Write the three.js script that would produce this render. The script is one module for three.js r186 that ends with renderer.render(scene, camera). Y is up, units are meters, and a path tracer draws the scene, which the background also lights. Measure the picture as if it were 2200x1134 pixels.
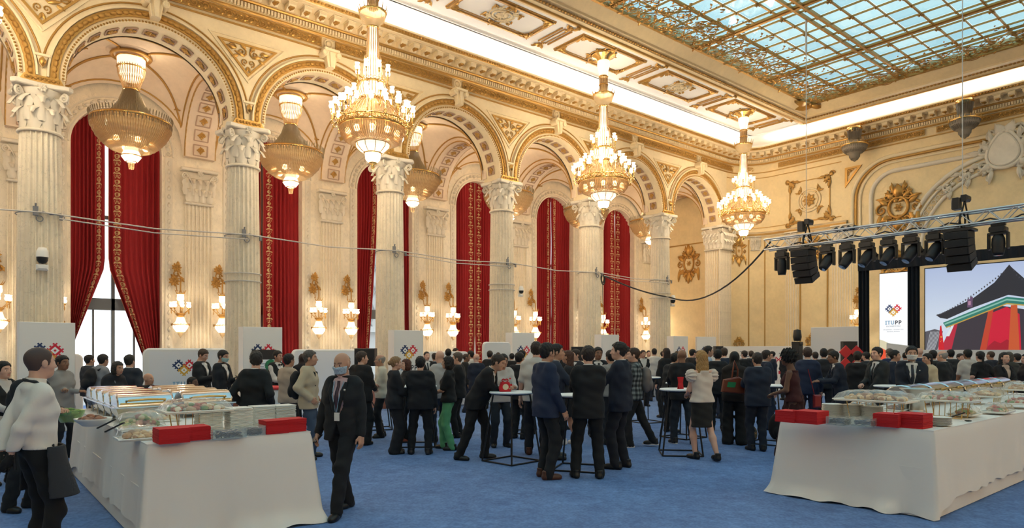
import * as THREE from 'three';
import { mergeGeometries, mergeVertices, toCreasedNormals } from 'three/addons/utils/BufferGeometryUtils.js';
import { RectAreaLightUniformsLib } from 'three/addons/lights/RectAreaLightUniformsLib.js';
RectAreaLightUniformsLib.init();
const scene = new THREE.Scene();
// ---------- camera: level, shifted lens, standing in the hall and looking to the arcade's far end
const EYE = 1.72, FOCAL = 1438.4, HORIZON = 751.8, YAW = 39.709 * Math.PI / 180;
const camera = new THREE.PerspectiveCamera(2 * Math.atan(HORIZON / FOCAL) * 180 / Math.PI, 2200 / (2 * HORIZON), 0.1, 300);
camera.position.set(0, EYE, 0); camera.rotation.y = -YAW;
camera.setViewOffset(2200, 2 * HORIZON, 0, 0, 2200, 1134);
scene.add(camera);
// ---------- renderer and exposure
const renderer = new THREE.WebGLRenderer();
renderer.toneMapping = THREE.LinearToneMapping;
renderer.toneMappingExposure = 1.06;
renderer.shadowMap.enabled = true;
// ---------- sky: pale hazy day, a little bluer overhead
{
  const w = 8, h = 64, d = new Float32Array(w * h * 4);
  for (let j = 0; j < h; j++) for (let i = 0; i < w; i++) {
    const t = Math.max(0, (j / (h - 1) - 0.5) * 2), k = (j * w + i) * 4;   // row 0 = nadir
    d[k] = 1.25 - 0.27 * t; d[k + 1] = 1.3 - 0.12 * t; d[k + 2] = 1.36 - 0.08 * t; d[k + 3] = 1;
  }
  const t = new THREE.DataTexture(d, w, h, THREE.RGBAFormat, THREE.FloatType);
  t.magFilter = THREE.LinearFilter; t.minFilter = THREE.LinearFilter; t.mapping = THREE.EquirectangularReflectionMapping; t.needsUpdate = true;
  scene.background = t; scene.backgroundIntensity = 1.5;
}
// ---------- cove strip lamps hidden behind the cornice lip (lengthwise along the arcade and along the end wall)
function coveLamp(x, y, z, len, alongX, tx, ty, tz, power) {
  const l = new THREE.RectAreaLight(new THREE.Color(1, 0.93, 0.82), power, len, 0.12);
  l.position.set(x, y, z); l.lookAt(tx, ty, tz); l.name = 'cove_strip_light'; scene.add(l);
}
for (let i = 0; i < 5; i++) coveLamp(-8 + i * 8, 11.1, -17.22, 8, true, -8 + i * 8, 13, -16.3, 26);
for (let i = 0; i < 3; i++) coveLamp(28.72, 11.1, -12 + i * 8, 8, false, 27.8, 13, -12 + i * 8, 26);
// ================= helpers =================
const PI = Math.PI, V3 = (x, y, z) => new THREE.Vector3(x, y, z);
function rng(seed) { let s = seed >>> 0; return () => { s = (s + 0x6D2B79F5) >>> 0; let t = Math.imul(s ^ (s >>> 15), 1 | s); t = (t + Math.imul(t ^ (t >>> 7), 61 | t)) ^ t; return ((t ^ (t >>> 14)) >>> 0) / 4294967296; }; }
const R0 = rng(7);
const used = {};
function numbered(n) { const k = used[n] = (used[n] ?? -1) + 1; return k ? n + '_' + String(k).padStart(3, '0') : n; }
const FW = V3(Math.sin(YAW), 0, -Math.cos(YAW)), RT = V3(Math.cos(YAW), 0, Math.sin(YAW));
// a place on the floor from a bearing (in the photograph's columns) and a distance ahead
function spot(px, depth) { const r = depth * (px - 1100) / FOCAL; return [FW.x * depth + RT.x * r, FW.z * depth + RT.z * r]; }
const hAt = (py, depth) => EYE + (HORIZON - py) * depth / FOCAL;
function onX(px, py, x) { const k = (px - 1100) / FOCAL, dx = FW.x + RT.x * k, t = x / dx; return [(FW.z + RT.z * k) * t, hAt(py, t)]; }   // -> z, y on a plane x = const
function onZ(px, py, z) { const k = (px - 1100) / FOCAL, dz = FW.z + RT.z * k, t = z / dz; return [(FW.x + RT.x * k) * t, hAt(py, t)]; }
function fix(g) {
  for (const k of Object.keys(g.attributes)) if (!['position', 'normal', 'uv', 'color'].includes(k)) g.deleteAttribute(k);
  if (!g.attributes.normal) g.computeVertexNormals();
  const n = g.attributes.position.count;
  if (!g.attributes.uv) g.setAttribute('uv', new THREE.BufferAttribute(new Float32Array(n * 2), 2));
  if (!g.index) g.setIndex([...Array(n).keys()]);
  g.morphAttributes = {}; g.clearGroups(); return g;
}
function mg(list) {
  list = list.flat(9).filter(Boolean).map(fix);
  if (list.length === 1) return list[0];
  const anyC = list.some(g => g.attributes.color);
  if (anyC) for (const g of list) if (!g.attributes.color) g.setAttribute('color', new THREE.BufferAttribute(new Float32Array(g.attributes.position.count * 3).fill(1), 3));
  return mergeGeometries(list, false);
}
{ // a mirrored geometry keeps its outside outside
  const sc = THREE.BufferGeometry.prototype.scale;
  THREE.BufferGeometry.prototype.scale = function (x, y, z) {
    sc.call(this, x, y, z);
    if (x * y * z < 0) { if (!this.index) this.setIndex([...Array(this.attributes.position.count).keys()]); const a = this.index.array; for (let i = 0; i < a.length; i += 3) { const t = a[i]; a[i] = a[i + 1]; a[i + 1] = t; } }
    return this;
  };
}
const T = (g, x = 0, y = 0, z = 0) => g.translate(x, y, z);
function box(w, h, d, x = 0, y = 0, z = 0) { return new THREE.BoxGeometry(w, h, d).translate(x, y, z); }
// chamfered box
function cbox(w, h, d, c = 0.01, x = 0, y = 0, z = 0) {
  c = Math.min(c, w / 2.01, h / 2.01, d / 2.01);
  const s = new THREE.Shape(), a = w / 2 - c, b = h / 2 - c;
  s.moveTo(-a, -b); s.lineTo(a, -b); s.lineTo(a, b); s.lineTo(-a, b); s.closePath();
  const g = new THREE.ExtrudeGeometry(s, { depth: d - 2 * c, bevelEnabled: true, bevelSize: c, bevelThickness: c, bevelSegments: 1, curveSegments: 1 });
  return g.translate(x, y, z - d / 2 + c);
}
function bar(a, b, r, seg = 6, r2 = r) {   // cylinder between two points
  const A = V3(...a), B = V3(...b), d = B.clone().sub(A), L = d.length();
  const g = new THREE.CylinderGeometry(r2, r, L, seg, 1).translate(0, L / 2, 0);
  g.applyQuaternion(new THREE.Quaternion().setFromUnitVectors(V3(0, 1, 0), d.divideScalar(L)));
  return g.translate(A.x, A.y, A.z);
}
function lathe(pts, seg = 24, phi = PI * 2, p0 = 0) { return new THREE.LatheGeometry(pts.map(p => new THREE.Vector2(Math.max(p[0], 1e-4), p[1])), seg, p0, phi); }
function sph(r, x, y, z, sy = 1, ws = 8, hs = 6) { return new THREE.SphereGeometry(r, ws, hs).scale(1, sy, 1).translate(x, y, z); }
function extr(pts, d, holes = [], z0 = 0, bev = 0) {
  const s = new THREE.Shape(pts.map(p => new THREE.Vector2(...p)));
  for (const h of holes) s.holes.push(new THREE.Path(h.map(p => new THREE.Vector2(...p))));
  const g = new THREE.ExtrudeGeometry(s, { depth: d - 2 * bev, bevelEnabled: bev > 0, bevelSize: bev, bevelOffset: -bev, bevelThickness: bev, bevelSegments: 1, curveSegments: 1 });
  return g.translate(0, 0, z0 + bev);
}
// tube with its own radius at every point; flat squashes it along z
function ttube(pts, rad, seg = 5, flat = 1, closed = false) {
  const n = pts.length, P = [], N = [], I = [], U = [], t = V3(0, 0, 0), u = V3(0, 0, 0), w = V3(0, 0, 0), ref = V3(0, 0, 1);
  for (let i = 0; i < n; i++) {
    const a = pts[closed ? (i + n - 1) % n : Math.max(0, i - 1)], b = pts[closed ? (i + 1) % n : Math.min(n - 1, i + 1)], c = pts[i];
    t.set(b[0] - a[0], b[1] - a[1], (b[2] || 0) - (a[2] || 0)).normalize();
    ref.set(0, 0, 1); if (Math.abs(t.z) > 0.9) ref.set(1, 0, 0);
    u.crossVectors(ref, t).normalize(); w.crossVectors(t, u);
    const r = typeof rad === 'number' ? rad : rad[i];
    for (let j = 0; j < seg; j++) {
      const q = j / seg * 2 * PI, cu = Math.cos(q), sw = Math.sin(q);
      P.push(c[0] + (u.x * cu + w.x * sw * flat) * r, c[1] + (u.y * cu + w.y * sw * flat) * r, (c[2] || 0) + (u.z * cu + w.z * sw * flat) * r);
      N.push(u.x * cu + w.x * sw, u.y * cu + w.y * sw, u.z * cu + w.z * sw); U.push(i / n, j / seg);
    }
  }
  const m = closed ? n : n - 1;
  for (let i = 0; i < m; i++) for (let j = 0; j < seg; j++) { const a = i * seg + j, b = i * seg + (j + 1) % seg, c = ((i + 1) % n) * seg + j, d = ((i + 1) % n) * seg + (j + 1) % seg; I.push(a, b, c, b, d, c); }
  const g = new THREE.BufferGeometry();
  g.setAttribute('position', new THREE.Float32BufferAttribute(P, 3)); g.setAttribute('normal', new THREE.Float32BufferAttribute(N, 3)); g.setAttribute('uv', new THREE.Float32BufferAttribute(U, 2)); g.setIndex(I);
  return g;
}
// metres as uv, by the way each face points
function uvm(g, s = 1) {
  if (g.index) g = g.toNonIndexed();
  const p = g.attributes.position, n = p.count, uv = new Float32Array(n * 2), A = V3(0, 0, 0), B = V3(0, 0, 0), C = V3(0, 0, 0);
  for (let i = 0; i < n; i += 3) {
    A.fromBufferAttribute(p, i); B.fromBufferAttribute(p, i + 1); C.fromBufferAttribute(p, i + 2);
    const N = B.clone().sub(A).cross(C.clone().sub(A)), ax = Math.abs(N.x), ay = Math.abs(N.y), az = Math.abs(N.z);
    [A, B, C].forEach((q, k) => { const [a, b] = ay >= ax && ay >= az ? [q.x, q.z] : ax > az ? [q.z, q.y] : [q.x, q.y]; uv[(i + k) * 2] = a / s; uv[(i + k) * 2 + 1] = b / s; });
  }
  g.setAttribute('uv', new THREE.BufferAttribute(uv, 2)); return g;
}
// sweep a profile of [p, y] (p = how far it stands into the room) along a plan path of [x, z]
function sweep(prof, path, closedProfile = true) {
  const n = path.length, m = prof.length, P = [], I = [];
  for (let i = 0; i < n; i++) {
    const a = path[Math.max(0, i - 1)], c = path[i], b = path[Math.min(n - 1, i + 1)];
    let n1 = [-(c[1] - a[1]), c[0] - a[0]], n2 = [-(b[1] - c[1]), b[0] - c[0]];
    if (i === 0) n1 = n2; if (i === n - 1) n2 = n1;
    const l1 = Math.hypot(...n1), l2 = Math.hypot(...n2); n1 = n1.map(v => v / l1); n2 = n2.map(v => v / l2);
    let N = [n1[0] + n2[0], n1[1] + n2[1]]; const k = 2 / (N[0] * N[0] + N[1] * N[1]); N = N.map(v => v * k);
    for (const [p, y] of prof) P.push(c[0] + N[0] * p, y, c[1] + N[1] * p);
  }
  const mm = closedProfile ? m : m - 1;
  for (let i = 0; i < n - 1; i++) for (let j = 0; j < mm; j++) { const a = i * m + j, b = i * m + (j + 1) % m, c = a + m, d = b + m; I.push(a, c, b, b, c, d); }
  let g = new THREE.BufferGeometry(); g.setAttribute('position', new THREE.Float32BufferAttribute(P, 3)); g.setIndex(I);
  g = g.toNonIndexed(); g = toCreasedNormals(g, 0.5); return uvm(g);
}
const norm = (g, a = 0.6) => toCreasedNormals(g.index ? g.toNonIndexed() : g, a);
// ================= textures and materials =================
function noise2(seed, n) {   // tileable value noise in a n x n lattice
  const r = rng(seed), L = new Float32Array(n * n).map(() => r());
  return (x, y) => { x = ((x % n) + n) % n; y = ((y % n) + n) % n; const i = Math.floor(x), j = Math.floor(y); let a = x - i, b = y - j; a = a * a * (3 - 2 * a); b = b * b * (3 - 2 * b); const i1 = (i + 1) % n, j1 = (j + 1) % n;
    return (L[j * n + i] * (1 - a) + L[j * n + i1] * a) * (1 - b) + (L[j1 * n + i] * (1 - a) + L[j1 * n + i1] * a) * b; };
}
function tex(w, h, f, srgb = true, rep) {
  const d = new Uint8Array(w * h * 4);
  for (let j = 0; j < h; j++) for (let i = 0; i < w; i++) { const c = f(i / w, j / h), k = (j * w + i) * 4; d[k] = c[0]; d[k + 1] = c[1]; d[k + 2] = c[2]; d[k + 3] = c[3] ?? 255; }
  const t = new THREE.DataTexture(d, w, h, THREE.RGBAFormat); t.magFilter = THREE.LinearFilter; t.minFilter = THREE.LinearMipmapLinearFilter; t.generateMipmaps = true;
  t.wrapS = t.wrapT = THREE.RepeatWrapping; if (srgb) t.colorSpace = THREE.SRGBColorSpace; if (rep) t.repeat.set(...rep); t.needsUpdate = true; return t;
}
const clamp = (v, a, b) => Math.max(a, Math.min(b, v)), mix = (a, b, t) => a + (b - a) * t, sstep = (a, b, x) => { x = clamp((x - a) / (b - a), 0, 1); return x * x * (3 - 2 * x); };
const nA = noise2(1, 8), nB = noise2(2, 32), nC = noise2(3, 128);
const fbm = (u, v) => nA(u * 8, v * 8) * 0.5 + nB(u * 32, v * 32) * 0.3 + nC(u * 128, v * 128) * 0.2;
const grey = (v) => { v = clamp(v, 0, 255); return [v, v, v]; };
const tCarpet = tex(512, 512, (u, v) => { const f = (fbm(u, v) - 0.5) * 0.22 + (nC(u * 128, v * 128) - 0.5) * 0.14 + (nB(u * 32, v * 32 + 5) - 0.5) * 0.1; return [98 * (1 + f), 128 * (1 + f), 178 * (1 + f * 0.8)].map(x => clamp(x, 0, 255)); }, true, [0.4, 0.4]);
const tCarpetB = tex(256, 256, (u, v) => grey(128 + (R0() - 0.5) * 150), false, [4, 4]);
const tMarble = tex(512, 512, (u, v) => { const w = fbm(u, v), s = Math.abs(Math.sin((u * 2 + v * 6 + w * 3.2) * PI)), vein = Math.pow(1 - s, 10) * 0.12, f = 1 - vein - (nB(u * 32, v * 32) - 0.5) * 0.05 - (nA(u * 8, v * 8) - 0.5) * 0.06; return [232 * f, 219 * f, 196 * f].map(x => clamp(x, 0, 255)); }, true, [0.45, 0.3]);
const tPlaster = tex(256, 256, (u, v) => { const f = 1 + (fbm(u, v) - 0.5) * 0.10; return [255 * f, 255 * f, 255 * f].map(x => clamp(x * 0.97, 0, 255)); }, true, [0.35, 0.35]);
const tCloth = tex(256, 256, (u, v) => grey(128 + 55 * Math.sin(u * 256 * PI / 2) * 0.5 + 55 * Math.sin(v * 256 * PI / 2) * 0.5 + (R0() - 0.5) * 40), false, [6, 6]);
const tGold = tex(256, 256, (u, v) => { const w = nB(u * 32, v * 32), w2 = nC(u * 128, v * 128); return grey(90 + 150 * (w * 0.6 + w2 * 0.4)); }, false, [3, 3]);
const S = (o) => new THREE.MeshStandardMaterial(o), P_ = (o) => new THREE.MeshPhysicalMaterial(o);
const C = (r, g, b) => new THREE.Color(r, g, b);   // linear
const MAT = {
  carpet: S({ map: tCarpet, bumpMap: tCarpetB, bumpScale: 0.004, roughness: 1 }),
  marble: S({ map: tMarble, roughness: 0.42 }),
  marbleRelief: S({ color: C(0.76, 0.68, 0.55), roughness: 0.6, map: tPlaster }),
  cream: S({ color: C(0.82, 0.64, 0.36), roughness: 0.6, map: tPlaster }),
  creamPale: S({ color: C(0.84, 0.69, 0.44), roughness: 0.6, map: tPlaster }),
  vault: S({ color: C(0.78, 0.62, 0.46), roughness: 0.7, map: tPlaster }),
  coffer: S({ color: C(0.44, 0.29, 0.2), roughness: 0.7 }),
  gold: S({ color: C(0.54, 0.31, 0.085), metalness: 0.72, roughness: 0.34, bumpMap: tGold, bumpScale: 0.006 }),
  goldDark: S({ color: C(0.5, 0.27, 0.07), metalness: 0.7, roughness: 0.4, bumpMap: tGold, bumpScale: 0.006 }),
  goldDeep: S({ color: C(0.46, 0.26, 0.07), metalness: 0.6, roughness: 0.45 }),
  goldPlate: S({ color: C(0.42, 0.25, 0.07), metalness: 0.3, roughness: 0.6 }),
  brass: S({ color: C(0.72, 0.46, 0.16), metalness: 0.95, roughness: 0.25 }),
  white: S({ color: C(0.86, 0.85, 0.83), roughness: 0.75 }),
  coveWhite: S({ color: C(0.88, 0.87, 0.85), roughness: 0.8 }),
  pink: S({ color: C(0.42, 0.2, 0.17), roughness: 0.35, map: tMarble }),
  black: S({ color: C(0.012, 0.012, 0.014), roughness: 0.55 }),
  blackMetal: S({ color: C(0.015, 0.015, 0.017), roughness: 0.4, metalness: 0.3 }),
  steel: S({ color: C(0.7, 0.71, 0.72), metalness: 1, roughness: 0.16 }),
  alu: S({ color: C(0.62, 0.64, 0.66), metalness: 0.9, roughness: 0.32 }),
  cable: S({ color: C(0.03, 0.03, 0.032), roughness: 0.6 }),
  wireLight: S({ color: C(0.6, 0.57, 0.52), roughness: 0.5 }),
  grey: S({ color: C(0.2, 0.2, 0.21), roughness: 0.6 }),
};
// ================= scene graph =================
function obj(name, geos, material, parent = scene) {
  const g = Array.isArray(geos) ? mg(geos) : fix(geos);
  const m = new THREE.Mesh(g, material); m.name = parent === scene ? numbered(name) : name; m.castShadow = m.receiveShadow = true; parent.add(m); return m;
}
function tag(o, label, category, group, kind) { Object.assign(o.userData, { label, category }); if (group) o.userData.group = group; if (kind) o.userData.kind = kind; return o; }
function thing(name, label, category, [x, y, z] = [0, 0, 0], turn = 0, group) {
  const o = new THREE.Group(); o.name = numbered(name); o.position.set(x, y, z); o.rotation.y = turn; scene.add(o); return tag(o, label, category, group);
}
function struct(name, geos, m, label, category = 'wall') { const o = obj(name, geos, m); o.userData.kind = 'structure'; if (label) Object.assign(o.userData, { label, category }); return o; }
function child(parent, name, geo, m, x = 0, y = 0, z = 0, ry = 0) { const o = new THREE.Mesh(geo, m); o.name = name; o.position.set(x, y, z); o.rotation.y = ry; o.castShadow = o.receiveShadow = true; parent.add(o); return o; }
function dup(root, [x, y, z], turn, label, group) {
  const base = root.name.replace(/_\d{3}$/, ''), r = root.clone(); r.name = numbered(base); scene.add(r); r.position.set(x, y, z); r.rotation.y = turn; r.userData = { ...root.userData };
  if (label) r.userData.label = label; if (group) r.userData.group = group; return r;
}
// ================= gilded relief: spirals, leaves, rosettes, in the xy plane, standing out along +z =================
function curl(x, y, r, turns, a0, dir = 1, w = 0.02, n = 14, seg = 4) {
  const pts = [], rad = [];
  for (let i = 0; i <= n; i++) { const t = i / n, q = a0 + dir * turns * 2 * PI * t, k = r * (1 - 0.86 * t); pts.push([x + Math.cos(q) * k, y + Math.sin(q) * k, w * 0.4]); rad.push(w * (1 - 0.45 * t)); }
  return ttube(pts, rad, seg, 1.1);
}
function leaf(x, y, a, L, w, z = 0.0, lift = 0.3) {   // a small veined leaf, folded along its rib
  const g = new THREE.BufferGeometry(), n = 4, P = [], I = [];
  for (let i = 0; i <= n; i++) { const t = i / n, ww = w * Math.sin(PI * Math.min(1, t * 0.85 + 0.15)) * (i === n ? 0.1 : 1), zz = z + L * lift * Math.sin(t * PI * 0.9) * 0.6; P.push(L * t, -ww, zz * 0.4, L * t, 0, zz + w * 0.55, L * t, ww, zz * 0.4); }
  for (let i = 0; i < n; i++) for (let j = 0; j < 2; j++) { const a_ = i * 3 + j; I.push(a_, a_ + 3, a_ + 1, a_ + 1, a_ + 3, a_ + 4); }
  g.setAttribute('position', new THREE.Float32BufferAttribute(P, 3)); g.setIndex(I); g.computeVertexNormals();
  return fix(g.rotateZ(a).translate(x, y, 0));
}
function rosette(r, n = 8, x = 0, y = 0) { const o = [lathe([[0, r * 0.32], [r * 0.2, r * 0.28], [r * 0.28, r * 0.05]], 8).rotateX(PI / 2).translate(x, y, 0)]; for (let i = 0; i < n; i++) { const a = i / n * 2 * PI; o.push(leaf(x + Math.cos(a) * r * 0.22, y + Math.sin(a) * r * 0.22, a, r * 0.78, r * 0.26, 0.01)); } return mg(o); }
function scrollUnit(L, h, flip = 1, w = 0.02) {   // one wave of running foliage, length L along x
  return mg([curl(L * 0.3, 0, h * 0.36, 1.3, PI * 0.9 * flip, -flip, w, 11, 4), curl(L * 0.78, h * 0.08 * flip, h * 0.26, 1.1, -PI * 0.6 * flip, flip, w * 0.8, 9, 4),
    leaf(L * 0.05, -h * 0.3 * flip, 0.5 * flip, L * 0.4, h * 0.13), leaf(L * 0.55, h * 0.34 * flip, -0.7 * flip, L * 0.36, h * 0.12), leaf(L * 0.6, -h * 0.38 * flip, 0.25 * flip, L * 0.42, h * 0.11)]);
}
function runScroll(len, h, w) { const n = Math.max(1, Math.round(len / (h * 1.15))), L = len / n, o = []; for (let i = 0; i < n; i++) o.push(scrollUnit(L, h, i % 2 ? 1 : -1, w).translate(-len / 2 + i * L, 0, 0)); return mg(o); }
function cluster(s, w = 0.02) {   // corner spray of foliage reaching along +x and +y from the origin
  return mg([curl(s * 0.28, s * 0.1, s * 0.2, 1.3, PI * 1.2, 1, w), curl(s * 0.1, s * 0.28, s * 0.2, 1.3, PI * 0.3, -1, w), curl(s * 0.6, s * 0.06, s * 0.13, 1.1, PI, 1, w * 0.8), curl(s * 0.06, s * 0.6, s * 0.13, 1.1, PI * 0.5, -1, w * 0.8),
    leaf(0, 0, PI / 4, s * 0.5, s * 0.14), leaf(s * 0.3, 0.0, 0.15, s * 0.6, s * 0.1), leaf(0, s * 0.3, PI / 2 - 0.15, s * 0.6, s * 0.1), leaf(s * 0.1, s * 0.1, 0.7, s * 0.45, s * 0.12), leaf(0, 0, -2.4, s * 0.3, s * 0.12), leaf(s * 0.2, s * 0.25, 1.2, s * 0.3, s * 0.09)]);
}
function wreath(w, h) {   // pendant cartouche: shield ring with sprays at top, sides and foot
  const pts = []; for (let i = 0; i < 22; i++) { const a = i / 22 * 2 * PI; pts.push([Math.cos(a) * w * 0.2, Math.sin(a) * h * 0.2 + h * 0.02, 0.02]); }
  const o = [ttube(pts, w * 0.035, 5, 1, true)];
  for (const s of [-1, 1]) { o.push(cluster(w * 0.42, w * 0.03).scale(s, 1, 1).translate(s * w * 0.1, h * 0.2, 0), cluster(w * 0.38, w * 0.03).scale(s, -1, 1).translate(s * w * 0.08, -h * 0.2, 0), curl(s * w * 0.36, 0, w * 0.12, 1.4, PI / 2, -s, w * 0.03), leaf(s * w * 0.22, h * 0.1, PI / 2 - s * 1.0, h * 0.2, w * 0.06), leaf(s * w * 0.22, -h * 0.12, -PI / 2 + s * 0.8, h * 0.2, w * 0.06), leaf(s * w * 0.38, -h * 0.1, -PI / 2 + s * 0.1, h * 0.32, w * 0.06)); }
  o.push(leaf(0, h * 0.22, PI / 2, h * 0.27, w * 0.12), leaf(0, -h * 0.2, -PI / 2, h * 0.28, w * 0.1), rosette(w * 0.1, 6, 0, h * 0.02)); return mg(o);
}
// ================= the hall =================
const SP = 4.353, COL0 = 1.43, colX = k => COL0 + SP * k, bayX = k => COL0 + SP * (k + 0.5);
const ZF = -17.6, ZA = -18, ZB = -18.45, ZW = -22.2, XB = 29.1, XL = -14, ZR = 14, SPRING = 7.62, AR = 1.76;
const K0 = -1, K1 = 5;   // columns in reach of the view
// ---- floor
const floor = struct('floor', uvm(box(46, 0.3, 40, 7.5, -0.15, -4.5)), MAT.carpet, 'blue carpet floor of the hall', 'floor');
// ---- arcade wall with its arches
const halfArc = (cx, cy, r, n = 30, a0 = 0, a1 = PI) => Array.from({ length: n + 1 }, (_, i) => { const a = a0 + (a1 - a0) * i / n; return [cx + Math.cos(a) * r, cy + Math.sin(a) * r]; });
const ringPts = (cx, cy, r0, r1, n = 30) => [...halfArc(cx, cy, r1, n), ...halfArc(cx, cy, r0, n).reverse()];
const wallLeft = (() => {
  const pts = [[XL, 7.47]];
  for (let k = -4; k <= 5; k++) { const c = bayX(k); if (c - AR < XL + 0.1) continue; pts.push([c - AR, 7.47], ...halfArc(c, SPRING, AR, 32).reverse(), [c + AR, 7.47]); }
  pts.push([27.13, 0], [27.75, 0], [27.75, 11.5], [XL, 11.5]);
  return struct('wall_left', uvm(norm(extr(pts, ZF - ZB, [], ZB), 0.4)), MAT.creamPale, 'cream arcade wall carried by columns with round arches', 'wall');
})();
function part(name, geos, m, parent = wallLeft) { return obj(name, geos, m, parent); }
for (let k = -2; k <= 5; k++) {
  const c = bayX(k);
  part('arch_moulding', norm(mg([extr(ringPts(c, SPRING, 2.06, 2.1), 0.1, [], ZF - 0.01), extr(ringPts(c, SPRING, AR - 0.005, 1.83, 30), 0.05, [], ZF - 0.01)]), 0.5), MAT.creamPale);
  // gilded egg-and-dart band and inner bead
  const beads = []; for (let i = 0; i < 46; i++) { const a = PI * (i + 0.5) / 46; beads.push(new THREE.SphereGeometry(0.062, 5, 4).scale(0.95, 1.25, 0.7).rotateZ(a).translate(c + Math.cos(a) * 1.97, SPRING + Math.sin(a) * 1.97, ZF + 0.05)); }
  const bead2 = []; for (let i = 0; i < 80; i++) { const a = PI * (i + 0.5) / 80; bead2.push(new THREE.SphereGeometry(0.028, 4, 3).translate(c + Math.cos(a) * 1.8, SPRING + Math.sin(a) * 1.8, ZF + 0.045)); }
  part('gilded_arch_band', [norm(extr(ringPts(c, SPRING, 1.885, 2.05), 0.05, [], ZF - 0.005), 0.5), ...beads], MAT.gold);
  part('gilded_arch_bead', bead2, MAT.gold);
  part('gilded_hood_line', ttube(halfArc(c, SPRING, 2.2, 36, 0.13, PI - 0.13).map(p => [p[0], p[1], ZF + 0.01]), 0.022, 4), MAT.goldDeep);
  // keystone console
  const ks = [];
  ks.push(extr([[-0.1, 9.5], [0.1, 9.5], [0.17, 9.95], [-0.17, 9.95]], 0.26, [], ZF - 0.01, 0.015).translate(c, 0, 0), cbox(0.44, 0.07, 0.34, 0.012, c, 9.96, ZF + 0.15), extr([[-0.04, 9.5], [0.04, 9.5], [0.07, 9.9], [-0.07, 9.9]], 0.05, [], ZF + 0.24).translate(c, 0, 0));
  for (const s of [-1, 1]) ks.push(new THREE.CylinderGeometry(0.085, 0.085, 0.3, 12).rotateX(PI / 2).translate(c + s * 0.2, 9.85, ZF + 0.14), new THREE.TorusGeometry(0.06, 0.018, 5, 12).translate(c + s * 0.2, 9.85, ZF + 0.29));
  part('keystone_console', ks, MAT.creamPale);
  part('frieze_medallion', [norm(new THREE.TorusGeometry(0.115, 0.022, 6, 20).translate(c, 10.21, ZF + 0.05)), lathe([[0, 0.03], [0.06, 0.02], [0.07, 0]], 12).rotateX(PI / 2).translate(c, 10.21, ZF + 0.03)], MAT.creamPale);
}
for (let k = K0; k <= 6; k++) {
  const x = colX(k), e = k === 6 ? 0 : 1;
  // spandrel panel: frame lines and gilded foliage
  if (x < 27) {
    const tri = (h, t, b) => [[x - h, t], [x + h, t], [x, b]];
    const ring = (a, b) => norm(extr(a, 0.035, [b], ZF - 0.005), 0.4);
    part('spandrel_frame', ring(tri(0.98, 9.68, 8.58), tri(0.92, 9.655, 8.64)), MAT.creamPale);
    part('gilded_spandrel_border', ring(tri(0.76, 9.57, 8.74), tri(0.64, 9.515, 8.82)), MAT.gold);
    const o = [];
    for (const s of [-1, 1]) o.push(curl(x + s * 0.16, 9.34, 0.13, 1.4, PI / 2, s, 0.026), curl(x + s * 0.4, 9.41, 0.1, 1.3, 0, -s, 0.022), curl(x + s * 0.08, 9.1, 0.09, 1.3, -PI / 2, s, 0.02), leaf(x + s * 0.1, 9.25, s > 0 ? 0.3 : PI - 0.3, 0.26, 0.05), leaf(x + s * 0.3, 9.4, s > 0 ? 0.1 : PI - 0.1, 0.26, 0.04), leaf(x + s * 0.26, 9.24, s > 0 ? -0.5 : PI + 0.5, 0.18, 0.045), leaf(x, 9.0, -PI / 2 + s * 0.35, 0.18, 0.035), leaf(x + s * 0.05, 9.45, PI / 2 - s * 1.1, 0.16, 0.04));
    part('gilded_spandrel_foliage', mg(o).translate(0, 0, ZF + 0.01), MAT.gold);
    part('spandrel_corbel', [cbox(0.3, 0.06, 0.12, 0.01, x, 8.06, ZF + 0.05), extr([[x - 0.1, 8.03], [x + 0.1, 8.03], [x + 0.05, 7.86], [x, 7.8], [x - 0.05, 7.86]], 0.07, [], ZF)], MAT.creamPale);
    part('gilded_corbel_leaf', [leaf(x, 8.0, -PI / 2, 0.2, 0.07, 0.06)].map(g => g.translate(0, 0, ZF + 0.07)), MAT.gold);
    part('gilded_impost', [norm(extr([[x - 0.4, 7.475], [x + 0.4, 7.475], [x + 0.32, 7.62], [x - 0.32, 7.62]], 0.06, [], ZF - 0.005), 0.4), ...Array.from({ length: 8 }, (_, i) => sph(0.045, x - 0.28 + i * 0.08, 7.545, ZF + 0.05, 1, 5, 4))], MAT.gold);
  }
}
// gilded frieze: one run of scrollwork per bay, between medallions
const friezeBack = box(3.95, 0.22, 0.02), friezeRun = mg([runScroll(3.9, 0.24, 0.022), box(3.95, 0.025, 0.03, 0, 0.115, 0), box(3.95, 0.025, 0.03, 0, -0.115, 0)]);
for (let k = -2; k <= 5; k++) { const p = child(wallLeft, 'frieze_panel', friezeBack, MAT.goldPlate, colX(k + 1), 10.21, ZF + 0.04); child(p, 'gilded_scrollwork', friezeRun, MAT.gold, 0, 0, 0.014); }
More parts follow.
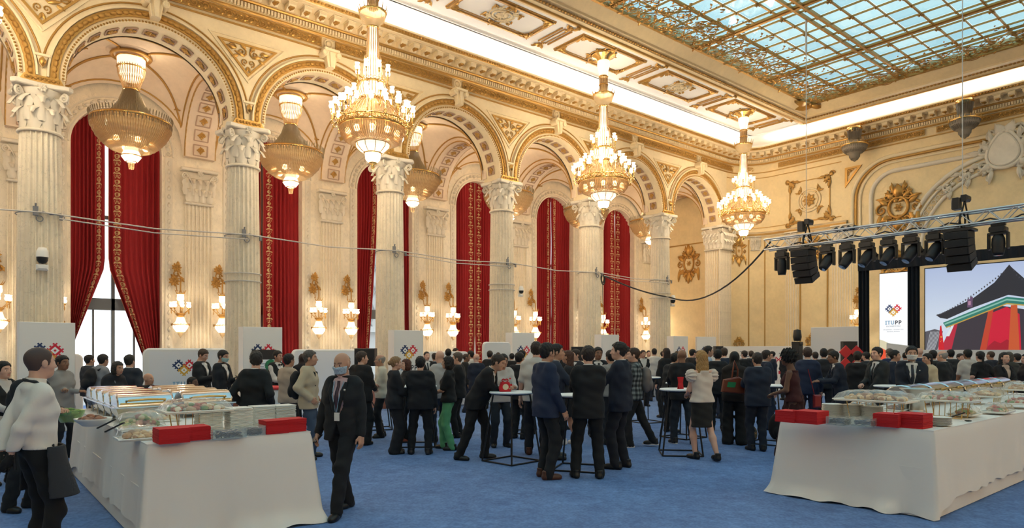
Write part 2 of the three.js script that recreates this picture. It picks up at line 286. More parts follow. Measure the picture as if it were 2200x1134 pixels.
// ---- entablature, cornice and cove swept along arcade, rounded corner and end wall
const CORNER_R = 1.5, path = [[XL, ZF]];
for (let i = 0; i <= 10; i++) { const a = -PI / 2 + PI / 2 * i / 10; path.push([XB - CORNER_R + Math.cos(a) * CORNER_R, ZF + CORNER_R + Math.sin(a) * CORNER_R]); }
path.push([XB, ZR]);
const cornice = struct('trim_1', sweep([[-0.05, 10.34], [0.05, 10.34], [0.05, 10.4], [0.09, 10.44], [0.06, 10.47], [0.06, 10.6], [0.13, 10.62], [0.15, 10.68], [0.13, 10.7], [0.13, 10.86], [0.42, 10.875], [0.47, 10.88], [0.47, 10.94], [0.5, 10.95], [0.58, 11.03], [0.6, 11.035], [0.6, 11.08], [0.54, 11.08], [0.54, 11.0], [-0.05, 11.0]], path), MAT.creamPale, 'cream cornice with brackets and gilding running under the lit cove', 'cornice');
obj('gilded_bead_line', sweep([[0.02, 10.36], [0.07, 10.36], [0.1, 10.39], [0.09, 10.43], [0.02, 10.43]], path), MAT.gold, cornice);
obj('gilded_bead_line', sweep([[0.1, 10.605], [0.15, 10.605], [0.17, 10.64], [0.15, 10.67], [0.1, 10.67]], path), MAT.gold, cornice);
obj('gilded_rope_line', sweep([[0.45, 10.955], [0.515, 10.952], [0.585, 11.02], [0.45, 11.02]], path), MAT.gold, cornice);
obj('gilded_string_line', sweep([[-0.01, 9.99], [0.03, 9.99], [0.03, 10.03], [-0.01, 10.03]], path), MAT.goldDeep, cornice);
{
  // dentils and brackets follow the same path
  const along = (step, off, cb) => { let carry = step / 2; for (let i = 0; i + 1 < path.length; i++) { const a = path[i], b = path[i + 1], L = Math.hypot(b[0] - a[0], b[1] - a[1]), t = [(b[0] - a[0]) / L, (b[1] - a[1]) / L], n = [-t[1], t[0]]; let s = carry; for (; s < L; s += step) { const x = a[0] + t[0] * s + n[0] * off, z = a[1] + t[1] * s + n[1] * off; if (x > -3 && z < 6) cb(x, z, Math.atan2(n[0], n[1])); } carry = s - L; } };
  const d = [], rope = []; along(0.085, 0.1, (x, z, r) => d.push(box(0.05, 0.11, 0.08).rotateY(r).translate(x, 10.53, z)));
  const dn = obj('dentil', d, MAT.creamPale, cornice); dn.userData.kind = 'stuff';
  along(0.1, 0.56, (x, z, r) => rope.push(sph(0.045, 0, 0, 0, 0.8, 5, 4).rotateZ(0.6).rotateY(r).translate(x, 10.985, z)));
  obj('gilded_rope_knobs', rope, MAT.gold, cornice).userData.kind = 'stuff';
  const br = mg([extr([[0, 0], [0, 0.16], [0.32, 0.16], [0.32, 0.08], [0.27, 0.03], [0.18, 0.04], [0.1, -0.02]], 0.2, [], -0.1).rotateY(-PI / 2), cbox(0.25, 0.03, 0.35, 0.006, 0, 0.165, 0.17)]);
  const brG = mg([leaf(0, 0, 0, 0.24, 0.06, 0, 0.15).rotateX(PI / 2).rotateY(-PI / 2).translate(0, 0.03, 0.06), box(0.13, 0.03, 0.14, 0, 0.025, 0.23)]);
  along(0.42, 0.12, (x, z, r) => { const m = child(cornice, 'bracket', br, MAT.creamPale, x, 10.69, z, r); child(m, 'gilded_leaf', brG, MAT.gold); });
  along(0.42, 0.3, (x, z, r) => 0);
  // frieze scrollwork on the corner and the end wall
  const run = (x, z, r, len) => { const p = obj('frieze_panel', box(len, 0.22, 0.02).rotateY(r).translate(x, 10.21, z), MAT.goldPlate, cornice); obj('gilded_scrollwork', runScroll(len - 0.05, 0.24, 0.022).translate(0, 0, 0.014).rotateY(r).translate(x, 10.21, z), MAT.gold, p); };
  run(28.68, -17.15, -PI / 4, 1.7);
  for (const [z, l] of [[-14.4, 2.9], [-11.1, 2.6], [-7.9, 3], [-4.5, 3], [-1.2, 3]]) run(XB - 0.04, z, -PI / 2, l);
}
// lit cove: white plaster curving from behind the cornice to the ceiling edge
const CY = 11.47;
struct('trim_2', sweep([[0, 11.0], [0, 11.16], [0.06, 11.3], [0.2, 11.4], [0.45, 11.455], [0.8, CY], [1.2, CY], [1.2, 11.7], [-0.3, 11.7], [-0.3, 11.0]], path), MAT.coveWhite, 'white plaster cove glowing above the cornice', 'cove');
struct('trim_3', sweep([[1.16, 11.48], [1.17, 11.43], [1.21, 11.425], [1.24, 11.44], [1.24, 11.48]], path), MAT.coveWhite, 'thin white bead along the cove edge', 'moulding');
// ---- ceiling strip along the arcade
const ceiling = struct('ceiling', mg([uvm(box(27.9 - XL + 0.3, 0.3, 2.5, (27.9 + XL) / 2 - 0.15, 11.62, -15.3))]), MAT.white, 'white ceiling strip with gilded panels', 'ceiling');
const SK = { x0: -11.9, x1: 27.12, z0: -13.4, z1: 9, y: 11.9 }, BM = { x1: 27.92, z0: -14.11, x0: -12.7, z1: 9.8 };
{
  // deep moulding around the skylight (inward = towards the glass)
  const rect = [[BM.x0, BM.z0], [BM.x1, BM.z0], [BM.x1, BM.z1], [BM.x0, BM.z1]];
  const P2 = [[BM.x0 + 10, BM.z0], [BM.x1, BM.z0], [BM.x1, BM.z1]];
  const full = [[(BM.x0 + 1), BM.z0], ...rect.slice(1), rect[0], [(BM.x0 + 1.01), BM.z0]];
  const frame = struct('trim_4', sweep([[-0.12, 11.48], [-0.12, 11.4], [-0.02, 11.36], [0.06, 11.36], [0.08, 11.4], [0.2, 11.42], [0.22, 11.5], [0.34, 11.54], [0.36, 11.6], [0.82, SK.y - 0.02], [0.82, 12.15], [-0.12, 12.15]], full), MAT.cream, 'deep cream moulding framing the skylight', 'moulding');
  obj('gilded_bead_line', sweep([[0.03, 11.35], [0.07, 11.35], [0.09, 11.39], [0.05, 11.4]], full), MAT.goldDeep, frame);
  const eggs = [], eg = (x, z, r) => eggs.push(new THREE.SphereGeometry(0.05, 5, 4).scale(1, 0.7, 1.1).translate(x, 11.46, z), new THREE.SphereGeometry(0.03, 4, 3).translate(x + (r ? 0 : 0.06), 11.565, z + (r ? 0.06 : 0)));
  for (let x = 5; x < 27.6; x += 0.12) eg(x, BM.z0 + 0.24, 0);
  for (let z = -13.8; z < 2; z += 0.12) eg(BM.x1 - 0.24, z, 1);
  obj('egg_moulding', eggs, MAT.goldDeep, frame).userData.kind = 'stuff';
  // ceiling elsewhere and roof over the aisle, so that daylight comes only through glass
  struct('ceiling', [uvm(box(45, 0.4, 5.4, 7.5, 12.0, 12.4)), uvm(box(2.5, 0.4, 26, XL + 0.6, 12.0, -2)), uvm(box(2, 0.3, 30, 29.2, 11.85, -1)), uvm(box(44, 0.3, 3.6, 7.5, 11.9, -16.2))], MAT.white, 'plain ceiling margins beyond the skylight', 'ceiling');
  struct('ceiling', uvm(box(44, 0.3, 5.2, 7.4, 10.35, -20.6)), MAT.white, 'slab over the vaulted aisle', 'ceiling');
  // ceiling panels: gilded frame, corner sprays, rosettes, ribbed dividers
  const yb = CY - 0.005;
  const fr = (w, d, t, h) => mg([box(w, h, t, 0, 0, -d / 2), box(w, h, t, 0, 0, d / 2), box(t, h, d, -w / 2, 0, 0), box(t, h, d, w / 2, 0, 0)]);
  const frameG = fr(2.9, 1.2, 0.055, 0.06), frameO = fr(3.05, 1.35, 0.02, 0.03), sunk = fr(2.72, 1.02, 0.02, 0.02);
  const down = g => g.clone().rotateX(PI / 2);   // relief facing down
  const sprays = []; for (const sx of [-1, 1]) for (const sz of [-1, 1]) sprays.push(cluster(0.42, 0.028).scale(-sx, -sz, 1).translate(sx * 1.42, sz * 0.58, 0));
  for (const sz of [-1, 1]) sprays.push(cluster(0.34, 0.026).rotateZ(sz > 0 ? -PI * 0.75 : PI / 4).translate(0, sz * 0.6, 0));
  const sprayG = down(mg(sprays)), rosG = down(mg([rosette(0.2, 10), ttube(Array.from({ length: 24 }, (_, i) => [Math.cos(i / 12 * PI) * 0.3, Math.sin(i / 12 * PI) * 0.24, 0.02]), 0.03, 5, 1, true), ttube(Array.from({ length: 24 }, (_, i) => [Math.cos(i / 12 * PI) * 0.4, Math.sin(i / 12 * PI) * 0.33, 0.01]), 0.02, 5, 1, true), ...[0, 1, 2, 3].map(i => cluster(0.3, 0.026).rotateZ(PI / 4 + i * PI / 2 - PI / 4).translate(Math.cos(PI / 4 + i * PI / 2) * 0.34, Math.sin(PI / 4 + i * PI / 2) * 0.28, 0))]));
  const divG = mg([box(0.03, 0.04, 1.1, -0.2, 0, 0), box(0.03, 0.04, 1.1, 0.2, 0, 0), box(0.02, 0.03, 1.1, -0.08, 0, 0), box(0.02, 0.03, 1.1, 0.08, 0, 0)]), divS = down(mg([cluster(0.4, 0.026).rotateZ(PI * 0.25).translate(0, 0.55, 0), cluster(0.4, 0.026).rotateZ(-PI * 0.75).translate(0, -0.6, 0)]));
  const PZ = -15.13;
  for (let i = -1; i <= 4; i++) {
    const x = 8 + 4.2 * i, p = child(ceiling, 'ceiling_panel', frameG, MAT.gold, x, yb - 0.03, PZ);
    child(p, 'panel_border', frameO, MAT.goldDeep, 0, 0.02, 0); child(p, 'panel_bead', sunk, MAT.goldDeep, 0, 0.02, 0); child(p, 'corner_foliage', sprayG, MAT.gold); child(p, 'panel_rosette', rosG, i % 2 ? MAT.creamPale : MAT.gold, 0, 0.02, 0);
    if (i % 2) child(p, 'rosette_foliage', sprayG.clone().scale(0.35, 1, 0.55), MAT.gold, 0, 0.015, 0);
    const d = child(ceiling, 'panel_divider', divG, MAT.goldDeep, x + 2.1, yb - 0.02, PZ); child(d, 'divider_foliage', divS, MAT.gold);
    child(ceiling, 'edge_pendant', down(mg([rosette(0.1, 6), sph(0.05, 0, 0, 0.05)])), MAT.goldDeep, x + 2.1, 11.34, -14.08);
  }
}
// ---- skylight: gilded grid, panes, lattice border
{
  const y = SK.y, sky = struct('window_1', (() => { const o = []; const g = 0.7;
    for (let x = 23.53, n = 0; x > -11; x -= 4.32, n++) o.push(box(0.1, 0.1, SK.z1 - SK.z0, x, y - 0.03, (SK.z0 + SK.z1) / 2), box(0.05, 0.06, SK.z1 - SK.z0, x - 0.09, y - 0.02, (SK.z0 + SK.z1) / 2));
    for (const z of [-9.85, -2.1, 5.5]) for (const e of [-0.14, 0.14]) o.push(box(SK.x1 - SK.x0, 0.1, 0.07, (SK.x0 + SK.x1) / 2, y - 0.04, z + e));
    o.push(box(SK.x1 - SK.x0, 0.12, 0.1, (SK.x0 + SK.x1) / 2, y - 0.04, SK.z0 + 0.05), box(0.1, 0.12, SK.z1 - SK.z0, SK.x1 - 0.05, y - 0.04, (SK.z0 + SK.z1) / 2));
    return mg(o); })(), MAT.goldDeep, 'glazed skylight with a gilded grid and pale blue panes', 'skylight');
  const thin = [], nodes = [], gx = [], gz = [];
  for (let x = SK.x1 - 0.72 / 2; x > SK.x0; x -= 0.72) gx.push(x); for (let z = SK.z0 + 0.05; z < SK.z1; z += 0.71) gz.push(z);
  for (const x of gx) thin.push(box(0.035, 0.05, SK.z1 - SK.z0, x, y - 0.01, (SK.z0 + SK.z1) / 2));
  gz.forEach((z, j) => thin.push(box(SK.x1 - SK.x0, 0.05, j % 2 ? 0.03 : 0.05, (SK.x0 + SK.x1) / 2, y - 0.01, z)));
  obj('glazing_bars', thin, MAT.goldDeep, sky);
  const star = rosette(0.1, 6).rotateX(PI / 2), knob = sph(0.035, 0, 0, 0, 0.8, 6, 4);
  gx.forEach((x, i) => gz.forEach((z, j) => { if (x < 6 || z > 0 || z < -13) return; nodes.push((j % 2 === 0 && i % 2 === 0 ? star.clone() : knob.clone()).translate(x, y - 0.05, z)); }));
  obj('grid_bosses', nodes, MAT.goldDark, sky).userData.kind = 'stuff';
  // panes
  const glass = [0, 1, 2].map(i => P_({ color: [C(0.56, 0.7, 0.72), C(0.6, 0.73, 0.74), C(0.52, 0.67, 0.7)][i], transmission: 1, thickness: 0, roughness: 0.06, ior: 1.45 }));
  const pg = box(0.69, 0.012, 0.68), rest = [], r = rng(5), cand = [];
  const zs = gz.map(z => z + 0.355), xs = gx.map(x => x - 0.36);
  xs.unshift(gx[0] + 0.18); for (const x of xs) for (const z of zs) if (z < SK.z1) { const dx = x * FW.x + z * FW.z, rx = (x * RT.x + z * RT.z) / dx; cand.push([x, z, dx > 0 && Math.abs(rx) < 0.78 && (y - EYE) / dx < 0.545 && x < 27 ? dx : 1e3 + Math.abs(dx), r()]); }
  cand.sort((a, b) => a[2] - b[2]);
  cand.forEach(([x, z, d, q], i) => { const first = x > gx[0]; const geo = first ? box(0.33, 0.012, 0.68) : pg; if (i < 300 && d < 1e3) child(sky, 'pane', geo, glass[Math.floor(q * 3)], x, y + 0.03, z); else rest.push(geo.clone().translate(x, y + 0.03, z)); });
  obj('outer_panes', rest, glass[0], sky).userData.kind = 'stuff';
  // lattice of gilded branches below the outer two rows
  const cell = (seed) => { const q = rng(seed), o = []; for (let i = 0; i < 7; i++) { const a = q() * 6.28, x = (q() - 0.5) * 0.6, z = (q() - 0.5) * 0.6; o.push(curl(x, z, 0.12 + q() * 0.14, 0.9 + q() * 0.5, a, q() > 0.5 ? 1 : -1, 0.014, 9, 3)); } for (let i = 0; i < 9; i++) o.push(leaf((q() - 0.5) * 0.66, (q() - 0.5) * 0.66, q() * 6.28, 0.13 + q() * 0.08, 0.035)); o.push(rosette(0.06, 5, (q() - 0.5) * 0.4, (q() - 0.5) * 0.4)); return mg(o).rotateX(PI / 2); };
  const cells = [11, 12, 13, 14].map(cell), sparse = (seed) => { const q = rng(seed), o = []; for (let i = 0; i < 10; i++) { const t = q() * 4 | 0, u = (q() - 0.5) * 0.66, v = 0.3 - q() * 0.1; o.push(leaf(...(t === 0 ? [u, v] : t === 1 ? [u, -v] : t === 2 ? [v, u] : [-v, u]), q() * 6.28, 0.1, 0.03)); } return mg(o).rotateX(PI / 2); }, sp = [21, 22].map(sparse);
  const lat = [], lat2 = [], branch = [];
  for (let i = 0, x = SK.x1 - 0.4; x > 4; x -= 0.7, i++) { for (let j = 0; j < 2; j++) lat.push(cells[(i * 3 + j) % 4].clone().rotateY((i % 4) * PI / 2).translate(x, y - 0.1 - j * 0.02, SK.z0 + 0.4 + j * 0.68)); lat2.push(sp[i % 2].clone().translate(x, y - 0.06, SK.z0 + 1.82)); }
  for (let i = 0, z = SK.z0 + 1.8; z < 1; z += 0.7, i++) { for (let j = 0; j < 2; j++) lat.push(cells[(i * 5 + j + 1) % 4].clone().rotateY((i % 4) * PI / 2).translate(SK.x1 - 0.4 - j * 0.68, y - 0.1 - j * 0.02, z)); lat2.push(sp[i % 2].clone().translate(SK.x1 - 1.82, y - 0.06, z)); }
  obj('gilded_lattice', lat, MAT.goldDark, sky).userData.kind = 'stuff';
  obj('gilded_leaf_border', lat2, MAT.goldDark, sky).userData.kind = 'stuff';
  // crossing diagonal rods of the lattice and the big corner ornament
  for (let x = SK.x1 - 0.2; x > 4; x -= 1.44) branch.push(bar([x, y - 0.1, SK.z0 + 0.05], [x - 1.44, y - 0.1, SK.z0 + 1.45], 0.018, 4), bar([x - 1.44, y - 0.1, SK.z0 + 0.05], [x, y - 0.1, SK.z0 + 1.45], 0.018, 4));
  for (let z = SK.z0 + 1.45; z < 1; z += 1.42) branch.push(bar([SK.x1 - 0.05, y - 0.1, z], [SK.x1 - 1.45, y - 0.1, z + 1.42], 0.018, 4), bar([SK.x1 - 0.05, y - 0.1, z + 1.42], [SK.x1 - 1.45, y - 0.1, z], 0.018, 4));
  branch.push(box(SK.x1 - 4, 0.07, 0.06, (SK.x1 + 4) / 2, y - 0.04, SK.z0 + 1.46), box(0.06, 0.07, 14, SK.x1 - 1.46, y - 0.04, SK.z0 + 7));
  obj('lattice_rods', branch, MAT.goldDark, sky);
  obj('corner_ornament', mg([cluster(1.3, 0.05), curl(0.4, 0.4, 0.3, 1.5, 0, 1, 0.05), curl(0.75, 0.75, 0.2, 1.3, 0, -1, 0.04)]).rotateX(PI / 2).rotateY(PI).translate(SK.x1 - 0.1, y - 0.14, SK.z0 + 0.1).scale(1, 1, 1), MAT.gold, sky);
}
// ---- end wall, corner, unseen walls
const wallBack = struct('wall_back', [uvm(box(0.4, 11.6, 31, XB + 0.2, 5.8, -0.6)), sweep([[0, 0], [0, 11.4], [-0.3, 11.4], [-0.3, 0]], path.slice(1, -1))], MAT.cream, 'cream end wall behind the stage with rounded corner', 'wall');
struct('wall_right', uvm(box(44, 12.4, 0.3, 7.5, 6.2, ZR + 0.15)), MAT.cream, 'long wall behind the viewer', 'wall');
struct('wall_front', uvm(box(0.3, 12.4, 38, XL - 0.15, 6.2, -4.6)), MAT.cream, 'end wall beside the viewer', 'wall');
// ---- aisle behind the arcade
const WH = 1.15, WTOP = 7.55;
const aisle = (() => {
  const outer = [[XL, 0], [28.6, 0], [28.6, 10.3], [XL, 10.3]], holes = [];
  for (let k = -2; k <= 5; k++) { const c = bayX(k); holes.push([[c - WH, 0.02], ...halfArc(c, WTOP, WH, 24).reverse(), [c + WH, 0.02]]); }
  return struct('wall_window_side', uvm(norm(extr(outer, 0.6, holes, ZW - 0.6), 0.4)), MAT.marble, 'pale marble window wall of the aisle behind the arcade', 'wall');
})();
const aisleEnd = struct('wall_aisle_end', uvm(box(0.3, 10.4, 3.9, 28.35, 5.2, -20.3)), MAT.cream, 'cream wall closing the aisle at its far end', 'wall');
// vault bays with ribs, coffered arches
{
  const hx = 1.74, hz = 1.8, zc = -20.28, n = 22;
  const vy = (u, v) => { const R2 = hx * hx + hz * hz; const h = Math.sqrt(Math.max(0.0004, R2 - u * u - v * v)); return SPRING + h * (1 - 0.19 * (1 - (u / hx) ** 2) * (1 - (v / hz) ** 2)); };
  const pos = [], idx = [];
  for (let j = 0; j <= n; j++) for (let i = 0; i <= n; i++) { const u = hx * (2 * i / n - 1), v = hz * (2 * j / n - 1); pos.push(u, vy(u, v), v); }
  for (let j = 0; j < n; j++) for (let i = 0; i < n; i++) { const a = j * (n + 1) + i; idx.push(a, a + 1, a + n + 1, a + 1, a + n + 2, a + n + 1); }
  const vg = new THREE.BufferGeometry(); vg.setAttribute('position', new THREE.Float32BufferAttribute(pos, 3)); vg.setIndex(idx); vg.computeVertexNormals(); fix(vg);
  const uvv = vg.attributes.uv; for (let i = 0; i < uvv.count; i++) uvv.setXY(i, pos[i * 3] , pos[i * 3 + 2]);
  const ribs = []; for (const sx of [-1, 1]) for (const sz of [-1, 1]) { const p = [], p2 = []; for (let i = 0; i <= 18; i++) { const t = 0.2 + 0.79 * i / 18; p.push([sx * hx * t, vy(hx * t, hz * t) - 0.025, sz * hz * t]); } ribs.push(ttube(p, 0.032, 5)); ribs.push(cluster(0.3, 0.022).rotateX(-0.8).translate(sx * hx * 0.83, vy(hx * 0.83, hz * 0.83) - 0.1, sz * hz * 0.83)); ribs.push(sph(0.05, sx * hx * 0.2, vy(hx * 0.2, hz * 0.2) - 0.04, sz * hz * 0.2)); }
  for (const s of [-1, 1]) { const p = [], q = []; for (let i = 0; i <= 24; i++) { const a = PI * (0.03 + 0.94 * i / 24); p.push([Math.cos(a) * (hx - 0.1), vy(Math.cos(a) * (hx - 0.1), hz - 0.12) - 0.015, s * (hz - 0.12)]); q.push([s * (hx - 0.1), vy(hx - 0.1, Math.cos(a) * (hz - 0.1)) - 0.015, Math.cos(a) * (hz - 0.1)]); } ribs.push(ttube(p, 0.025, 5), ttube(q, 0.025, 5)); }
  const ribG = mg(ribs);
  const plateG = lathe([[0, 0.02], [0.34, 0.0], [0.36, 0.03], [0.44, 0.03], [0.48, 0.08], [0.58, 0.1], [0.6, 0.16], [0.4, 0.3], [0, 0.3]], 32), plateGold = new THREE.TorusGeometry(0.46, 0.045, 6, 32).rotateX(PI / 2).translate(0, 0.03, 0);
  const cof = (w, h, plate) => { const o = []; for (const s of [-1, 1]) o.push(box(w, 0.03, 0.02, 0, s * (h / 2), 0.02)); for (const s of [-1, 1]) o.push(box(0.03, h, 0.02, s * (w / 2), 0, 0.02)); if (plate) o.push(box(w, h, 0.008, 0, 0, 0.006)); return mg(o); };
  const cofG = cof(0.3, 0.27, true), cofF = cof(0.4, 0.32, false), rosG = mg([rosette(0.125, 4), rosette(0.09, 4).rotateZ(PI / 4).translate(0, 0, 0.01), curl(0, 0, 0.1, 1, 0, 1, 0.02, 10, 4)]);
  const vaults = struct('ceiling_vaults', (() => { const o = []; for (let k = -2; k <= 5; k++) o.push(vg.clone().translate(bayX(k), 0, zc)); return mg(o); })(), MAT.vault, 'pink cream domed vaults over the aisle bays', 'ceiling');
  for (let k = -1; k <= 5; k++) {
    const r = child(vaults, 'gilded_vault_ribs', ribG, MAT.goldDeep, bayX(k), 0, zc);
    const p = child(vaults, 'ceiling_plate', plateG, MAT.vault, bayX(k), vy(0, 0) - 0.12, zc); child(p, 'gilded_ring', plateGold, MAT.gold);
    // soffit coffers of the front arch
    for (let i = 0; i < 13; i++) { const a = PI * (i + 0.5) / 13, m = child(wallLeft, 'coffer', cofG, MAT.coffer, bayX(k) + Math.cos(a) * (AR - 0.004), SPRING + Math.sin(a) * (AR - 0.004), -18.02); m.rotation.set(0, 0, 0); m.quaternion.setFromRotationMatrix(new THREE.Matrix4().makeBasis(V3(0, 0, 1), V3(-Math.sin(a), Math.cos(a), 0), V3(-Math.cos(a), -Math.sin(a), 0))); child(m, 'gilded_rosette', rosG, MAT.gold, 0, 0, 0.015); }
  }
  // transverse arches
  const band = norm(extr(ringPts(0, 0, 1.7, 1.98, 28), 0.88, [], -0.44), 0.5).rotateY(PI / 2);
  for (let k = K0; k <= 6; k++) {
    const x = colX(k), t = child(vaults, 'transverse_arch', band, MAT.vault, x, SPRING, -20.28);
    for (const s of [-1, 1]) child(t, 'gilded_edge', ttube(halfArc(0, 0, 1.72, 26).map(p => [p[0], p[1], s * 0.43]), 0.028, 4).rotateY(PI / 2), MAT.goldDeep);
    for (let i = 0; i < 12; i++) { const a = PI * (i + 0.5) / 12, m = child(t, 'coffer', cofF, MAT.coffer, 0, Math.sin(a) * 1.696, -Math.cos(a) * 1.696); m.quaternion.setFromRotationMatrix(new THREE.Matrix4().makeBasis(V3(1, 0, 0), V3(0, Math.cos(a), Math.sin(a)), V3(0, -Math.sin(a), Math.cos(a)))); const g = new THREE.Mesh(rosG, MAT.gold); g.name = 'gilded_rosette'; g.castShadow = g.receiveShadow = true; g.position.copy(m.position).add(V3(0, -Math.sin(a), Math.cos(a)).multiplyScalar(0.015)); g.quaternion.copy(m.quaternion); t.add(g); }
  }
}
// ---- columns
const acanthus = (() => {   // leaf that rises, then rolls outward; base at origin, outward = +z
  const n = 7, P = [], I = [], m = 4;
  for (let i = 0; i <= n; i++) { const t = i / n, y = 0.4 * Math.sin(t * PI * 0.62) / Math.sin(PI * 0.62) * (t > 0.8 ? 1 : 1), zz = 0.05 + 0.1 * t * t + (t > 0.7 ? (t - 0.7) * 0.2 : 0), yy = y - (t > 0.7 ? (t - 0.7) * 0.42 : 0), w = (0.075 + 0.03 * Math.sin(t * PI)) * (1 - 0.7 * t ** 3) * (1 + (i % 2 ? 0.2 : -0.12)); for (let j = 0; j <= m; j++) { const s = j / m * 2 - 1; P.push(s * w, yy, zz - s * s * 0.045 + (j === 2 ? 0.016 : 0)); } }
  for (let i = 0; i < n; i++) for (let j = 0; j < m; j++) { const a = i * (m + 1) + j; I.push(a, a + 1, a + m + 1, a + 1, a + m + 2, a + m + 1); }
  const g = new THREE.BufferGeometry(); g.setAttribute('position', new THREE.Float32BufferAttribute(P, 3)); g.setIndex(I); g.computeVertexNormals(); return fix(g);
})();
function fluted(r0, r1, h, nf, seg = 6, rows = 8, depth = 0.15) {
  const P = [], I = [], U = [], N = nf * seg;
  for (let j = 0; j <= rows; j++) { const t = j / rows, r = mix(r0, r1, t * t * 0.6 + t * 0.4); for (let i = 0; i < N; i++) { const a = i / N * 2 * PI, f = (i % seg) / seg, q = f < 0.17 ? 0 : Math.sin((f - 0.17) / 0.83 * PI), rr = r * (1 - depth * Math.sqrt(Math.max(0, q)) * 0.75); P.push(Math.cos(a) * rr, h * t, Math.sin(a) * rr); U.push(a * r, h * t); } }
  for (let j = 0; j < rows; j++) for (let i = 0; i < N; i++) { const a = j * N + i, b = j * N + (i + 1) % N; I.push(a, a + N, b, b, a + N, b + N); }
  const g = new THREE.BufferGeometry(); g.setAttribute('position', new THREE.Float32BufferAttribute(P, 3)); g.setAttribute('uv', new THREE.Float32BufferAttribute(U, 2)); g.setIndex(I); const q = g.toNonIndexed(); return toCreasedNormals(q, 0.9);
}
const volute = mg([curl(0, 0, 0.1, 1.7, PI / 2, -1, 0.03, 18, 5), ttube([[-0.22, -0.3, 0], [-0.16, -0.12, 0], [-0.05, 0.06, 0], [0.0, 0.1, 0]], [0.015, 0.03, 0.035, 0.03], 5)]);
function capitalParts(cap, rb, m = MAT.marbleRelief) {
  for (let i = 0; i < 8; i++) { const a = i / 8 * 2 * PI + PI / 8; const l = child(cap, 'leaf', acanthus, m, Math.sin(a) * rb, 0.03, Math.cos(a) * rb, a); l.scale.set(1.35, 1.1, 1.05); }
  for (let i = 0; i < 8; i++) { const a = i / 8 * 2 * PI; const l = child(cap, 'leaf', acanthus, m, Math.sin(a) * (rb + 0.01), 0.2, Math.cos(a) * (rb + 0.01), a); l.scale.set(1.4, 1.3, 1.15); }
  for (let i = 0; i < 4; i++) { const a = PI / 4 + i * PI / 2; child(cap, 'volute', volute, m, Math.sin(a) * (rb + 0.24), 0.76, Math.cos(a) * (rb + 0.24), a - PI / 2); child(cap, 'flower', rosette(0.1, 7), m, Math.sin(a - PI / 4) * (rb + 0.16), 0.88, Math.cos(a - PI / 4) * (rb + 0.16), a - PI / 4); }
}
const abacusPts = (() => { const p = [], c = 0.56; for (let i = 0; i < 4; i++) { const a = i * PI / 2, rot = ([x, y]) => [x * Math.cos(a) - y * Math.sin(a), x * Math.sin(a) + y * Math.cos(a)]; for (const q of [[c, -c + 0.09], [c - 0.06, -0.2], [c - 0.085, 0], [c - 0.06, 0.2], [c, c - 0.09]]) p.push(rot(q)); } return p; })();
const shaftG = fluted(0.445, 0.385, 5.72, 24), colWords = ['beside the waiter at the left edge, nearest fluted column', 'behind the booth tower with the screen', 'between the two hanging bowl lamps left of centre', 'behind the tower left of the crowd centre', 'second from the far end carrying the cable reel', 'last free standing before the rounded corner'];
for (let k = K0; k <= K1; k++) {
  const x = colX(k), c = thing('column', k < 0 ? 'marble column out at the left beyond the picture edge' : 'white marble column ' + colWords[k], 'column', [x, 0, ZA], 0, 'arcade columns');
  obj('pedestal', [uvm(cbox(1.12, 0.44, 1.12, 0.01, 0, 0.22, 0)), cbox(1.18, 0.06, 1.18, 0.015, 0, 0.47, 0)], MAT.pink, c);
  obj('base', [uvm(cbox(1.04, 0.08, 1.04, 0.01, 0, 0.54, 0)), lathe([[0.46, 0.58], [0.52, 0.6], [0.53, 0.65], [0.5, 0.69], [0.46, 0.7], [0.46, 0.73], [0.49, 0.75], [0.47, 0.79], [0.44, 0.8]], 32)], MAT.marble, c);
  child(c, 'shaft', shaftG, MAT.marble, 0, 0.76, 0);
  obj('necking', new THREE.TorusGeometry(0.4, 0.035, 8, 32).rotateX(PI / 2).translate(0, 6.47, 0), MAT.marble, c);
  const cap = obj('capital', lathe([[0.36, 0], [0.34, 0.1], [0.34, 0.45], [0.39, 0.72], [0.5, 0.88], [0.4, 0.9]], 24), MAT.marbleRelief, c); cap.position.y = 6.47; capitalParts(cap, 0.335);
  obj('abacus', norm(extr(abacusPts, 0.11, [], 0, 0.02), 0.4).rotateX(-PI / 2).translate(0, 7.36, 0), MAT.marbleRelief, c);
}
// ---- pilasters
function flutedPanel(w, h, n) { const o = [], s = w / n, P = []; const pts = [[-w / 2, -0.06]]; for (let i = 0; i < n; i++) { const a = -w / 2 + s * i; pts.push([a, 0], [a + s * 0.14, 0], [a + s * 0.3, -0.045], [a + s * 0.5, -0.056], [a + s * 0.7, -0.045], [a + s * 0.86, 0]); } pts.push([w / 2, 0], [w / 2, -0.06]); return extr(pts, h, [], 0).rotateX(-PI / 2).scale(1, 1, -1); }
const pilPanel = (() => { const g = flutedPanel(0.78, 5.4, 7); return uvm(norm(g, 0.5)); })();
function pilaster(parent, x, z, turn, y0 = 0.8, m = MAT.marble) {
  const g = child(parent, 'pilaster', pilPanel, m, x, y0, z, turn);
  child(g, 'pilaster_base', PBASE, m); const cp = child(g, 'pilaster_capital', PCAP, MAT.marbleRelief, 0, 5.42, 0.02);
  return g;
}
const PBASE = mg([cbox(0.96, 0.26, 0.2, 0.02, 0, -0.13, 0), cbox(1.02, 0.5, 0.24, 0.01, 0, -0.5, 0)]);
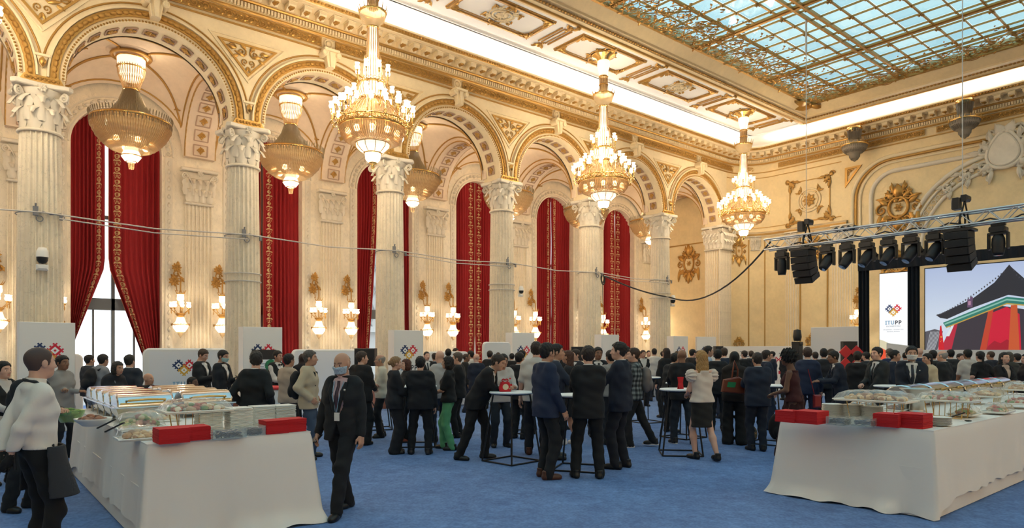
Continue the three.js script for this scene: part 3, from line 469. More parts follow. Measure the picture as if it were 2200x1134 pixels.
const PCAP = (() => { const o = [box(0.74, 0.95, 0.1, 0, 0.48, 0)]; for (let i = 0; i < 4; i++) o.push(acanthus.clone().scale(1, 0.95, 1).translate(-0.3 + i * 0.2, 0.04, 0.05)); for (let i = 0; i < 5; i++) o.push(acanthus.clone().scale(1.05, 1.2, 1.1).translate(-0.38 + i * 0.19, 0.24, 0.055)); for (const s of [-1, 1]) o.push(volute.clone().scale(s, 1, 1).translate(s * 0.42, 0.8, 0.12)); o.push(cbox(1.06, 0.1, 0.26, 0.02, 0, 1.02, 0.04), rosette(0.1, 7, 0, 0.92).translate(0, 0, 0.16), cbox(0.84, 0.06, 0.16, 0.02, 0, 0, 0.02)); return mg(o); })();
for (let k = K0; k <= 6; k++) pilaster(aisle, colX(k), ZW + 0.05, 0);
{ // carved jamb strips and arch relief round each window
  const jamb = (() => { const o = [box(0.2, 7.5, 0.03, 0, 3.75, 0)]; for (let i = 0; i < 28; i++) o.push(curl((i % 2 ? 0.03 : -0.03), 0.4 + i * 0.25, 0.075, 1.3, i, i % 2 ? 1 : -1, 0.016, 8, 3), leaf(0, 0.5 + i * 0.25, PI / 2, 0.16, 0.05, 0.015)); return mg(o); })();
  const arch = (() => { const o = [norm(extr(ringPts(0, 0, 1.19, 1.23, 24), 0.05), 0.5), norm(extr(ringPts(0, 0, 1.44, 1.48, 24), 0.04), 0.5)]; for (let i = 0; i < 22; i++) { const a = PI * (i + 0.5) / 22; o.push(curl(Math.cos(a) * 1.34, Math.sin(a) * 1.34, 0.075, 1.3, i, i % 2 ? 1 : -1, 0.018, 8, 3), leaf(Math.cos(a + 0.06) * 1.33, Math.sin(a + 0.06) * 1.33, a + PI / 2, 0.14, 0.05, 0.015)); } return mg(o); })();
  for (let k = K0; k <= 5; k++) { for (const s of [-1, 1]) child(aisle, 'carved_jamb', jamb, MAT.marbleRelief, bayX(k) + s * (WH + 0.19), 0.02, ZW + 0.015); child(aisle, 'carved_arch', arch, MAT.marbleRelief, bayX(k), WTOP, ZW + 0.005); }
}
// ================= windows and curtains of the aisle =================
{
  const glassM = P_({ color: C(0.95, 0.97, 0.98), transmission: 1, thickness: 0, roughness: 0.02 });
  const frameM = S({ color: C(0.16, 0.17, 0.18), roughness: 0.5 });
  const cv = document.createElement('canvas'); cv.width = 512; cv.height = 512; const g = cv.getContext('2d');
  g.fillStyle = '#92131a'; g.fillRect(0, 0, 512, 512);
  { const r = rng(9); for (let i = 0; i < 2600; i++) { g.fillStyle = r() > 0.5 ? 'rgba(120,10,14,0.25)' : 'rgba(165,24,26,0.22)'; g.fillRect(r() * 512, r() * 512, 1.5, 14 + r() * 26); } }
  // embroidered border: 1.5 m across is 512 px; the border sits 10 to 34 cm from the edge
  const bx = 75, gold = '#cdae80'; g.fillStyle = gold; g.strokeStyle = gold; g.lineWidth = 3;
  for (let i = 0; i < 4; i++) { const y = i * 128;
    g.beginPath(); g.moveTo(bx, y + 8); g.bezierCurveTo(bx + 34, y + 20, bx + 30, y + 48, bx, y + 62); g.bezierCurveTo(bx - 30, y + 48, bx - 34, y + 20, bx, y + 8); g.fill();
    for (const s of [-1, 1]) { g.beginPath(); g.moveTo(bx, y + 66); g.quadraticCurveTo(bx + s * 36, y + 60, bx + s * 34, y + 92); g.quadraticCurveTo(bx + s * 20, y + 78, bx, y + 84); g.fill(); g.beginPath(); g.arc(bx + s * 18, y + 106, 10, 0, 6.3); g.stroke(); g.beginPath(); g.ellipse(bx + s * 12, y + 122, 11, 5, s * 0.6, 0, 6.3); g.fill(); }
    g.fillStyle = '#92131a'; g.beginPath(); g.ellipse(bx, y + 34, 7, 16, 0, 0, 6.3); g.fill(); g.fillStyle = gold; g.beginPath(); g.arc(bx, y + 36, 4, 0, 6.3); g.fill(); g.beginPath(); g.ellipse(bx, y + 100, 6, 12, 0, 0, 6.3); g.fill(); }
  g.fillRect(2, 0, 3, 512);
  const map = new THREE.CanvasTexture(cv); map.colorSpace = THREE.SRGBColorSpace; map.wrapS = map.wrapT = THREE.RepeatWrapping;
  const velvet = P_({ map, roughness: 0.85, sheen: 0.6, sheenColor: C(0.6, 0.08, 0.06), sheenRoughness: 0.5, side: THREE.DoubleSide });
  const Z0 = ZW - 0.3, names = ['nearest window, parted wide at the foot', 'second window behind the screen tower', 'third window half hidden by a column', 'fourth window left of the crowd centre', 'fifth window behind the standing group', 'sixth window beside the last column'];
  const open = [(y) => 0.035 + Math.max(0, 4.15 - y) * 0.34, (y) => 0.04 + Math.max(0, 3 - y) * 0.02, (y) => 0.12 + Math.max(0, 6.9 - y) * 0.075, (y) => 0.015 + Math.max(0, 2.5 - y) * 0.03, (y) => 0.012, (y) => 0.012];
  const sides = ['left', 'right'];
  for (let k = -1; k <= 5; k++) {
    const c = bayX(k), off = k === 0 ? -0.24 : k === 1 ? -0.12 : 0, w = struct('window_' + (k + 3), [box(0.09, 8.4, 0.1, c - 0.05, 4.3, ZW - 0.5), box(2 * WH, 0.34, 0.1, c, 3.06, ZW - 0.5), box(2 * WH, 0.1, 0.1, c, 5.6, ZW - 0.5), box(0.09, 7.6, 0.1, c - WH + 0.04, 3.8, ZW - 0.5), box(0.09, 7.6, 0.1, c + WH - 0.04, 3.8, ZW - 0.5), norm(extr(ringPts(c, WTOP, WH - 0.09, WH + 0.02, 20), 0.1, [], ZW - 0.55), 0.5), box(0.05, 3, 0.08, c - 0.55, 1.45, ZW - 0.5), box(0.05, 3, 0.08, c + 0.5, 1.45, ZW - 0.5)], frameM, k < 0 ? 'arched window out at the left beyond the picture' : 'tall arched window, the ' + names[k].split(',')[0].split(' behind')[0].split(' half')[0].split(' left')[0].split(' beside')[0], 'window');
    for (const [x0, x1, y0, y1] of [[c - WH, c, 0.05, 2.9], [c, c + WH, 0.05, 2.9], [c - WH, c, 3.23, 5.55], [c, c + WH, 3.23, 5.55], [c - WH, c, 5.65, 7.6], [c, c + WH, 5.65, 7.6]]) obj('pane', box(x1 - x0, y1 - y0, 0.012, (x0 + x1) / 2, (y0 + y1) / 2, ZW - 0.5), glassM, w);
    obj('pane', extr(halfArc(c, WTOP + 0.05, WH, 20), 0.012, [], ZW - 0.506), glassM, w);
    for (const s of [-1, 1]) {
      const nu = 72, nv = 26, pos = [], uv = [], idx = [], ph = (k * 2 + s) * 1.7, H = 8.72;
      for (let j = 0; j <= nv; j++) { const y = 0.04 + (H - 0.04) * j / nv, gp = open[Math.max(0, k)](y), width = 1.2 - s * off - gp; for (let i = 0; i <= nu; i++) { const t = i / nu, q = t * 9.5 * 2 * PI + ph, gather = 0.045 + 0.02 * Math.sin(t * 7 + ph); pos.push(c + off + s * (gp + width * t) , y, Z0 + gather * Math.sin(q + 0.25 * Math.sin(y * 0.9 + t * 5)) + 0.012 * Math.sin(y * 2.1 + t * 11)); uv.push(t * 1.32 / 1.5, y / 1.5); } }
      for (let j = 0; j < nv; j++) for (let i = 0; i < nu; i++) { const a = j * (nu + 1) + i; idx.push(a, a + 1, a + nu + 1, a + 1, a + nu + 2, a + nu + 1); }
      const gg = new THREE.BufferGeometry(); gg.setAttribute('position', new THREE.Float32BufferAttribute(pos, 3)); gg.setAttribute('uv', new THREE.Float32BufferAttribute(uv, 2)); gg.setIndex(idx); gg.computeVertexNormals();
      if (k < 0 && s < 0) continue;
      tag(obj('curtain', gg, velvet), 'red velvet curtain with gold border, ' + sides[s > 0 ? 1 : 0] + ' half of ' + (k < 0 ? 'window beyond the left edge' : names[k]), 'curtain', 'red window curtains');
    }
  }
  // palace wing across the courtyard, pale stone with a pierced screen
  const out = thing('courtyard_wing', 'pale stone building wing seen through the third window', 'building', [34, 0, -44]);
  obj('wall', [box(34, 9, 1, 0, 4.5, 0), box(34, 0.4, 1.4, 0, 3.2, 0.3), box(34, 0.5, 1.6, 0, 9, 0.2)], S({ color: C(0.62, 0.62, 0.6), roughness: 0.8 }), out);
  const bars = []; for (let i = 0; i < 42; i++) { bars.push(bar([-16.5 + i * 0.75, 3.4, 0.6], [-16.5 + i * 0.75 + 2.5, 8.7, 0.6], 0.06, 4), bar([-16.5 + i * 0.75 + 2.5, 3.4, 0.6], [-16.5 + i * 0.75, 8.7, 0.6], 0.06, 4)); }
  obj('pierced_screen', bars, S({ color: C(0.4, 0.4, 0.4), roughness: 0.8 }), out).userData.kind = 'stuff';
  struct('ground_courtyard', box(90, 0.2, 40, 12, -0.2, -43), S({ color: C(0.5, 0.5, 0.49), roughness: 0.9 }), 'pale paved courtyard outside the windows', 'ground');
}
// ================= lamps =================
const WARM = C(1, 0.66, 0.3), WARM2 = C(1, 0.83, 0.59);
const glow = (i, c = WARM2) => S({ color: C(0.9, 0.85, 0.75), roughness: 0.4, emissive: c, emissiveIntensity: i });
const bead_ = (u, v) => Math.pow(Math.abs(Math.sin(u * PI * 32)) * Math.abs(Math.sin(v * PI * 12 + (Math.floor(u * 32) % 2) * 1.2)), 0.6);
const tBead = tex(256, 256, (u, v) => grey(255 * bead_(u, v)), false, [3, 2]);
const LM = { shade: glow(1.9), bulb: glow(9, C(1, 0.85, 0.62)), drum: glow(1.15), crystalLit: P_({ color: C(0.76, 0.6, 0.36), roughness: 0.15, transmission: 0.6, thickness: 0, bumpMap: tBead, bumpScale: 0.012, emissive: C(1, 0.68, 0.3), emissiveIntensity: 0.24 }),
  drops: P_({ color: C(0.76, 0.57, 0.32), roughness: 0.12, transmission: 0.5, thickness: 0 }), crystal: P_({ color: C(0.8, 0.68, 0.45), roughness: 0.2, transmission: 0.35, thickness: 0, bumpMap: tBead, bumpScale: 0.012 }), brass: MAT.brass, crystalDull: P_({ color: C(0.5, 0.42, 0.32), roughness: 0.25, transmission: 0.3, thickness: 0, bumpMap: tBead, bumpScale: 0.012 }) };
const LAMP = 0.165;
function lampLight(x, y, z, cd, size = 4, c = WARM2) { const l = new THREE.PointLight(c, cd * LAMP, 0, 2); l.position.set(x, y, z); l.castShadow = true; l.shadow.radius = size; l.name = 'lamp_light'; scene.add(l); }
const ringG = (r, t, h, seg = 40) => lathe([[r - t, -h / 2], [r, -h / 2], [r + t * 0.3, 0], [r, h / 2], [r - t, h / 2], [r - t, -h / 2]], seg);
function strands(r0, y0, r1, y1, n, w, bow = 0) {   // facetted glass drops hanging in a ring
  const o = []; for (let i = 0; i < n; i++) { const a = i / n * 2 * PI, pts = []; for (let j = 0; j <= 5; j++) { const t = j / 5, r = mix(r0, r1, t) + bow * Math.sin(t * PI); pts.push([Math.cos(a) * r, mix(y0, y1, t), Math.sin(a) * r]); } o.push(ttube(pts, [w * 0.5, w, w * 0.8, w, w * 0.9, w * 0.3], 4)); } return mg(o);
}
function beads(prof, n, w, per = 3) {   // strings of glass beads laid down a turned profile
  const pts = []; for (let i = 0; i + 1 < prof.length; i++) { const [a, b] = [prof[i], prof[i + 1]], L = Math.hypot(b[0] - a[0], b[1] - a[1]), m = Math.max(1, Math.round(L / (w * per))); for (let j = 0; j < m; j++) pts.push([mix(a[0], b[0], j / m), mix(a[1], b[1], j / m)]); } pts.push(prof[prof.length - 1]);
  const o = []; for (let i = 0; i < n; i++) { const a = i / n * 2 * PI, P = [], r = []; pts.forEach(([q, y], j) => { P.push([Math.cos(a) * (q + w * 0.4), y, Math.sin(a) * (q + w * 0.4)]); r.push(w * (j % 2 ? 1 : 0.45)); }); o.push(ttube(P, r, 4)); } return mg(o);
}
const bulbG = sph(0.08, 0, 0, 0, 1.1, 8, 6);
const tulip = lathe([[0.012, 0], [0.05, 0.02], [0.062, 0.07], [0.04, 0.115], [0.05, 0.15], [0.062, 0.165]], 10), cupG = mg([lathe([[0.004, -0.12], [0.02, -0.1], [0.012, -0.05], [0.035, -0.01], [0.012, 0.01]], 8), bar([0, -0.3, 0], [0, -0.1, 0], 0.01, 5), sph(0.022, 0, -0.3, 0), lathe([[0.001, -0.42], [0.012, -0.38], [0.004, -0.32]], 6)]);
// ---- three great chandeliers under the ceiling strip
const grand = (() => {
  const c = thing('chandelier', '', 'chandelier', [7.99, 0, -15.05], 0, 'great tiered chandeliers');
  obj('ceiling_cap', [lathe([[0.1, 11.2], [0.2, 11.24], [0.24, 11.32], [0.38, 11.38], [0.4, 11.43], [0.3, 11.46], [0, 11.46]], 24), ringG(0.36, 0.04, 0.05).translate(0, 11.4, 0)], LM.brass, c);
  const mk = (n, g, m) => obj(n, g, m, c);
  mk('glass_stem', [lathe([[0.2, 11.22], [0.21, 11.1], [0.14, 10.85], [0.13, 10.72]], 18)], LM.drum);
  mk('glass_stem', lathe([[0.1, 10.73], [0.1, 10.2]], 12), LM.crystalLit); mk('crystal_drops', strands(0.13, 10.73, 0.13, 10.2, 14, 0.016), LM.drops);
  for (const y of [10.72, 10.45, 9.74]) mk('stem_ring', ringG(0.15, 0.03, 0.04).translate(0, y, 0), LM.brass);
  const tb = mk('upper_bowl', [lathe([[0.31, 10.12], [0.33, 10.05], [0.28, 9.92], [0.17, 9.82], [0.1, 9.78]], 24)], LM.crystalLit);
  obj('crown', [ringG(0.34, 0.03, 0.05).translate(0, 10.12, 0), ...Array.from({ length: 14 }, (_, i) => { const a = i / 14 * 2 * PI; return bar([Math.cos(a) * 0.34, 10.12, Math.sin(a) * 0.34], [Math.cos(a) * 0.38, 10.3, Math.sin(a) * 0.38], 0.016, 4, 0.003); })], LM.brass, tb);
  mk('glass_stem', [lathe([[0.09, 9.76], [0.1, 9.4], [0.1, 9.0]], 12)], LM.drum); mk('crystal_drops', strands(0.13, 9.76, 0.15, 9.02, 16, 0.014), LM.drops);
  mk('upper_drum', [lathe([[0.14, 8.98], [0.19, 8.8], [0.2, 8.4]], 18)], LM.shade); mk('crystal_drops', strands(0.2, 9.02, 0.24, 8.4, 22, 0.012), LM.drops);
  mk('gallery_ring', [ringG(0.3, 0.05, 0.05).translate(0, 8.36, 0), ...Array.from({ length: 20 }, (_, i) => { const a = i / 20 * 2 * PI; return new THREE.TorusGeometry(0.035, 0.008, 4, 8).rotateY(PI / 2 - a).translate(Math.cos(a) * 0.3, 8.42, Math.sin(a) * 0.3); })], LM.brass);
  mk('middle_drum', lathe([[0.3, 8.32], [0.36, 8.15], [0.32, 7.98], [0.26, 7.94]], 24), LM.drum); mk('crystal_drops', strands(0.34, 8.34, 0.3, 7.95, 30, 0.013, 0.06), LM.drops);
  mk('gallery_ring', [ringG(0.32, 0.05, 0.06).translate(0, 7.93, 0), ...Array.from({ length: 16 }, (_, i) => { const a = i / 16 * 2 * PI; return new THREE.TorusGeometry(0.05, 0.01, 4, 8).rotateY(PI / 2 - a).translate(Math.cos(a) * 0.34, 7.93, Math.sin(a) * 0.34); })], LM.brass);
  mk('glass_dome', lathe([[0.32, 7.9], [0.46, 7.74], [0.66, 7.5], [0.8, 7.36]], 36), LM.crystalLit); mk('crystal_drops', strands(0.33, 7.92, 0.82, 7.36, 44, 0.014, 0.06), LM.drops);
  const gal = mk('main_ring', [ringG(0.84, 0.05, 0.04, 56).translate(0, 7.37, 0), ringG(0.84, 0.05, 0.04, 56).translate(0, 7.24, 0)], LM.brass);
  obj('ring_scrolls', Array.from({ length: 40 }, (_, i) => { const a = i / 40 * 2 * PI; return new THREE.TorusGeometry(0.05, 0.012, 4, 8).rotateY(PI / 2 - a).translate(Math.cos(a) * 0.85, 7.305, Math.sin(a) * 0.85); }), LM.brass, gal);
  mk('bead_strings', beads([[0.8, 7.2], [0.79, 7.08], [0.68, 6.93], [0.52, 6.86], [0.43, 6.85]], 84, 0.018), LM.drops); mk('main_bowl', lathe([[0.8, 7.22], [0.79, 7.08], [0.68, 6.93], [0.52, 6.86], [0.42, 6.84]], 40), LM.crystalLit);
  for (let i = 0; i < 10; i++) { const a = i / 10 * 2 * PI + 0.2; child(c, 'bulb', bulbG, LM.bulb, Math.cos(a) * 0.62, 7.08, Math.sin(a) * 0.62); }
  mk('lower_bowl', lathe([[0.42, 6.86], [0.4, 6.76], [0.28, 6.64], [0.2, 6.62]], 24), LM.drum);
  mk('bowl_ribs', [ringG(0.43, 0.03, 0.05).translate(0, 6.86, 0), ringG(0.22, 0.03, 0.03).translate(0, 6.62, 0), ...Array.from({ length: 10 }, (_, i) => { const a = i / 10 * 2 * PI; return ttube([[0.43, 6.86], [0.41, 6.75], [0.29, 6.64], [0.2, 6.61]].map(([r, y]) => [Math.cos(a) * r, y, Math.sin(a) * r]), 0.01, 4); })], LM.brass);
  mk('tip_bowl', lathe([[0.2, 6.62], [0.18, 6.46], [0.12, 6.4], [0.09, 6.38]], 18), LM.shade); mk('finial', [lathe([[0.1, 6.39], [0.11, 6.36], [0.04, 6.32], [0.05, 6.27], [0.001, 6.2]], 12)], LM.brass);
  const arms = (n, r, y, rIn, yIn, ph) => { for (let i = 0; i < n; i++) { const a = i / n * 2 * PI + ph, l = child(c, 'lamp', tulip, LM.shade, Math.cos(a) * r, y, Math.sin(a) * r, -a); child(l, 'cup', cupG, LM.brass); obj('arm', ttube([[0, -0.28, 0], [-(r - rIn) * 0.4, -0.36, 0], [-(r - rIn) * 0.8, yIn - y, 0], [-(r - rIn), yIn - y, 0]], 0.013, 4), LM.brass, l); } };
  arms(8, 0.4, 8.62, 0.26, 8.36, 0.1); arms(12, 0.64, 7.98, 0.34, 7.93, 0.2); arms(18, 1.0, 7.62, 0.85, 7.3, 0); arms(12, 0.82, 7.78, 0.5, 7.6, 0.13);
  return c;
})();
const GR = [[7.99, -15.05, 'nearest and largest tiered crystal chandelier left of centre'], [16.42, -15.05, 'middle tiered crystal chandelier before the fifth column'], [24.84, -15.05, 'farthest tiered crystal chandelier at the rounded corner'], [-0.4, -15.05, 'tiered chandelier out at the left beyond the picture']];
GR.forEach(([x, z, l], i) => { if (i) dup(grand, [x, 0, z], i * 0.3, l); else grand.userData.label = l;
  for (let j = 0; j < 4; j++) { const a = j * PI / 2 + 0.6; lampLight(x + Math.cos(a) * 1.14, 7.72, z + Math.sin(a) * 1.14, 34, 6); } lampLight(x, 6.1, z, 26, 6); for (const s of [-1, 1]) lampLight(x + s * 0.5, 8.8, z + s * 0.2, 26, 5); lampLight(x + 0.3, 10.9, z, 4, 4); });
// the matching row on the other long side of the hall, behind the viewer
[[-4.6, 'tiered chandelier of the opposite row, farthest left'], [3.8, 'tiered chandelier of the opposite row, behind the viewer'], [12.2, 'tiered chandelier of the opposite row, to the right'], [20.6, 'tiered chandelier of the opposite row, farthest right']].forEach(([x, l], i) => { const z = 11.2, t = thing('chandelier', l, 'chandelier', [x, 0, z], 0, 'great tiered chandeliers'); obj('stem', bar([0, 8, 0], [0, 11.7, 0], 0.12, 12), LM.drops, t); obj('bowl', lathe([[0.32, 7.9], [0.8, 7.3], [0.68, 6.93], [0.42, 6.84], [0.2, 6.6], [0.02, 6.25]], 24), LM.crystalLit, t); obj('ring', ringG(0.84, 0.05, 0.1, 32).translate(0, 7.3, 0), LM.brass, t);
  for (let j = 0; j < 4; j++) { const a = j * PI / 2 + 0.6; lampLight(x + Math.cos(a) * 1.14, 7.72, z + Math.sin(a) * 1.14, 34, 6); } lampLight(x, 6.1, z, 26, 6); for (const s of [-1, 1]) lampLight(x + s * 0.5, 8.8, z + s * 0.2, 26, 5); });
// ---- bowl chandeliers in the aisle vaults
const bowl = (() => {
  const c = thing('bowl_chandelier', '', 'chandelier', [bayX(0), 0, -20.28], 0, 'bowl chandeliers in the aisle'), mk = (n, g, m) => obj(n, g, m, c);
  mk('top_drum', lathe([[0.34, 9.52], [0.33, 9.3], [0.29, 9.24], [0.28, 9.02], [0.24, 8.94]], 24), LM.drum); mk('drum_ring', [ringG(0.345, 0.03, 0.03).translate(0, 9.24, 0), ringG(0.36, 0.04, 0.03).translate(0, 9.5, 0)], LM.brass);
  mk('crystal_drops', [strands(0.29, 9.02, 0.17, 8.66, 30, 0.016), strands(0.34, 9.3, 0.3, 9.0, 34, 0.012)], LM.drops);
  mk('neck_ring', ringG(0.2, 0.04, 0.05).translate(0, 8.66, 0), LM.brass);
  mk('crystal_skirt', [lathe([[0.17, 8.64], [0.25, 8.3], [0.42, 8.0], [0.6, 7.86]], 40), strands(0.19, 8.66, 0.66, 7.84, 70, 0.013, -0.07)], LM.crystal);
  const rim = mk('rim', [ringG(0.96, 0.06, 0.07, 60).translate(0, 7.8, 0)], LM.brass);
  obj('rim_crystals', [strands(0.97, 7.84, 1.0, 7.98, 72, 0.016), strands(0.98, 7.78, 0.96, 7.66, 72, 0.014)], LM.crystal, rim);
  mk('bead_strings', beads([[0.95, 7.78], [0.94, 7.62], [0.82, 7.38], [0.62, 7.16], [0.44, 7.04]], 96, 0.02), LM.drops); mk('bowl', lathe([[0.95, 7.8], [0.94, 7.62], [0.82, 7.38], [0.62, 7.16], [0.44, 7.04], [0.2, 7.02]], 44), LM.crystalLit);
  for (let i = 0; i < 6; i++) { const a = i / 6 * 2 * PI + 0.4; child(c, 'bulb', bulbG, LM.bulb, Math.cos(a) * 0.5, 7.24, Math.sin(a) * 0.5); }
  mk('pendant', [lathe([[0.14, 7.2], [0.17, 7.05], [0.22, 6.95], [0.24, 6.88], [0.15, 6.76], [0.07, 6.72]], 20)], LM.shade); mk('pendant_ring', [ringG(0.25, 0.03, 0.025).translate(0, 6.9, 0), ringG(0.13, 0.03, 0.02).translate(0, 6.75, 0)], LM.brass); mk('pendant_drops', strands(0.08, 6.74, 0.05, 6.55, 10, 0.012), LM.drops);
  return c;
})();
const bw = ['over the nearest window', 'over the second window behind the second column', 'third in the row, right of the nearest great chandelier', 'fourth in the row, half behind a column', 'fifth in the row, small between far columns', 'at the far end of the aisle'];
for (let k = -1; k <= 5; k++) { const x = bayX(k), l = 'beaded crystal bowl chandelier ' + (k < 0 ? 'left of the picture edge' : bw[k]); if (k === 0) bowl.userData.label = l; else dup(bowl, [x, 0, -20.28], k * 0.2, l);
  lampLight(x, 6.42, -20.28, 18, 5); lampLight(x + 0.55, 8.35, -20.0, 9, 4); lampLight(x - 0.55, 8.35, -20.5, 9, 4); lampLight(x + 0.42, 9.2, -20.0, 3.5, 3); }
// ---- wall sconces on both sides of every pilaster
const sconce = (() => {
  const c = thing('wall_sconce', '', 'wall lamp', [0, 0, 0], 0, 'gilded wall sconces'), mk = (n, g, m) => obj(n, g, m, c), d = 0.3, M = MAT.goldDark;
  mk('foliage_bracket', [mg([rosette(0.15, 9), curl(0, -0.2, 0.12, 1.2, 0, 1, 0.025)]).translate(-0.05, 4.22, 0.05), rosette(0.17, 9).translate(-0.12, 3.8, 0.07), leaf(0, 4.3, PI / 2, 0.12, 0.05), curl(0.02, 3.9, 0.12, 1.3, 0, -1, 0.025).translate(0, 0, 0.06), ttube([[-0.05, 4.2, 0.03], [0.0, 4.0, 0.1], [0.03, 3.86, 0.24], [0, 3.7, d], [0, 3.45, d]], 0.022, 6), ttube([[-0.1, 3.8, 0.03], [-0.08, 3.65, 0.15], [-0.08, 3.5, 0.2]], 0.015, 5), leaf(0.05, 3.95, -1, 0.2, 0.05, 0.1), leaf(-0.1, 3.9, 2.4, 0.16, 0.05, 0.1)], M);
  mk('crown', [ringG(0.1, 0.03, 0.04, 16).translate(0, 3.41, d), ...Array.from({ length: 8 }, (_, i) => { const a = i / 8 * 2 * PI; return bar([Math.cos(a) * 0.1, 3.41, d + Math.sin(a) * 0.1], [Math.cos(a) * 0.16, 3.52, d + Math.sin(a) * 0.16], 0.014, 4, 0.004); })], M);
  mk('upper_shade', lathe([[0.1, 3.39], [0.1, 3.24], [0.05, 3.12], [0.03, 3.08]], 16).translate(0, 0, d), LM.shade); mk('crystal_drops', strands(0.105, 3.38, 0.06, 3.05, 16, 0.009).translate(0, 0, d), LM.drops);
  mk('stem', bar([0, 3.4, d], [0, 2.14, d], 0.018, 6), M);
  const hb = mk('arm_ring', [ringG(0.13, 0.04, 0.05, 20).translate(0, 2.8, d), lathe([[0.13, 2.8], [0.1, 2.74], [0.03, 2.7]], 14).translate(0, 0, d)], M);
  for (let i = 0; i < 5; i++) { const a = -0.15 + i * (PI + 0.3) / 4, x = Math.cos(a) * 0.25, z = d + Math.sin(a) * 0.2, l = child(c, 'lamp', tulip, LM.shade, x, 2.99, z, -a); child(l, 'cup', mg([lathe([[0.01, -0.06], [0.04, -0.02], [0.012, 0.01]], 8), lathe([[0.001, -0.2], [0.016, -0.15], [0.006, -0.06]], 6), bar([0, -0.06, 0], [-0.12, -0.16, 0], 0.011, 4)]), M); }
  mk('lower_shade', lathe([[0.1, 2.7], [0.14, 2.56], [0.2, 2.5]], 18).translate(0, 0, d), LM.drum); mk('basket_ring', [ringG(0.24, 0.03, 0.02, 28).translate(0, 2.48, d), ...Array.from({ length: 18 }, (_, i) => { const a = i / 18 * 2 * PI; return new THREE.TorusGeometry(0.03, 0.008, 4, 8).rotateY(PI / 2 - a).translate(Math.cos(a) * 0.25, 2.48, d + Math.sin(a) * 0.25); })], M);
  mk('basket', lathe([[0.22, 2.47], [0.2, 2.38], [0.12, 2.27], [0.1, 2.26]], 20).translate(0, 0, d), LM.shade); mk('drop', [lathe([[0.09, 2.26], [0.07, 2.18], [0.03, 2.13], [0.001, 2.08]], 12).translate(0, 0, d)], LM.crystalLit);
  return c;
})();
{ let first = true; const words = ['between the nearest and second windows', 'between the second and third windows', 'between the third and fourth windows', 'between the fourth and fifth windows', 'between the fifth and sixth windows', 'beyond the sixth window'];
  const put = (x, z, turn, label, cd = 9) => { if (first) { sconce.position.set(x, 0, z); sconce.rotation.y = turn; sconce.userData.label = label; first = false; } else dup(sconce, [x, 0, z], turn, label);
    const q = (a, b, y, p) => lampLight(x + Math.cos(turn) * a + Math.sin(turn) * b, y, z - Math.sin(turn) * a + Math.cos(turn) * b, p, 3, WARM2); q(0, 0.58, 3.1, cd); q(0, 0.6, 2.35, cd * 0.8); };
  for (let k = 0; k <= 6; k++) for (const s of [-1, 1]) put(colX(k) + s * 0.6, ZW + 0.09, 0, k === 0 ? 'lit wall sconce at the far left, ' + (s < 0 ? 'outer' : 'inner') + ' of the pair behind the first column' : 'lit gilded wall sconce ' + words[k - 1] + ', ' + (s < 0 ? 'left' : 'right') + ' of the pilaster');
  put(XB - 0.09, -12.2, -PI / 2, 'lit gilded wall sconce on the end wall beside the black stage drape'); put(XB - 0.09, -4.4, -PI / 2, 'lit wall sconce hidden behind the stage screen'); }
// ---- unlit lamps under the end wall cornice
{ const c = thing('small_chandelier', 'small unlit crystal chandelier under the end wall cornice, left one', 'chandelier', [28.35, 0, -12.15], 0, 'unlit lamps on the end wall');
  obj('cap', [lathe([[0, 10.86], [0.28, 10.84], [0.3, 10.76], [0.16, 10.62]], 20)], LM.brass, c); obj('upper_tier', [strands(0.27, 10.78, 0.22, 10.35, 26, 0.02), lathe([[0.2, 10.7], [0.16, 10.3]], 14)], LM.crystalDull, c); obj('ring', [ringG(0.5, 0.05, 0.06, 32).translate(0, 10.1, 0), ...Array.from({ length: 20 }, (_, i) => { const a = i / 20 * 2 * PI; return bar([Math.cos(a) * 0.5, 10.1, Math.sin(a) * 0.5], [Math.cos(a) * 0.54, 10.22, Math.sin(a) * 0.54], 0.018, 4, 0.004); })], LM.brass, c);
  obj('bowl', [lathe([[0.18, 10.3], [0.34, 10.2], [0.49, 10.1], [0.46, 9.95], [0.3, 9.8], [0.22, 9.76]], 26), strands(0.49, 10.1, 0.3, 9.78, 40, 0.018, 0.04)], LM.crystalDull, c); obj('tip', [lathe([[0.22, 9.78], [0.2, 9.62], [0.1, 9.52], [0.02, 9.44]], 16), strands(0.22, 9.78, 0.12, 9.5, 16, 0.014)], LM.crystalDull, c);
  dup(c, [28.35, 0, -8.25], 0.3, 'small unlit crystal chandelier under the end wall cornice, right one'); }
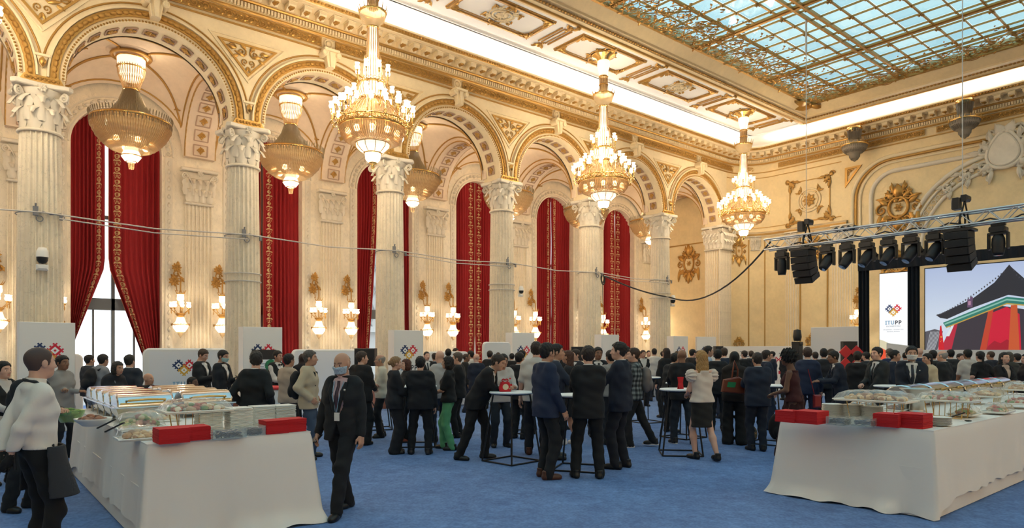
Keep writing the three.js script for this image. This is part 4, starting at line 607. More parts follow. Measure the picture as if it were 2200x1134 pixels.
// ================= decoration of the end wall, corner and aisle end =================
{
  const W = wallBack, put = (name, g, m, x, y, z, ry, parent = W) => { const o = obj(name, g, m, parent); o.position.set(x, y, z); o.rotation.y = ry; return o; };
  const cornerAt = t => [XB - CORNER_R + CORNER_R * Math.sin(t), ZF + CORNER_R - CORNER_R * Math.cos(t), -t];   // t from the arcade towards the end wall
  const p2 = path.slice(1);
  obj('impost_moulding', sweep([[-0.02, 7.0], [0.06, 7.0], [0.1, 7.05], [0.1, 7.16], [0.16, 7.22], [-0.02, 7.22]], [...p2.slice(0, -1), [XB, -12.75]]), MAT.creamPale, W);
  obj('gilded_impost_line', sweep([[0.05, 7.06], [0.13, 7.06], [0.15, 7.14], [0.05, 7.14]], [...p2.slice(0, -1), [XB, -12.75]]), MAT.goldDeep, W);
  for (const y of [7.42, 9.75]) obj('gilded_line', sweep([[-0.02, y], [0.025, y], [0.025, y + 0.03], [-0.02, y + 0.03]], [...p2.slice(0, -1), [XB, -13.0]]), MAT.goldDeep, W);
  const thin = fl => { const g = flutedPanel(fl, 6.1, Math.max(3, Math.round(fl * 9))); return uvm(norm(g, 0.5)); };
  { const [x, z, r] = cornerAt(1.02); put('pilaster', thin(0.44), MAT.marble, x, 0.6, z, r); put('pilaster_capital', PCAP.clone().scale(0.5, 0.62, 0.8), MAT.marbleRelief, x, 6.4, z, r); }
  { const [x, z, r] = cornerAt(0.5); put('gilded_wreath', wreath(0.75, 1.5), MAT.gold, x - 0.05, 6.35, z + 0.05, r); put('gilded_wreath', wreath(0.6, 0.7), MAT.gold, x - 0.05, 2.0, z + 0.05, r); }
  for (const t of [0.15, 0.82, 1.3]) { const [x, z, r] = cornerAt(t); put('gilded_rod', bar([0, 0.8, 0], [0, 6.9, 0], 0.03, 5), MAT.goldDeep, x, 0, z, r); }
  put('pilaster', thin(0.6), MAT.marble, XB - 0.02, 0.6, -15.2, -PI / 2); put('pilaster_capital', PCAP.clone().scale(0.6, 0.62, 0.8), MAT.marbleRelief, XB - 0.02, 6.4, -15.2, -PI / 2);
  put('pilaster', thin(0.9), MAT.marble, XB - 0.02, 0.6, -12.95, -PI / 2);  put('pilaster_capital', PCAP.clone().scale(0.9, 0.62, 0.8), MAT.marbleRelief, XB - 0.02, 6.4, -12.95, -PI / 2);
  for (const z of [-14.82, -13.6]) put('gilded_rod', bar([0, 0.8, 0], [0, 6.9, 0], 0.035, 5), MAT.goldDeep, XB - 0.01, 0, z, 0);
  put('gilded_wreath', wreath(1.0, 1.5), MAT.gold, XB - 0.03, 6.2, -14.2, -PI / 2); put('gilded_wreath', wreath(0.8, 0.7), MAT.gold, XB - 0.03, 2.1, -14.2, -PI / 2);
  { // medallion panel
    const m = put('medallion', [new THREE.TorusGeometry(0.5, 0.035, 6, 32), new THREE.TorusGeometry(0.38, 0.025, 6, 28)], MAT.creamPale, XB - 0.03, 8.36, -14.4, -PI / 2);
    obj('gilded_flower', [rosette(0.3, 8), rosette(0.16, 6).translate(0, 0, 0.05)], MAT.goldDeep, m);
    const o = []; for (const sx of [-1, 1]) for (const sy of [-1, 1]) o.push(cluster(0.62, 0.036).scale(-sx, -sy, 1).translate(sx * 0.92, sy * 0.92, 0), cluster(0.34, 0.03).scale(sx, sy, 1).translate(sx * 0.36, sy * 0.36, 0), curl(sx * 1.0, sy * 0.98, 0.14, 1.3, 0, sx, 0.03));
    obj('gilded_sprays', o, MAT.goldDeep, m); obj('gilded_frame', [box(1.3, 0.03, 0.03, 0, 0.9, 0), box(1.3, 0.03, 0.03, 0, -0.9, 0), box(0.03, 1.3, 0.03, 0.9, 0, 0), box(0.03, 1.3, 0.03, -0.9, 0, 0)], MAT.goldDeep, m);
  }
  { // small spandrel corner by the great niche
    const tri = [[-0.35, 0.35], [0.35, 0.35], [-0.35, -0.5]], tri2 = [[-0.25, 0.27], [0.15, 0.27], [-0.25, -0.25]];
    const s = put('gilded_spandrel_border', norm(extr(tri, 0.04, [tri2.slice().reverse()]), 0.4).rotateY(0), MAT.gold, XB - 0.01, 9.1, -12.5, -PI / 2); obj('gilded_spandrel_foliage', cluster(0.3, 0.02).rotateZ(-PI / 2).translate(-0.22, 0.25, 0.01), MAT.gold, s);
  }
  { // great niche: moulded frame with rounded shoulders
    const fr = (i, d, m, nm) => { const pts = []; const z0 = -12.55 + i, z1 = -1.8 - i, y1 = 9.55 - i * 0.8, r = 1.55 - i * 0.8; pts.push([z0, 6.9]); for (let j = 0; j <= 10; j++) { const a = PI - PI / 2 * j / 10; pts.push([z0 + r + Math.cos(a) * r, y1 - r + Math.sin(a) * r]); } for (let j = 0; j <= 10; j++) { const a = PI / 2 - PI / 2 * j / 10; pts.push([z1 - r + Math.cos(a) * r, y1 - r + Math.sin(a) * r]); } pts.push([z1, 6.9]); return obj(nm, ttube(pts.map(([z, y]) => [XB - 0.02, y, z]), d, 6), m, W); };
    fr(0, 0.09, MAT.creamPale, 'niche_moulding'); fr(0.14, 0.06, MAT.goldDeep, 'gilded_niche_rope'); fr(0.32, 0.05, MAT.creamPale, 'niche_moulding'); fr(0.75, 0.09, MAT.marbleRelief, 'niche_moulding');
    put('gilded_wreath', wreath(1.8, 2.0), MAT.goldDark, XB - 0.04, 7.4, -10.75, -PI / 2); put('gilded_wreath', wreath(1.5, 1.3), MAT.goldDark, XB - 0.04, 5.1, -10.75, -PI / 2);
    const arch = []; for (const [r, t] of [[2.75, 0.07], [3.1, 0.05], [3.3, 0.09]]) arch.push(ttube(halfArc(0, 0, r, 36).map(p => [p[0], p[1], 0]), t, 6)); for (let i = 0; i < 40; i++) { const a = PI * (i + 0.5) / 40; arch.push(curl(Math.cos(a) * 2.93, Math.sin(a) * 2.93, 0.11, 1.3, i, i % 2 ? 1 : -1, 0.025, 9, 4)); }
    put('stone_arch', arch, MAT.marbleRelief, XB - 0.03, 5.6, -7.2, -PI / 2);
    const sh = []; const pts = []; for (let i = 0; i < 24; i++) { const a = i / 24 * 2 * PI; pts.push([Math.cos(a) * (0.42 + 0.06 * Math.cos(2 * a)), Math.sin(a) * 0.6 - 0.08 * Math.cos(a * 2), 0]); } sh.push(extr(pts, 0.2, [], 0, 0.04), ttube(pts.map(p => [p[0] * 1.12, p[1] * 1.1, 0.1]), 0.07, 6, 1, true)); for (const s of [-1, 1]) sh.push(cluster(0.9, 0.07).scale(s, 1, 1.6).translate(s * 0.4, 0.1, 0), cluster(0.9, 0.07).scale(s, -1, 1.6).translate(s * 0.4, -0.3, 0), curl(s * 0.4, 0.75, 0.2, 1.3, 0, s, 0.06), cluster(0.7, 0.06).scale(s, -1, 1.6).translate(s * 1.1, -0.5, 0), cluster(0.6, 0.06).scale(s, -1, 1.6).translate(s * 1.7, -0.9, 0), leaf(0, 0.55, PI / 2 + s * 0.5, 0.6, 0.2));
    put('stone_crest', sh, MAT.marbleRelief, XB - 0.04, 8.85, -7.2, -PI / 2);
  }
  // aisle end wall panel
  const E = aisleEnd, ex = 28.19;
  put('gilded_wreath', wreath(1.4, 2.0), MAT.goldDark, ex, 6.0, -20.1, -PI / 2, E);
  put('gilded_frame', [box(2.6, 0.05, 0.04, 0, 7.0, 0), box(0.04, 6, 0.04, -1.35, 4, 0), box(0.04, 6, 0.04, 1.35, 4, 0)], MAT.goldDeep, ex, 0, -20.2, -PI / 2, E);
  // end pilaster of the arcade, on the wall's own foot
  const pz = put('pilaster', (() => { const g = flutedPanel(0.92, 5.75, 8); return uvm(norm(g, 0.5)); })(), MAT.marble, 27.44, 0.6, ZF + 0.06, 0, wallLeft);
  put('pilaster_capital', PCAP.clone().scale(1.1, 1, 1.2), MAT.marbleRelief, 27.44, 6.38, ZF + 0.06, 0, wallLeft);
  put('pilaster', (() => { const g = flutedPanel(0.8, 5.75, 7); return uvm(norm(g, 0.5)); })(), MAT.marble, 27.1, 0.6, -18.0, -PI / 2, wallLeft); put('pilaster_capital', PCAP.clone(), MAT.marbleRelief, 27.1, 6.38, -18.0, -PI / 2, wallLeft);
}
// ---- wires, clamps and cameras on the columns
{
  const wires = []; const y = 4.68, zc = -17.52;
  for (let k = -1; k < 5; k++) { const a = colX(k), b = colX(k + 1), w = tag(obj('column_cable', [ttube([[a, y, zc], [(a + b) / 2, y - 0.1, zc], [b, y, zc]], 0.016, 4), ...(k % 2 ? [] : [ttube([[a + 0.3, y - 0.1, zc], [(a + b) / 2, y - 0.2, zc], [b, y - 0.12, zc]], 0.014, 4)])], MAT.wireLight), 'pale cable strung between ' + (k < 0 ? 'the first column and the left edge' : 'columns ' + ['one and two', 'two and three', 'three and four', 'four and five', 'five and six'][k] + ' of the arcade'), 'cable', 'cables along the columns'); }
  for (let k = 0; k <= 5; k++) {
    const x = colX(k), c = thing('column_clamp', 'grey cable clamp with strap on the ' + ['first', 'second', 'third', 'fourth', 'fifth', 'sixth'][k] + ' column', 'clamp', [x, y, ZA], 0, 'clamps on the columns');
    obj('strap', new THREE.TorusGeometry(0.445, 0.012, 4, 40).rotateX(PI / 2), MAT.grey, c); obj('plate', [cbox(0.1, 0.2, 0.05, 0.008, -0.12, 0.02, 0.46), cbox(0.06, 0.12, 0.05, 0.008, 0.35, -0.05, 0.32)], MAT.grey, c); obj('hook', [bar([-0.12, 0.1, 0.46], [-0.12, 0.18, 0.5], 0.02, 5), new THREE.TorusGeometry(0.06, 0.012, 5, 14).translate(-0.05, -0.14, 0.47), ttube([[0, 0.03, 0.46], [0.15, -0.03, 0.47], [0.35, 0.03, 0.36]], 0.012, 4)], MAT.grey, c);
    if ([1, 3, 5].includes(k)) for (const dy of k === 5 ? [-0.55, -0.75] : k === 3 ? [-0.72, -0.9] : [-0.98, -1.18]) obj('lower_strap', new THREE.TorusGeometry(0.45, 0.014, 4, 40).rotateX(PI / 2).translate(0, dy, 0), MAT.wireLight, c);
  }
  const whiteP = S({ color: C(0.8, 0.79, 0.76), roughness: 0.4 });
  const cam = (n, l, x, yy, z, s) => { const c = thing(n, l, 'camera', [x, yy, z]); c.scale.setScalar(s); obj('body', [lathe([[0, 0.2], [0.06, 0.19], [0.09, 0.12], [0.095, 0.02]], 18), cbox(0.18, 0.1, 0.16, 0.03, 0, -0.16, -0.04), cbox(0.08, 0.2, 0.04, 0.01, 0, -0.05, -0.1)], whiteP, c); obj('lens_dome', lathe([[0.09, 0.02], [0.085, -0.04], [0.05, -0.09], [0, -0.1]], 16), MAT.black, c); };
  cam('security_camera', 'white dome security camera on the nearest column', 1.42, 3.68, -17.42, 1.2);
  cam('security_camera', 'small dome camera under the straps of the fourth column', colX(3) + 0.5, 3.75, -17.55, 0.9);
  cam('security_camera', 'white dome camera on an arm beside the last column', colX(5) + 0.55, 3.85, -17.75, 1.2);
  // black cable: from the fifth column to the sixth, then up to the truss
  const cat = (a, b, sag) => Array.from({ length: 15 }, (_, i) => { const t = i / 14; return [mix(a[0], b[0], t), mix(a[1], b[1], t) - sag * 4 * t * (1 - t), mix(a[2], b[2], t)]; });
  const [zt, yt] = onX(1655, 520, 20);
  tag(obj('power_cable', ttube([...cat([19.2, 4.6, -17.6], [colX(5), 3.95, -17.5], 0.12), ...cat([colX(5), 3.95, -17.5], [20, yt, zt], 0.75).slice(1)], 0.03, 5), MAT.cable), 'black power cable swagging from the columns up to the truss', 'cable');
  const reel = thing('cable_reel', 'coil of black cable hanging on the fifth column', 'cable', [colX(4) + 0.47, 4.5, -17.75]); obj('coil', [new THREE.TorusGeometry(0.12, 0.03, 6, 18), new THREE.TorusGeometry(0.14, 0.025, 6, 18).translate(0, -0.04, 0.03)].map(g => g.scale(0.7, 1.3, 1)), MAT.cable, reel); obj('tail', bar([0, -0.2, 0], [0.03, -2.6, 0.02], 0.012, 4), MAT.cable, reel);
}
// ================= stage, screens, truss, booths =================
function drawLogo(g, x, y, s, full = true, tint) {   // two diamonds over one, notched like woven folk patterns
  const dia = (cx, cy, col) => { g.save(); g.translate(cx, cy); g.rotate(Math.PI / 4); g.fillStyle = col; const a = s * 0.2; g.fillRect(-a, -a, 2 * a, 2 * a); for (let i = -1; i <= 1; i++) for (const q of [[1, 0], [0, 1]]) for (const e of [-1, 1]) { const u = i * a * 0.8, v = e * (a + s * 0.035); const [px, py] = q[0] ? [u, v] : [v, u]; g.fillRect(px - s * 0.03, py - s * 0.035, s * 0.06, s * 0.07); } g.fillStyle = '#f1efec'; const b = a * 0.58; g.fillRect(-b, -b, 2 * b, 2 * b); g.fillStyle = col; const c = a * 0.2; g.fillRect(-c, -c, 2 * c, 2 * c); g.restore(); };
  dia(x - s * 0.27, y, tint || '#22355f'); dia(x + s * 0.27, y, tint || '#d02238'); if (full) dia(x, y + s * 0.27, tint || '#d9a640');
}
function logoText(g, x, y, s, date = true) {
  g.textAlign = 'left'; g.textBaseline = 'alphabetic'; g.font = 'bold ' + Math.round(s * 0.36) + 'px sans-serif'; const a = g.measureText('ITU').width, b = g.measureText('PP').width, x0 = x - (a + b) / 2;
  g.fillStyle = '#86a9c4'; g.fillText('ITU', x0, y); g.fillStyle = '#2a2f3c'; g.fillText('PP', x0 + a, y);
  g.textAlign = 'center'; g.font = Math.round(s * 0.115) + 'px sans-serif'; g.fillStyle = '#7d8a96'; g.fillText('BUCHAREST2022', x, y + s * 0.15);
  if (date) { g.font = Math.round(s * 0.085) + 'px sans-serif'; g.fillText('26 september - 14 october 2022', x, y + s * 0.36); g.fillText('Bucharest, Romania', x, y + s * 0.49); }
}
function canvasTex(w, h, f) { const c = document.createElement('canvas'); c.width = w; c.height = h; f(c.getContext('2d'), w, h); const t = new THREE.CanvasTexture(c); t.colorSpace = THREE.SRGBColorSpace; return t; }
const WHITEB = S({ color: C(0.78, 0.77, 0.75), roughness: 0.7 });
const tTower = canvasTex(256, 590, (g, w, h) => { g.fillStyle = '#e6e4df'; g.fillRect(0, 0, w, h); drawLogo(g, 128, 150, 130); logoText(g, 128, 300, 150); });
const mTower = S({ map: tTower, roughness: 0.7 });
const TW = ['in front of the nearest column, logo behind the waiter', 'with a screen, in front of the second column', 'with a colour logo in front of the third column', 'in front of the fourth column, behind the group', 'in front of the fifth column, plain', 'in front of the sixth column'];
for (let k = 0; k <= 5; k++) {
  const t = thing('booth_tower', 'tall white exhibition tower ' + TW[k], 'booth panel', [colX(k) + (k === 1 ? 0.16 : k === 3 ? 0.1 : 0.04), 0, -17.14], 0, 'white booth towers');
  obj('body', cbox(0.98, 2.3, 0.36, 0.008, 0, 1.15, 0), WHITEB, t); if (k !== 4) obj('printed_face', new THREE.PlaneGeometry(0.96, 2.28).translate(0, 1.15, 0.184), mTower, t);
  if (k === 1) { obj('bezel', cbox(0.6, 1.02, 0.05, 0.01, 0.02, 1.22, 0.21), MAT.black, t); obj('screen', new THREE.PlaneGeometry(0.56, 0.72).translate(0.02, 1.12, 0.238), S({ map: canvasTex(256, 330, (g, w, h) => { g.fillStyle = '#dfe7ee'; g.fillRect(0, 0, w, h); g.fillStyle = '#1d7a52'; g.beginPath(); g.arc(200, 70, 70, 0, 7); g.fill(); g.beginPath(); g.arc(70, 290, 80, 0, 7); g.fill(); g.fillStyle = '#3a4452'; for (let i = 0; i < 16; i++) g.fillRect(20 + (i * 53) % 150, 30 + i * 16, 40 + (i * 37) % 60, 6); }), emissive: C(1, 1, 1), emissiveMap: null, emissiveIntensity: 0.0, roughness: 0.3 }), t); }
}
{ const t = thing('booth_screen', 'white panel with logo angled beside the sixth column tower', 'booth panel', [25.2, 0, -17.1], -0.35); obj('panel', cbox(1.0, 2.3, 0.1, 0.008, 0, 1.15, 0), WHITEB, t); obj('printed_face', new THREE.PlaneGeometry(0.96, 2.28).translate(0, 1.15, 0.054), mTower, t); }
// fabric backdrops with rounded corners
function backdrop(label, x, z, turn, w, h, pos = 0.5, s = 0.6, tint) {
  const t = thing('fabric_backdrop', label, 'backdrop', [x, 0, z], turn, 'fabric backdrops'), r = 0.14, pts = [];
  for (const [cx, cy, a0] of [[w / 2 - r, h - r, 0], [-w / 2 + r, h - r, PI / 2]]) for (let i = 0; i <= 6; i++) { const a = a0 + PI / 2 * i / 6; pts.push([cx + Math.cos(a) * r, cy + Math.sin(a) * r]); } pts.push([-w / 2, 0.02], [w / 2, 0.02]);
  obj('fabric', norm(extr(pts, 0.12, [], -0.06, 0.03), 0.5), WHITEB, t);
  if (s) obj('printed_face', new THREE.PlaneGeometry(w * 0.86, h * 0.92).translate(0, h * 0.5, 0.064), S({ map: canvasTex(512, Math.round(512 * h * 0.92 / (w * 0.86)), (g, W, H) => { g.fillStyle = '#e3e3e6'; g.fillRect(0, 0, W, H); const q = s * 512 / (w * 0.86); drawLogo(g, W * pos, H * 0.19, q * 0.8, true, tint); if (!tint) logoText(g, W * pos, H * 0.19 + q * 0.95, q * 0.9); }), roughness: 0.75 }), t);
  return t;
}
backdrop('rounded fabric backdrop with logo behind the two men with phones', 3.95, -16.1, -0.1, 1.72, 1.76, 0.46, 0.5);
backdrop('white fabric backdrop with pink logos between second and third columns', 7.7, -16.9, 0, 2.1, 1.74, 0.72, 0.34, '#d0307a');
backdrop('plain rounded white backdrop left of the fourth column', 13.15, -16.6, 0, 1.1, 1.98, 0.5, 0);
backdrop('plain rounded white backdrop beside the bright nearest window', 1.9, -20.2, 0, 1.2, 1.62, 0.5, 0);
backdrop('low plain white backdrop between third and fourth columns', 11.5, -16.9, 0, 1.5, 1.68, 0.5, 0);
{ // long exhibition wall before the end wall
  const w = thing('exhibition_wall', 'long low white exhibition wall with logos before the end wall', 'booth panel', [26, 0, -14.5], -PI / 2);
  obj('panel', cbox(4.4, 1.88, 0.12, 0.01, 0, 0.94, 0), WHITEB, w);
  obj('printed_face', new THREE.PlaneGeometry(4.3, 1.8).translate(0, 0.93, 0.065), S({ map: canvasTex(1024, 430, (g, W, H) => { g.fillStyle = '#e8e6e1'; g.fillRect(0, 0, W, H); drawLogo(g, 600, 120, 90, false, '#c4283a'); g.fillStyle = '#39486b'; for (let i = 0; i < 9; i++) g.fillRect(180 + (i % 3) * 60, 40 + i * 12, 110 - (i * 31) % 60, 5); g.strokeStyle = '#7a95b8'; g.lineWidth = 4; for (let i = 0; i < 4; i++) { g.beginPath(); g.arc(400 + i * 30, 90, 26, 0, 7); g.stroke(); } g.fillStyle = '#c4283a'; g.fillRect(600, 230, 30, 30); }), roughness: 0.7 }), w);
  const s = obj('monitor', cbox(0.95, 0.6, 0.06, 0.01, 1.55, 1.42, 0.1), MAT.black, w); obj('screen', new THREE.PlaneGeometry(0.9, 0.55).translate(1.55, 1.42, 0.132), S({ map: canvasTex(128, 80, (g) => { const l = g.createLinearGradient(0, 0, 0, 80); l.addColorStop(0, '#7fa4c8'); l.addColorStop(0.6, '#c9d6dd'); l.addColorStop(0.75, '#6d6256'); g.fillStyle = l; g.fillRect(0, 0, 128, 80); }), roughness: 0.3 }), w);
  const b = thing('booth_box', 'tall plain white booth box left of the black stage drape', 'booth panel', [25.2, 0, -11.35], -PI / 2); obj('panel', cbox(2.0, 2.58, 0.3, 0.01, 0, 1.29, 0), WHITEB, b);
  const [kx, kz] = spot(1824, 20), k = thing('red_kiosk', 'black kiosk framed by red diamond shapes before the white booth box', 'kiosk', [kx, 0, kz], -YAW);
  const red = S({ color: C(0.62, 0.02, 0.025), roughness: 0.5 }); obj('body', cbox(0.42, 1.98, 0.2, 0.01, 0, 0.99, 0), MAT.black, k);
  for (const [x, y] of [[-0.16, 1.66], [0.16, 1.66], [-0.17, 1.3], [0.17, 1.3]]) obj('red_diamond', norm(extr([[0, 0.2], [0.2, 0], [0, -0.2], [-0.2, 0]], 0.05, [], 0.1, 0.008), 0.3).translate(x, y, y > 1.5 ? 0 : 0.01), red, k); obj('shelf', cbox(0.4, 0.02, 0.16, 0.003, 0, 1.22, 0.12), MAT.alu, k);
}
// ---- stage with two screens inside a black drape
{
  const X = 24, drapeM = S({ color: C(0.012, 0.013, 0.018), roughness: 0.95 });
  const fold = (w, h, n, d = 0.05) => { const nu = n * 6, P = [], I = [], nv = 6; for (let j = 0; j <= nv; j++) for (let i = 0; i <= nu; i++) { const t = i / nu; P.push(-w / 2 + w * t, h * j / nv, d * Math.sin(t * n * 2 * PI + j * 0.15)); } for (let j = 0; j < nv; j++) for (let i = 0; i < nu; i++) { const a = j * (nu + 1) + i; I.push(a, a + 1, a + nu + 1, a + 1, a + nu + 2, a + nu + 1); } const g = new THREE.BufferGeometry(); g.setAttribute('position', new THREE.Float32BufferAttribute(P, 3)); g.setIndex(I); g.computeVertexNormals(); return fix(g); };
  const d = thing('stage_drape', 'black drape framing the stage screens', 'drape', [X, 0, 0], 0);
  obj('leg', fold(0.36, 4.6, 3).rotateY(-PI / 2).translate(-0.1, 0, -9.92), drapeM, d); obj('leg', fold(0.36, 4.6, 3).rotateY(-PI / 2).translate(-0.08, 0, -8.38), drapeM, d); obj('leg', fold(0.4, 4.6, 3).rotateY(-PI / 2).translate(-0.1, 0, -2.7), drapeM, d);
  obj('border', [box(0.3, 0.3, 7.6, 0, 4.6, -6.3), fold(7.6, 0.34, 30, 0.03).rotateY(-PI / 2).translate(-0.17, 4.42, -6.3)], drapeM, d); obj('frame_post', [bar([0.1, 0, -10.05], [0.1, 4.7, -10.05], 0.04, 6), bar([0.1, 0, -2.6], [0.1, 4.7, -2.6], 0.04, 6)], MAT.blackMetal, d);
  const side = thing('banner_screen', 'narrow upright LED screen showing the event logo', 'screen', [X + 0.12, 0, -9.08], -PI / 2);
  obj('cabinet', cbox(0.9, 3.2, 0.1, 0.01, 0, 2.72, -0.06), MAT.black, side);
  const tSide = canvasTex(300, 1060, (g, w, h) => { g.fillStyle = '#fbfcfd'; g.fillRect(0, 0, w, h); drawLogo(g, 150, 410, 150); logoText(g, 150, 590, 175); const c1 = g.createLinearGradient(0, 0, w, 0); c1.addColorStop(0, '#e8502f'); c1.addColorStop(1, '#f0a23c'); g.fillStyle = '#d7cfae'; g.beginPath(); g.moveTo(0, 760); g.quadraticCurveTo(140, 800, 300, 960); g.lineTo(300, 1060); g.lineTo(0, 1060); g.fill(); g.fillStyle = '#e4502f'; g.beginPath(); g.moveTo(0, 850); g.quadraticCurveTo(120, 890, 210, 1060); g.lineTo(0, 1060); g.fill(); });
  const led = (t, i) => S({ color: C(0.02, 0.02, 0.02), roughness: 0.5, emissive: C(1, 1, 1), emissiveMap: t, emissiveIntensity: i });
  obj('picture', new THREE.PlaneGeometry(0.87, 3.1).translate(0, 2.75, 0), led(tSide, 0.95), side);
  const W = 5.0, H = 2.62, main = thing('stage_screen', 'large LED stage screen showing a Chinese temple gate', 'screen', [X + 0.1, 0, -8.12 + W / 2], -PI / 2); obj('cabinet', cbox(W + 0.06, H + 0.06, 0.12, 0.01, 0, 1.72 + H / 2, -0.08), MAT.black, main);
  const tMain = canvasTex(1280, 672, (g, w, h) => {
    const s = g.createLinearGradient(0, 0, 0, h); s.addColorStop(0, '#b9c9ea'); s.addColorStop(0.6, '#d9e6f6'); g.fillStyle = s; g.fillRect(0, 0, w, h);
    const poly = (c, ...p) => { g.fillStyle = c; g.beginPath(); p.forEach(([x, y], i) => i ? g.lineTo(x, y) : g.moveTo(x, y)); g.closePath(); g.fill(); };
    // body of the gate in shade, red bays and pillars
    poly('#3a3440', [120, 672], [200, 430], [520, 330], [900, 420], [1280, 380], [1280, 672]);
    poly('#d6143a', [430, 672], [470, 380], [560, 340], [640, 400], [650, 672]); poly('#a80f2c', [440, 640], [480, 600], [520, 620], [560, 590], [610, 620], [640, 640], [640, 672], [430, 672]);
    poly('#c8452c', [385, 672], [440, 370], [475, 360], [428, 672]); poly('#cf5a30', [570, 672], [585, 330], [625, 330], [640, 672]); poly('#c8452c', [900, 672], [905, 360], [945, 360], [955, 672]);
    poly('#c02440', [110, 672], [205, 440], [240, 430], [190, 672]); poly('#e8f0f4', [150, 560], [200, 450], [216, 452], [175, 560]); poly('#d6143a', [670, 672], [680, 400], [880, 400], [890, 672]);
    // painted beams
    poly('#2f7f72', [130, 450], [560, 265], [930, 330], [930, 372], [560, 312], [150, 486]); poly('#8fc7b4', [140, 456], [560, 280], [930, 344], [930, 354], [560, 292], [144, 468]); poly('#c9a24a', [150, 486], [560, 312], [930, 372], [930, 380], [560, 322], [154, 494]);
    // upper roof
    poly('#2b2c35', [80, 386], [120, 372], [330, 270], [480, 150], [560, 40], [575, 20], [590, 42], [700, 170], [860, 260], [1060, 330], [1090, 350], [930, 336], [570, 250], [330, 340], [160, 420], [110, 410]);
    g.fillStyle = '#4b4b55'; for (let i = 0; i < 26; i++) { const t = i / 26; g.fillRect(86 + t * 470, 380 - 330 * Math.pow(t, 1.25), 8, 12); g.fillRect(600 + t * 440, 60 + 275 * Math.pow(t, 0.62), 8, 12); }
    g.fillStyle = '#6d5070'; g.fillRect(300, 268, 36, 66); g.fillRect(318, 250, 20, 30); g.fillStyle = '#b98aa6'; g.fillRect(306, 284, 18, 32);
    poly('#5b5a63', [0, 520], [70, 500], [130, 520], [90, 672], [0, 672]); g.strokeStyle = '#dfe4ea'; g.lineWidth = 3; for (let i = 0; i < 8; i++) { g.beginPath(); g.moveTo(10 + i * 8, 672); g.lineTo(40 + i * 10, 520); g.stroke(); }
    poly('#d8142a', [96, 672], [108, 480], [118, 470], [140, 672]); g.fillStyle = '#f2c430'; g.fillRect(112, 560, 10, 10); g.fillRect(120, 590, 5, 5); g.fillRect(110, 600, 5, 5); });
  obj('picture', new THREE.PlaneGeometry(W, H).translate(0, 1.72 + H / 2, -0.012), led(tMain, 0.8), main);
  const st = thing('stage', 'white stage front under the large screen', 'stage', [23.6, 0, -5.4]); obj('fascia', cbox(0.08, 1.05, 5.4, 0.01, -0.06, 1.2, 0), WHITEB, st); obj('platform', cbox(0.6, 0.7, 5.4, 0.01, -0.28, 0.35, 0), S({ color: C(0.5, 0.5, 0.52), roughness: 0.7 }), st);
  obj('printed_strip', box(0.01, 0.5, 3.0, -0.59, 0.42, -0.5), S({ map: canvasTex(256, 64, (g) => { const l = g.createLinearGradient(0, 0, 256, 0); l.addColorStop(0, '#e2752f'); l.addColorStop(0.3, '#e8b23c'); l.addColorStop(0.55, '#7b8fd0'); l.addColorStop(1, '#e4572f'); g.fillStyle = l; g.fillRect(0, 0, 256, 64); }), roughness: 0.6 }), st);
  const lect = thing('lectern', 'white backlit lectern panel beside the stage screen', 'lectern', [23.2, 0, -8.62], -PI / 2); obj('panel', norm(extr([[-0.36, 0], [0.36, 0], [0.4, 1.85], [-0.28, 1.95]], 0.1, [], 0, 0.01), 0.3), WHITEB, lect);
}
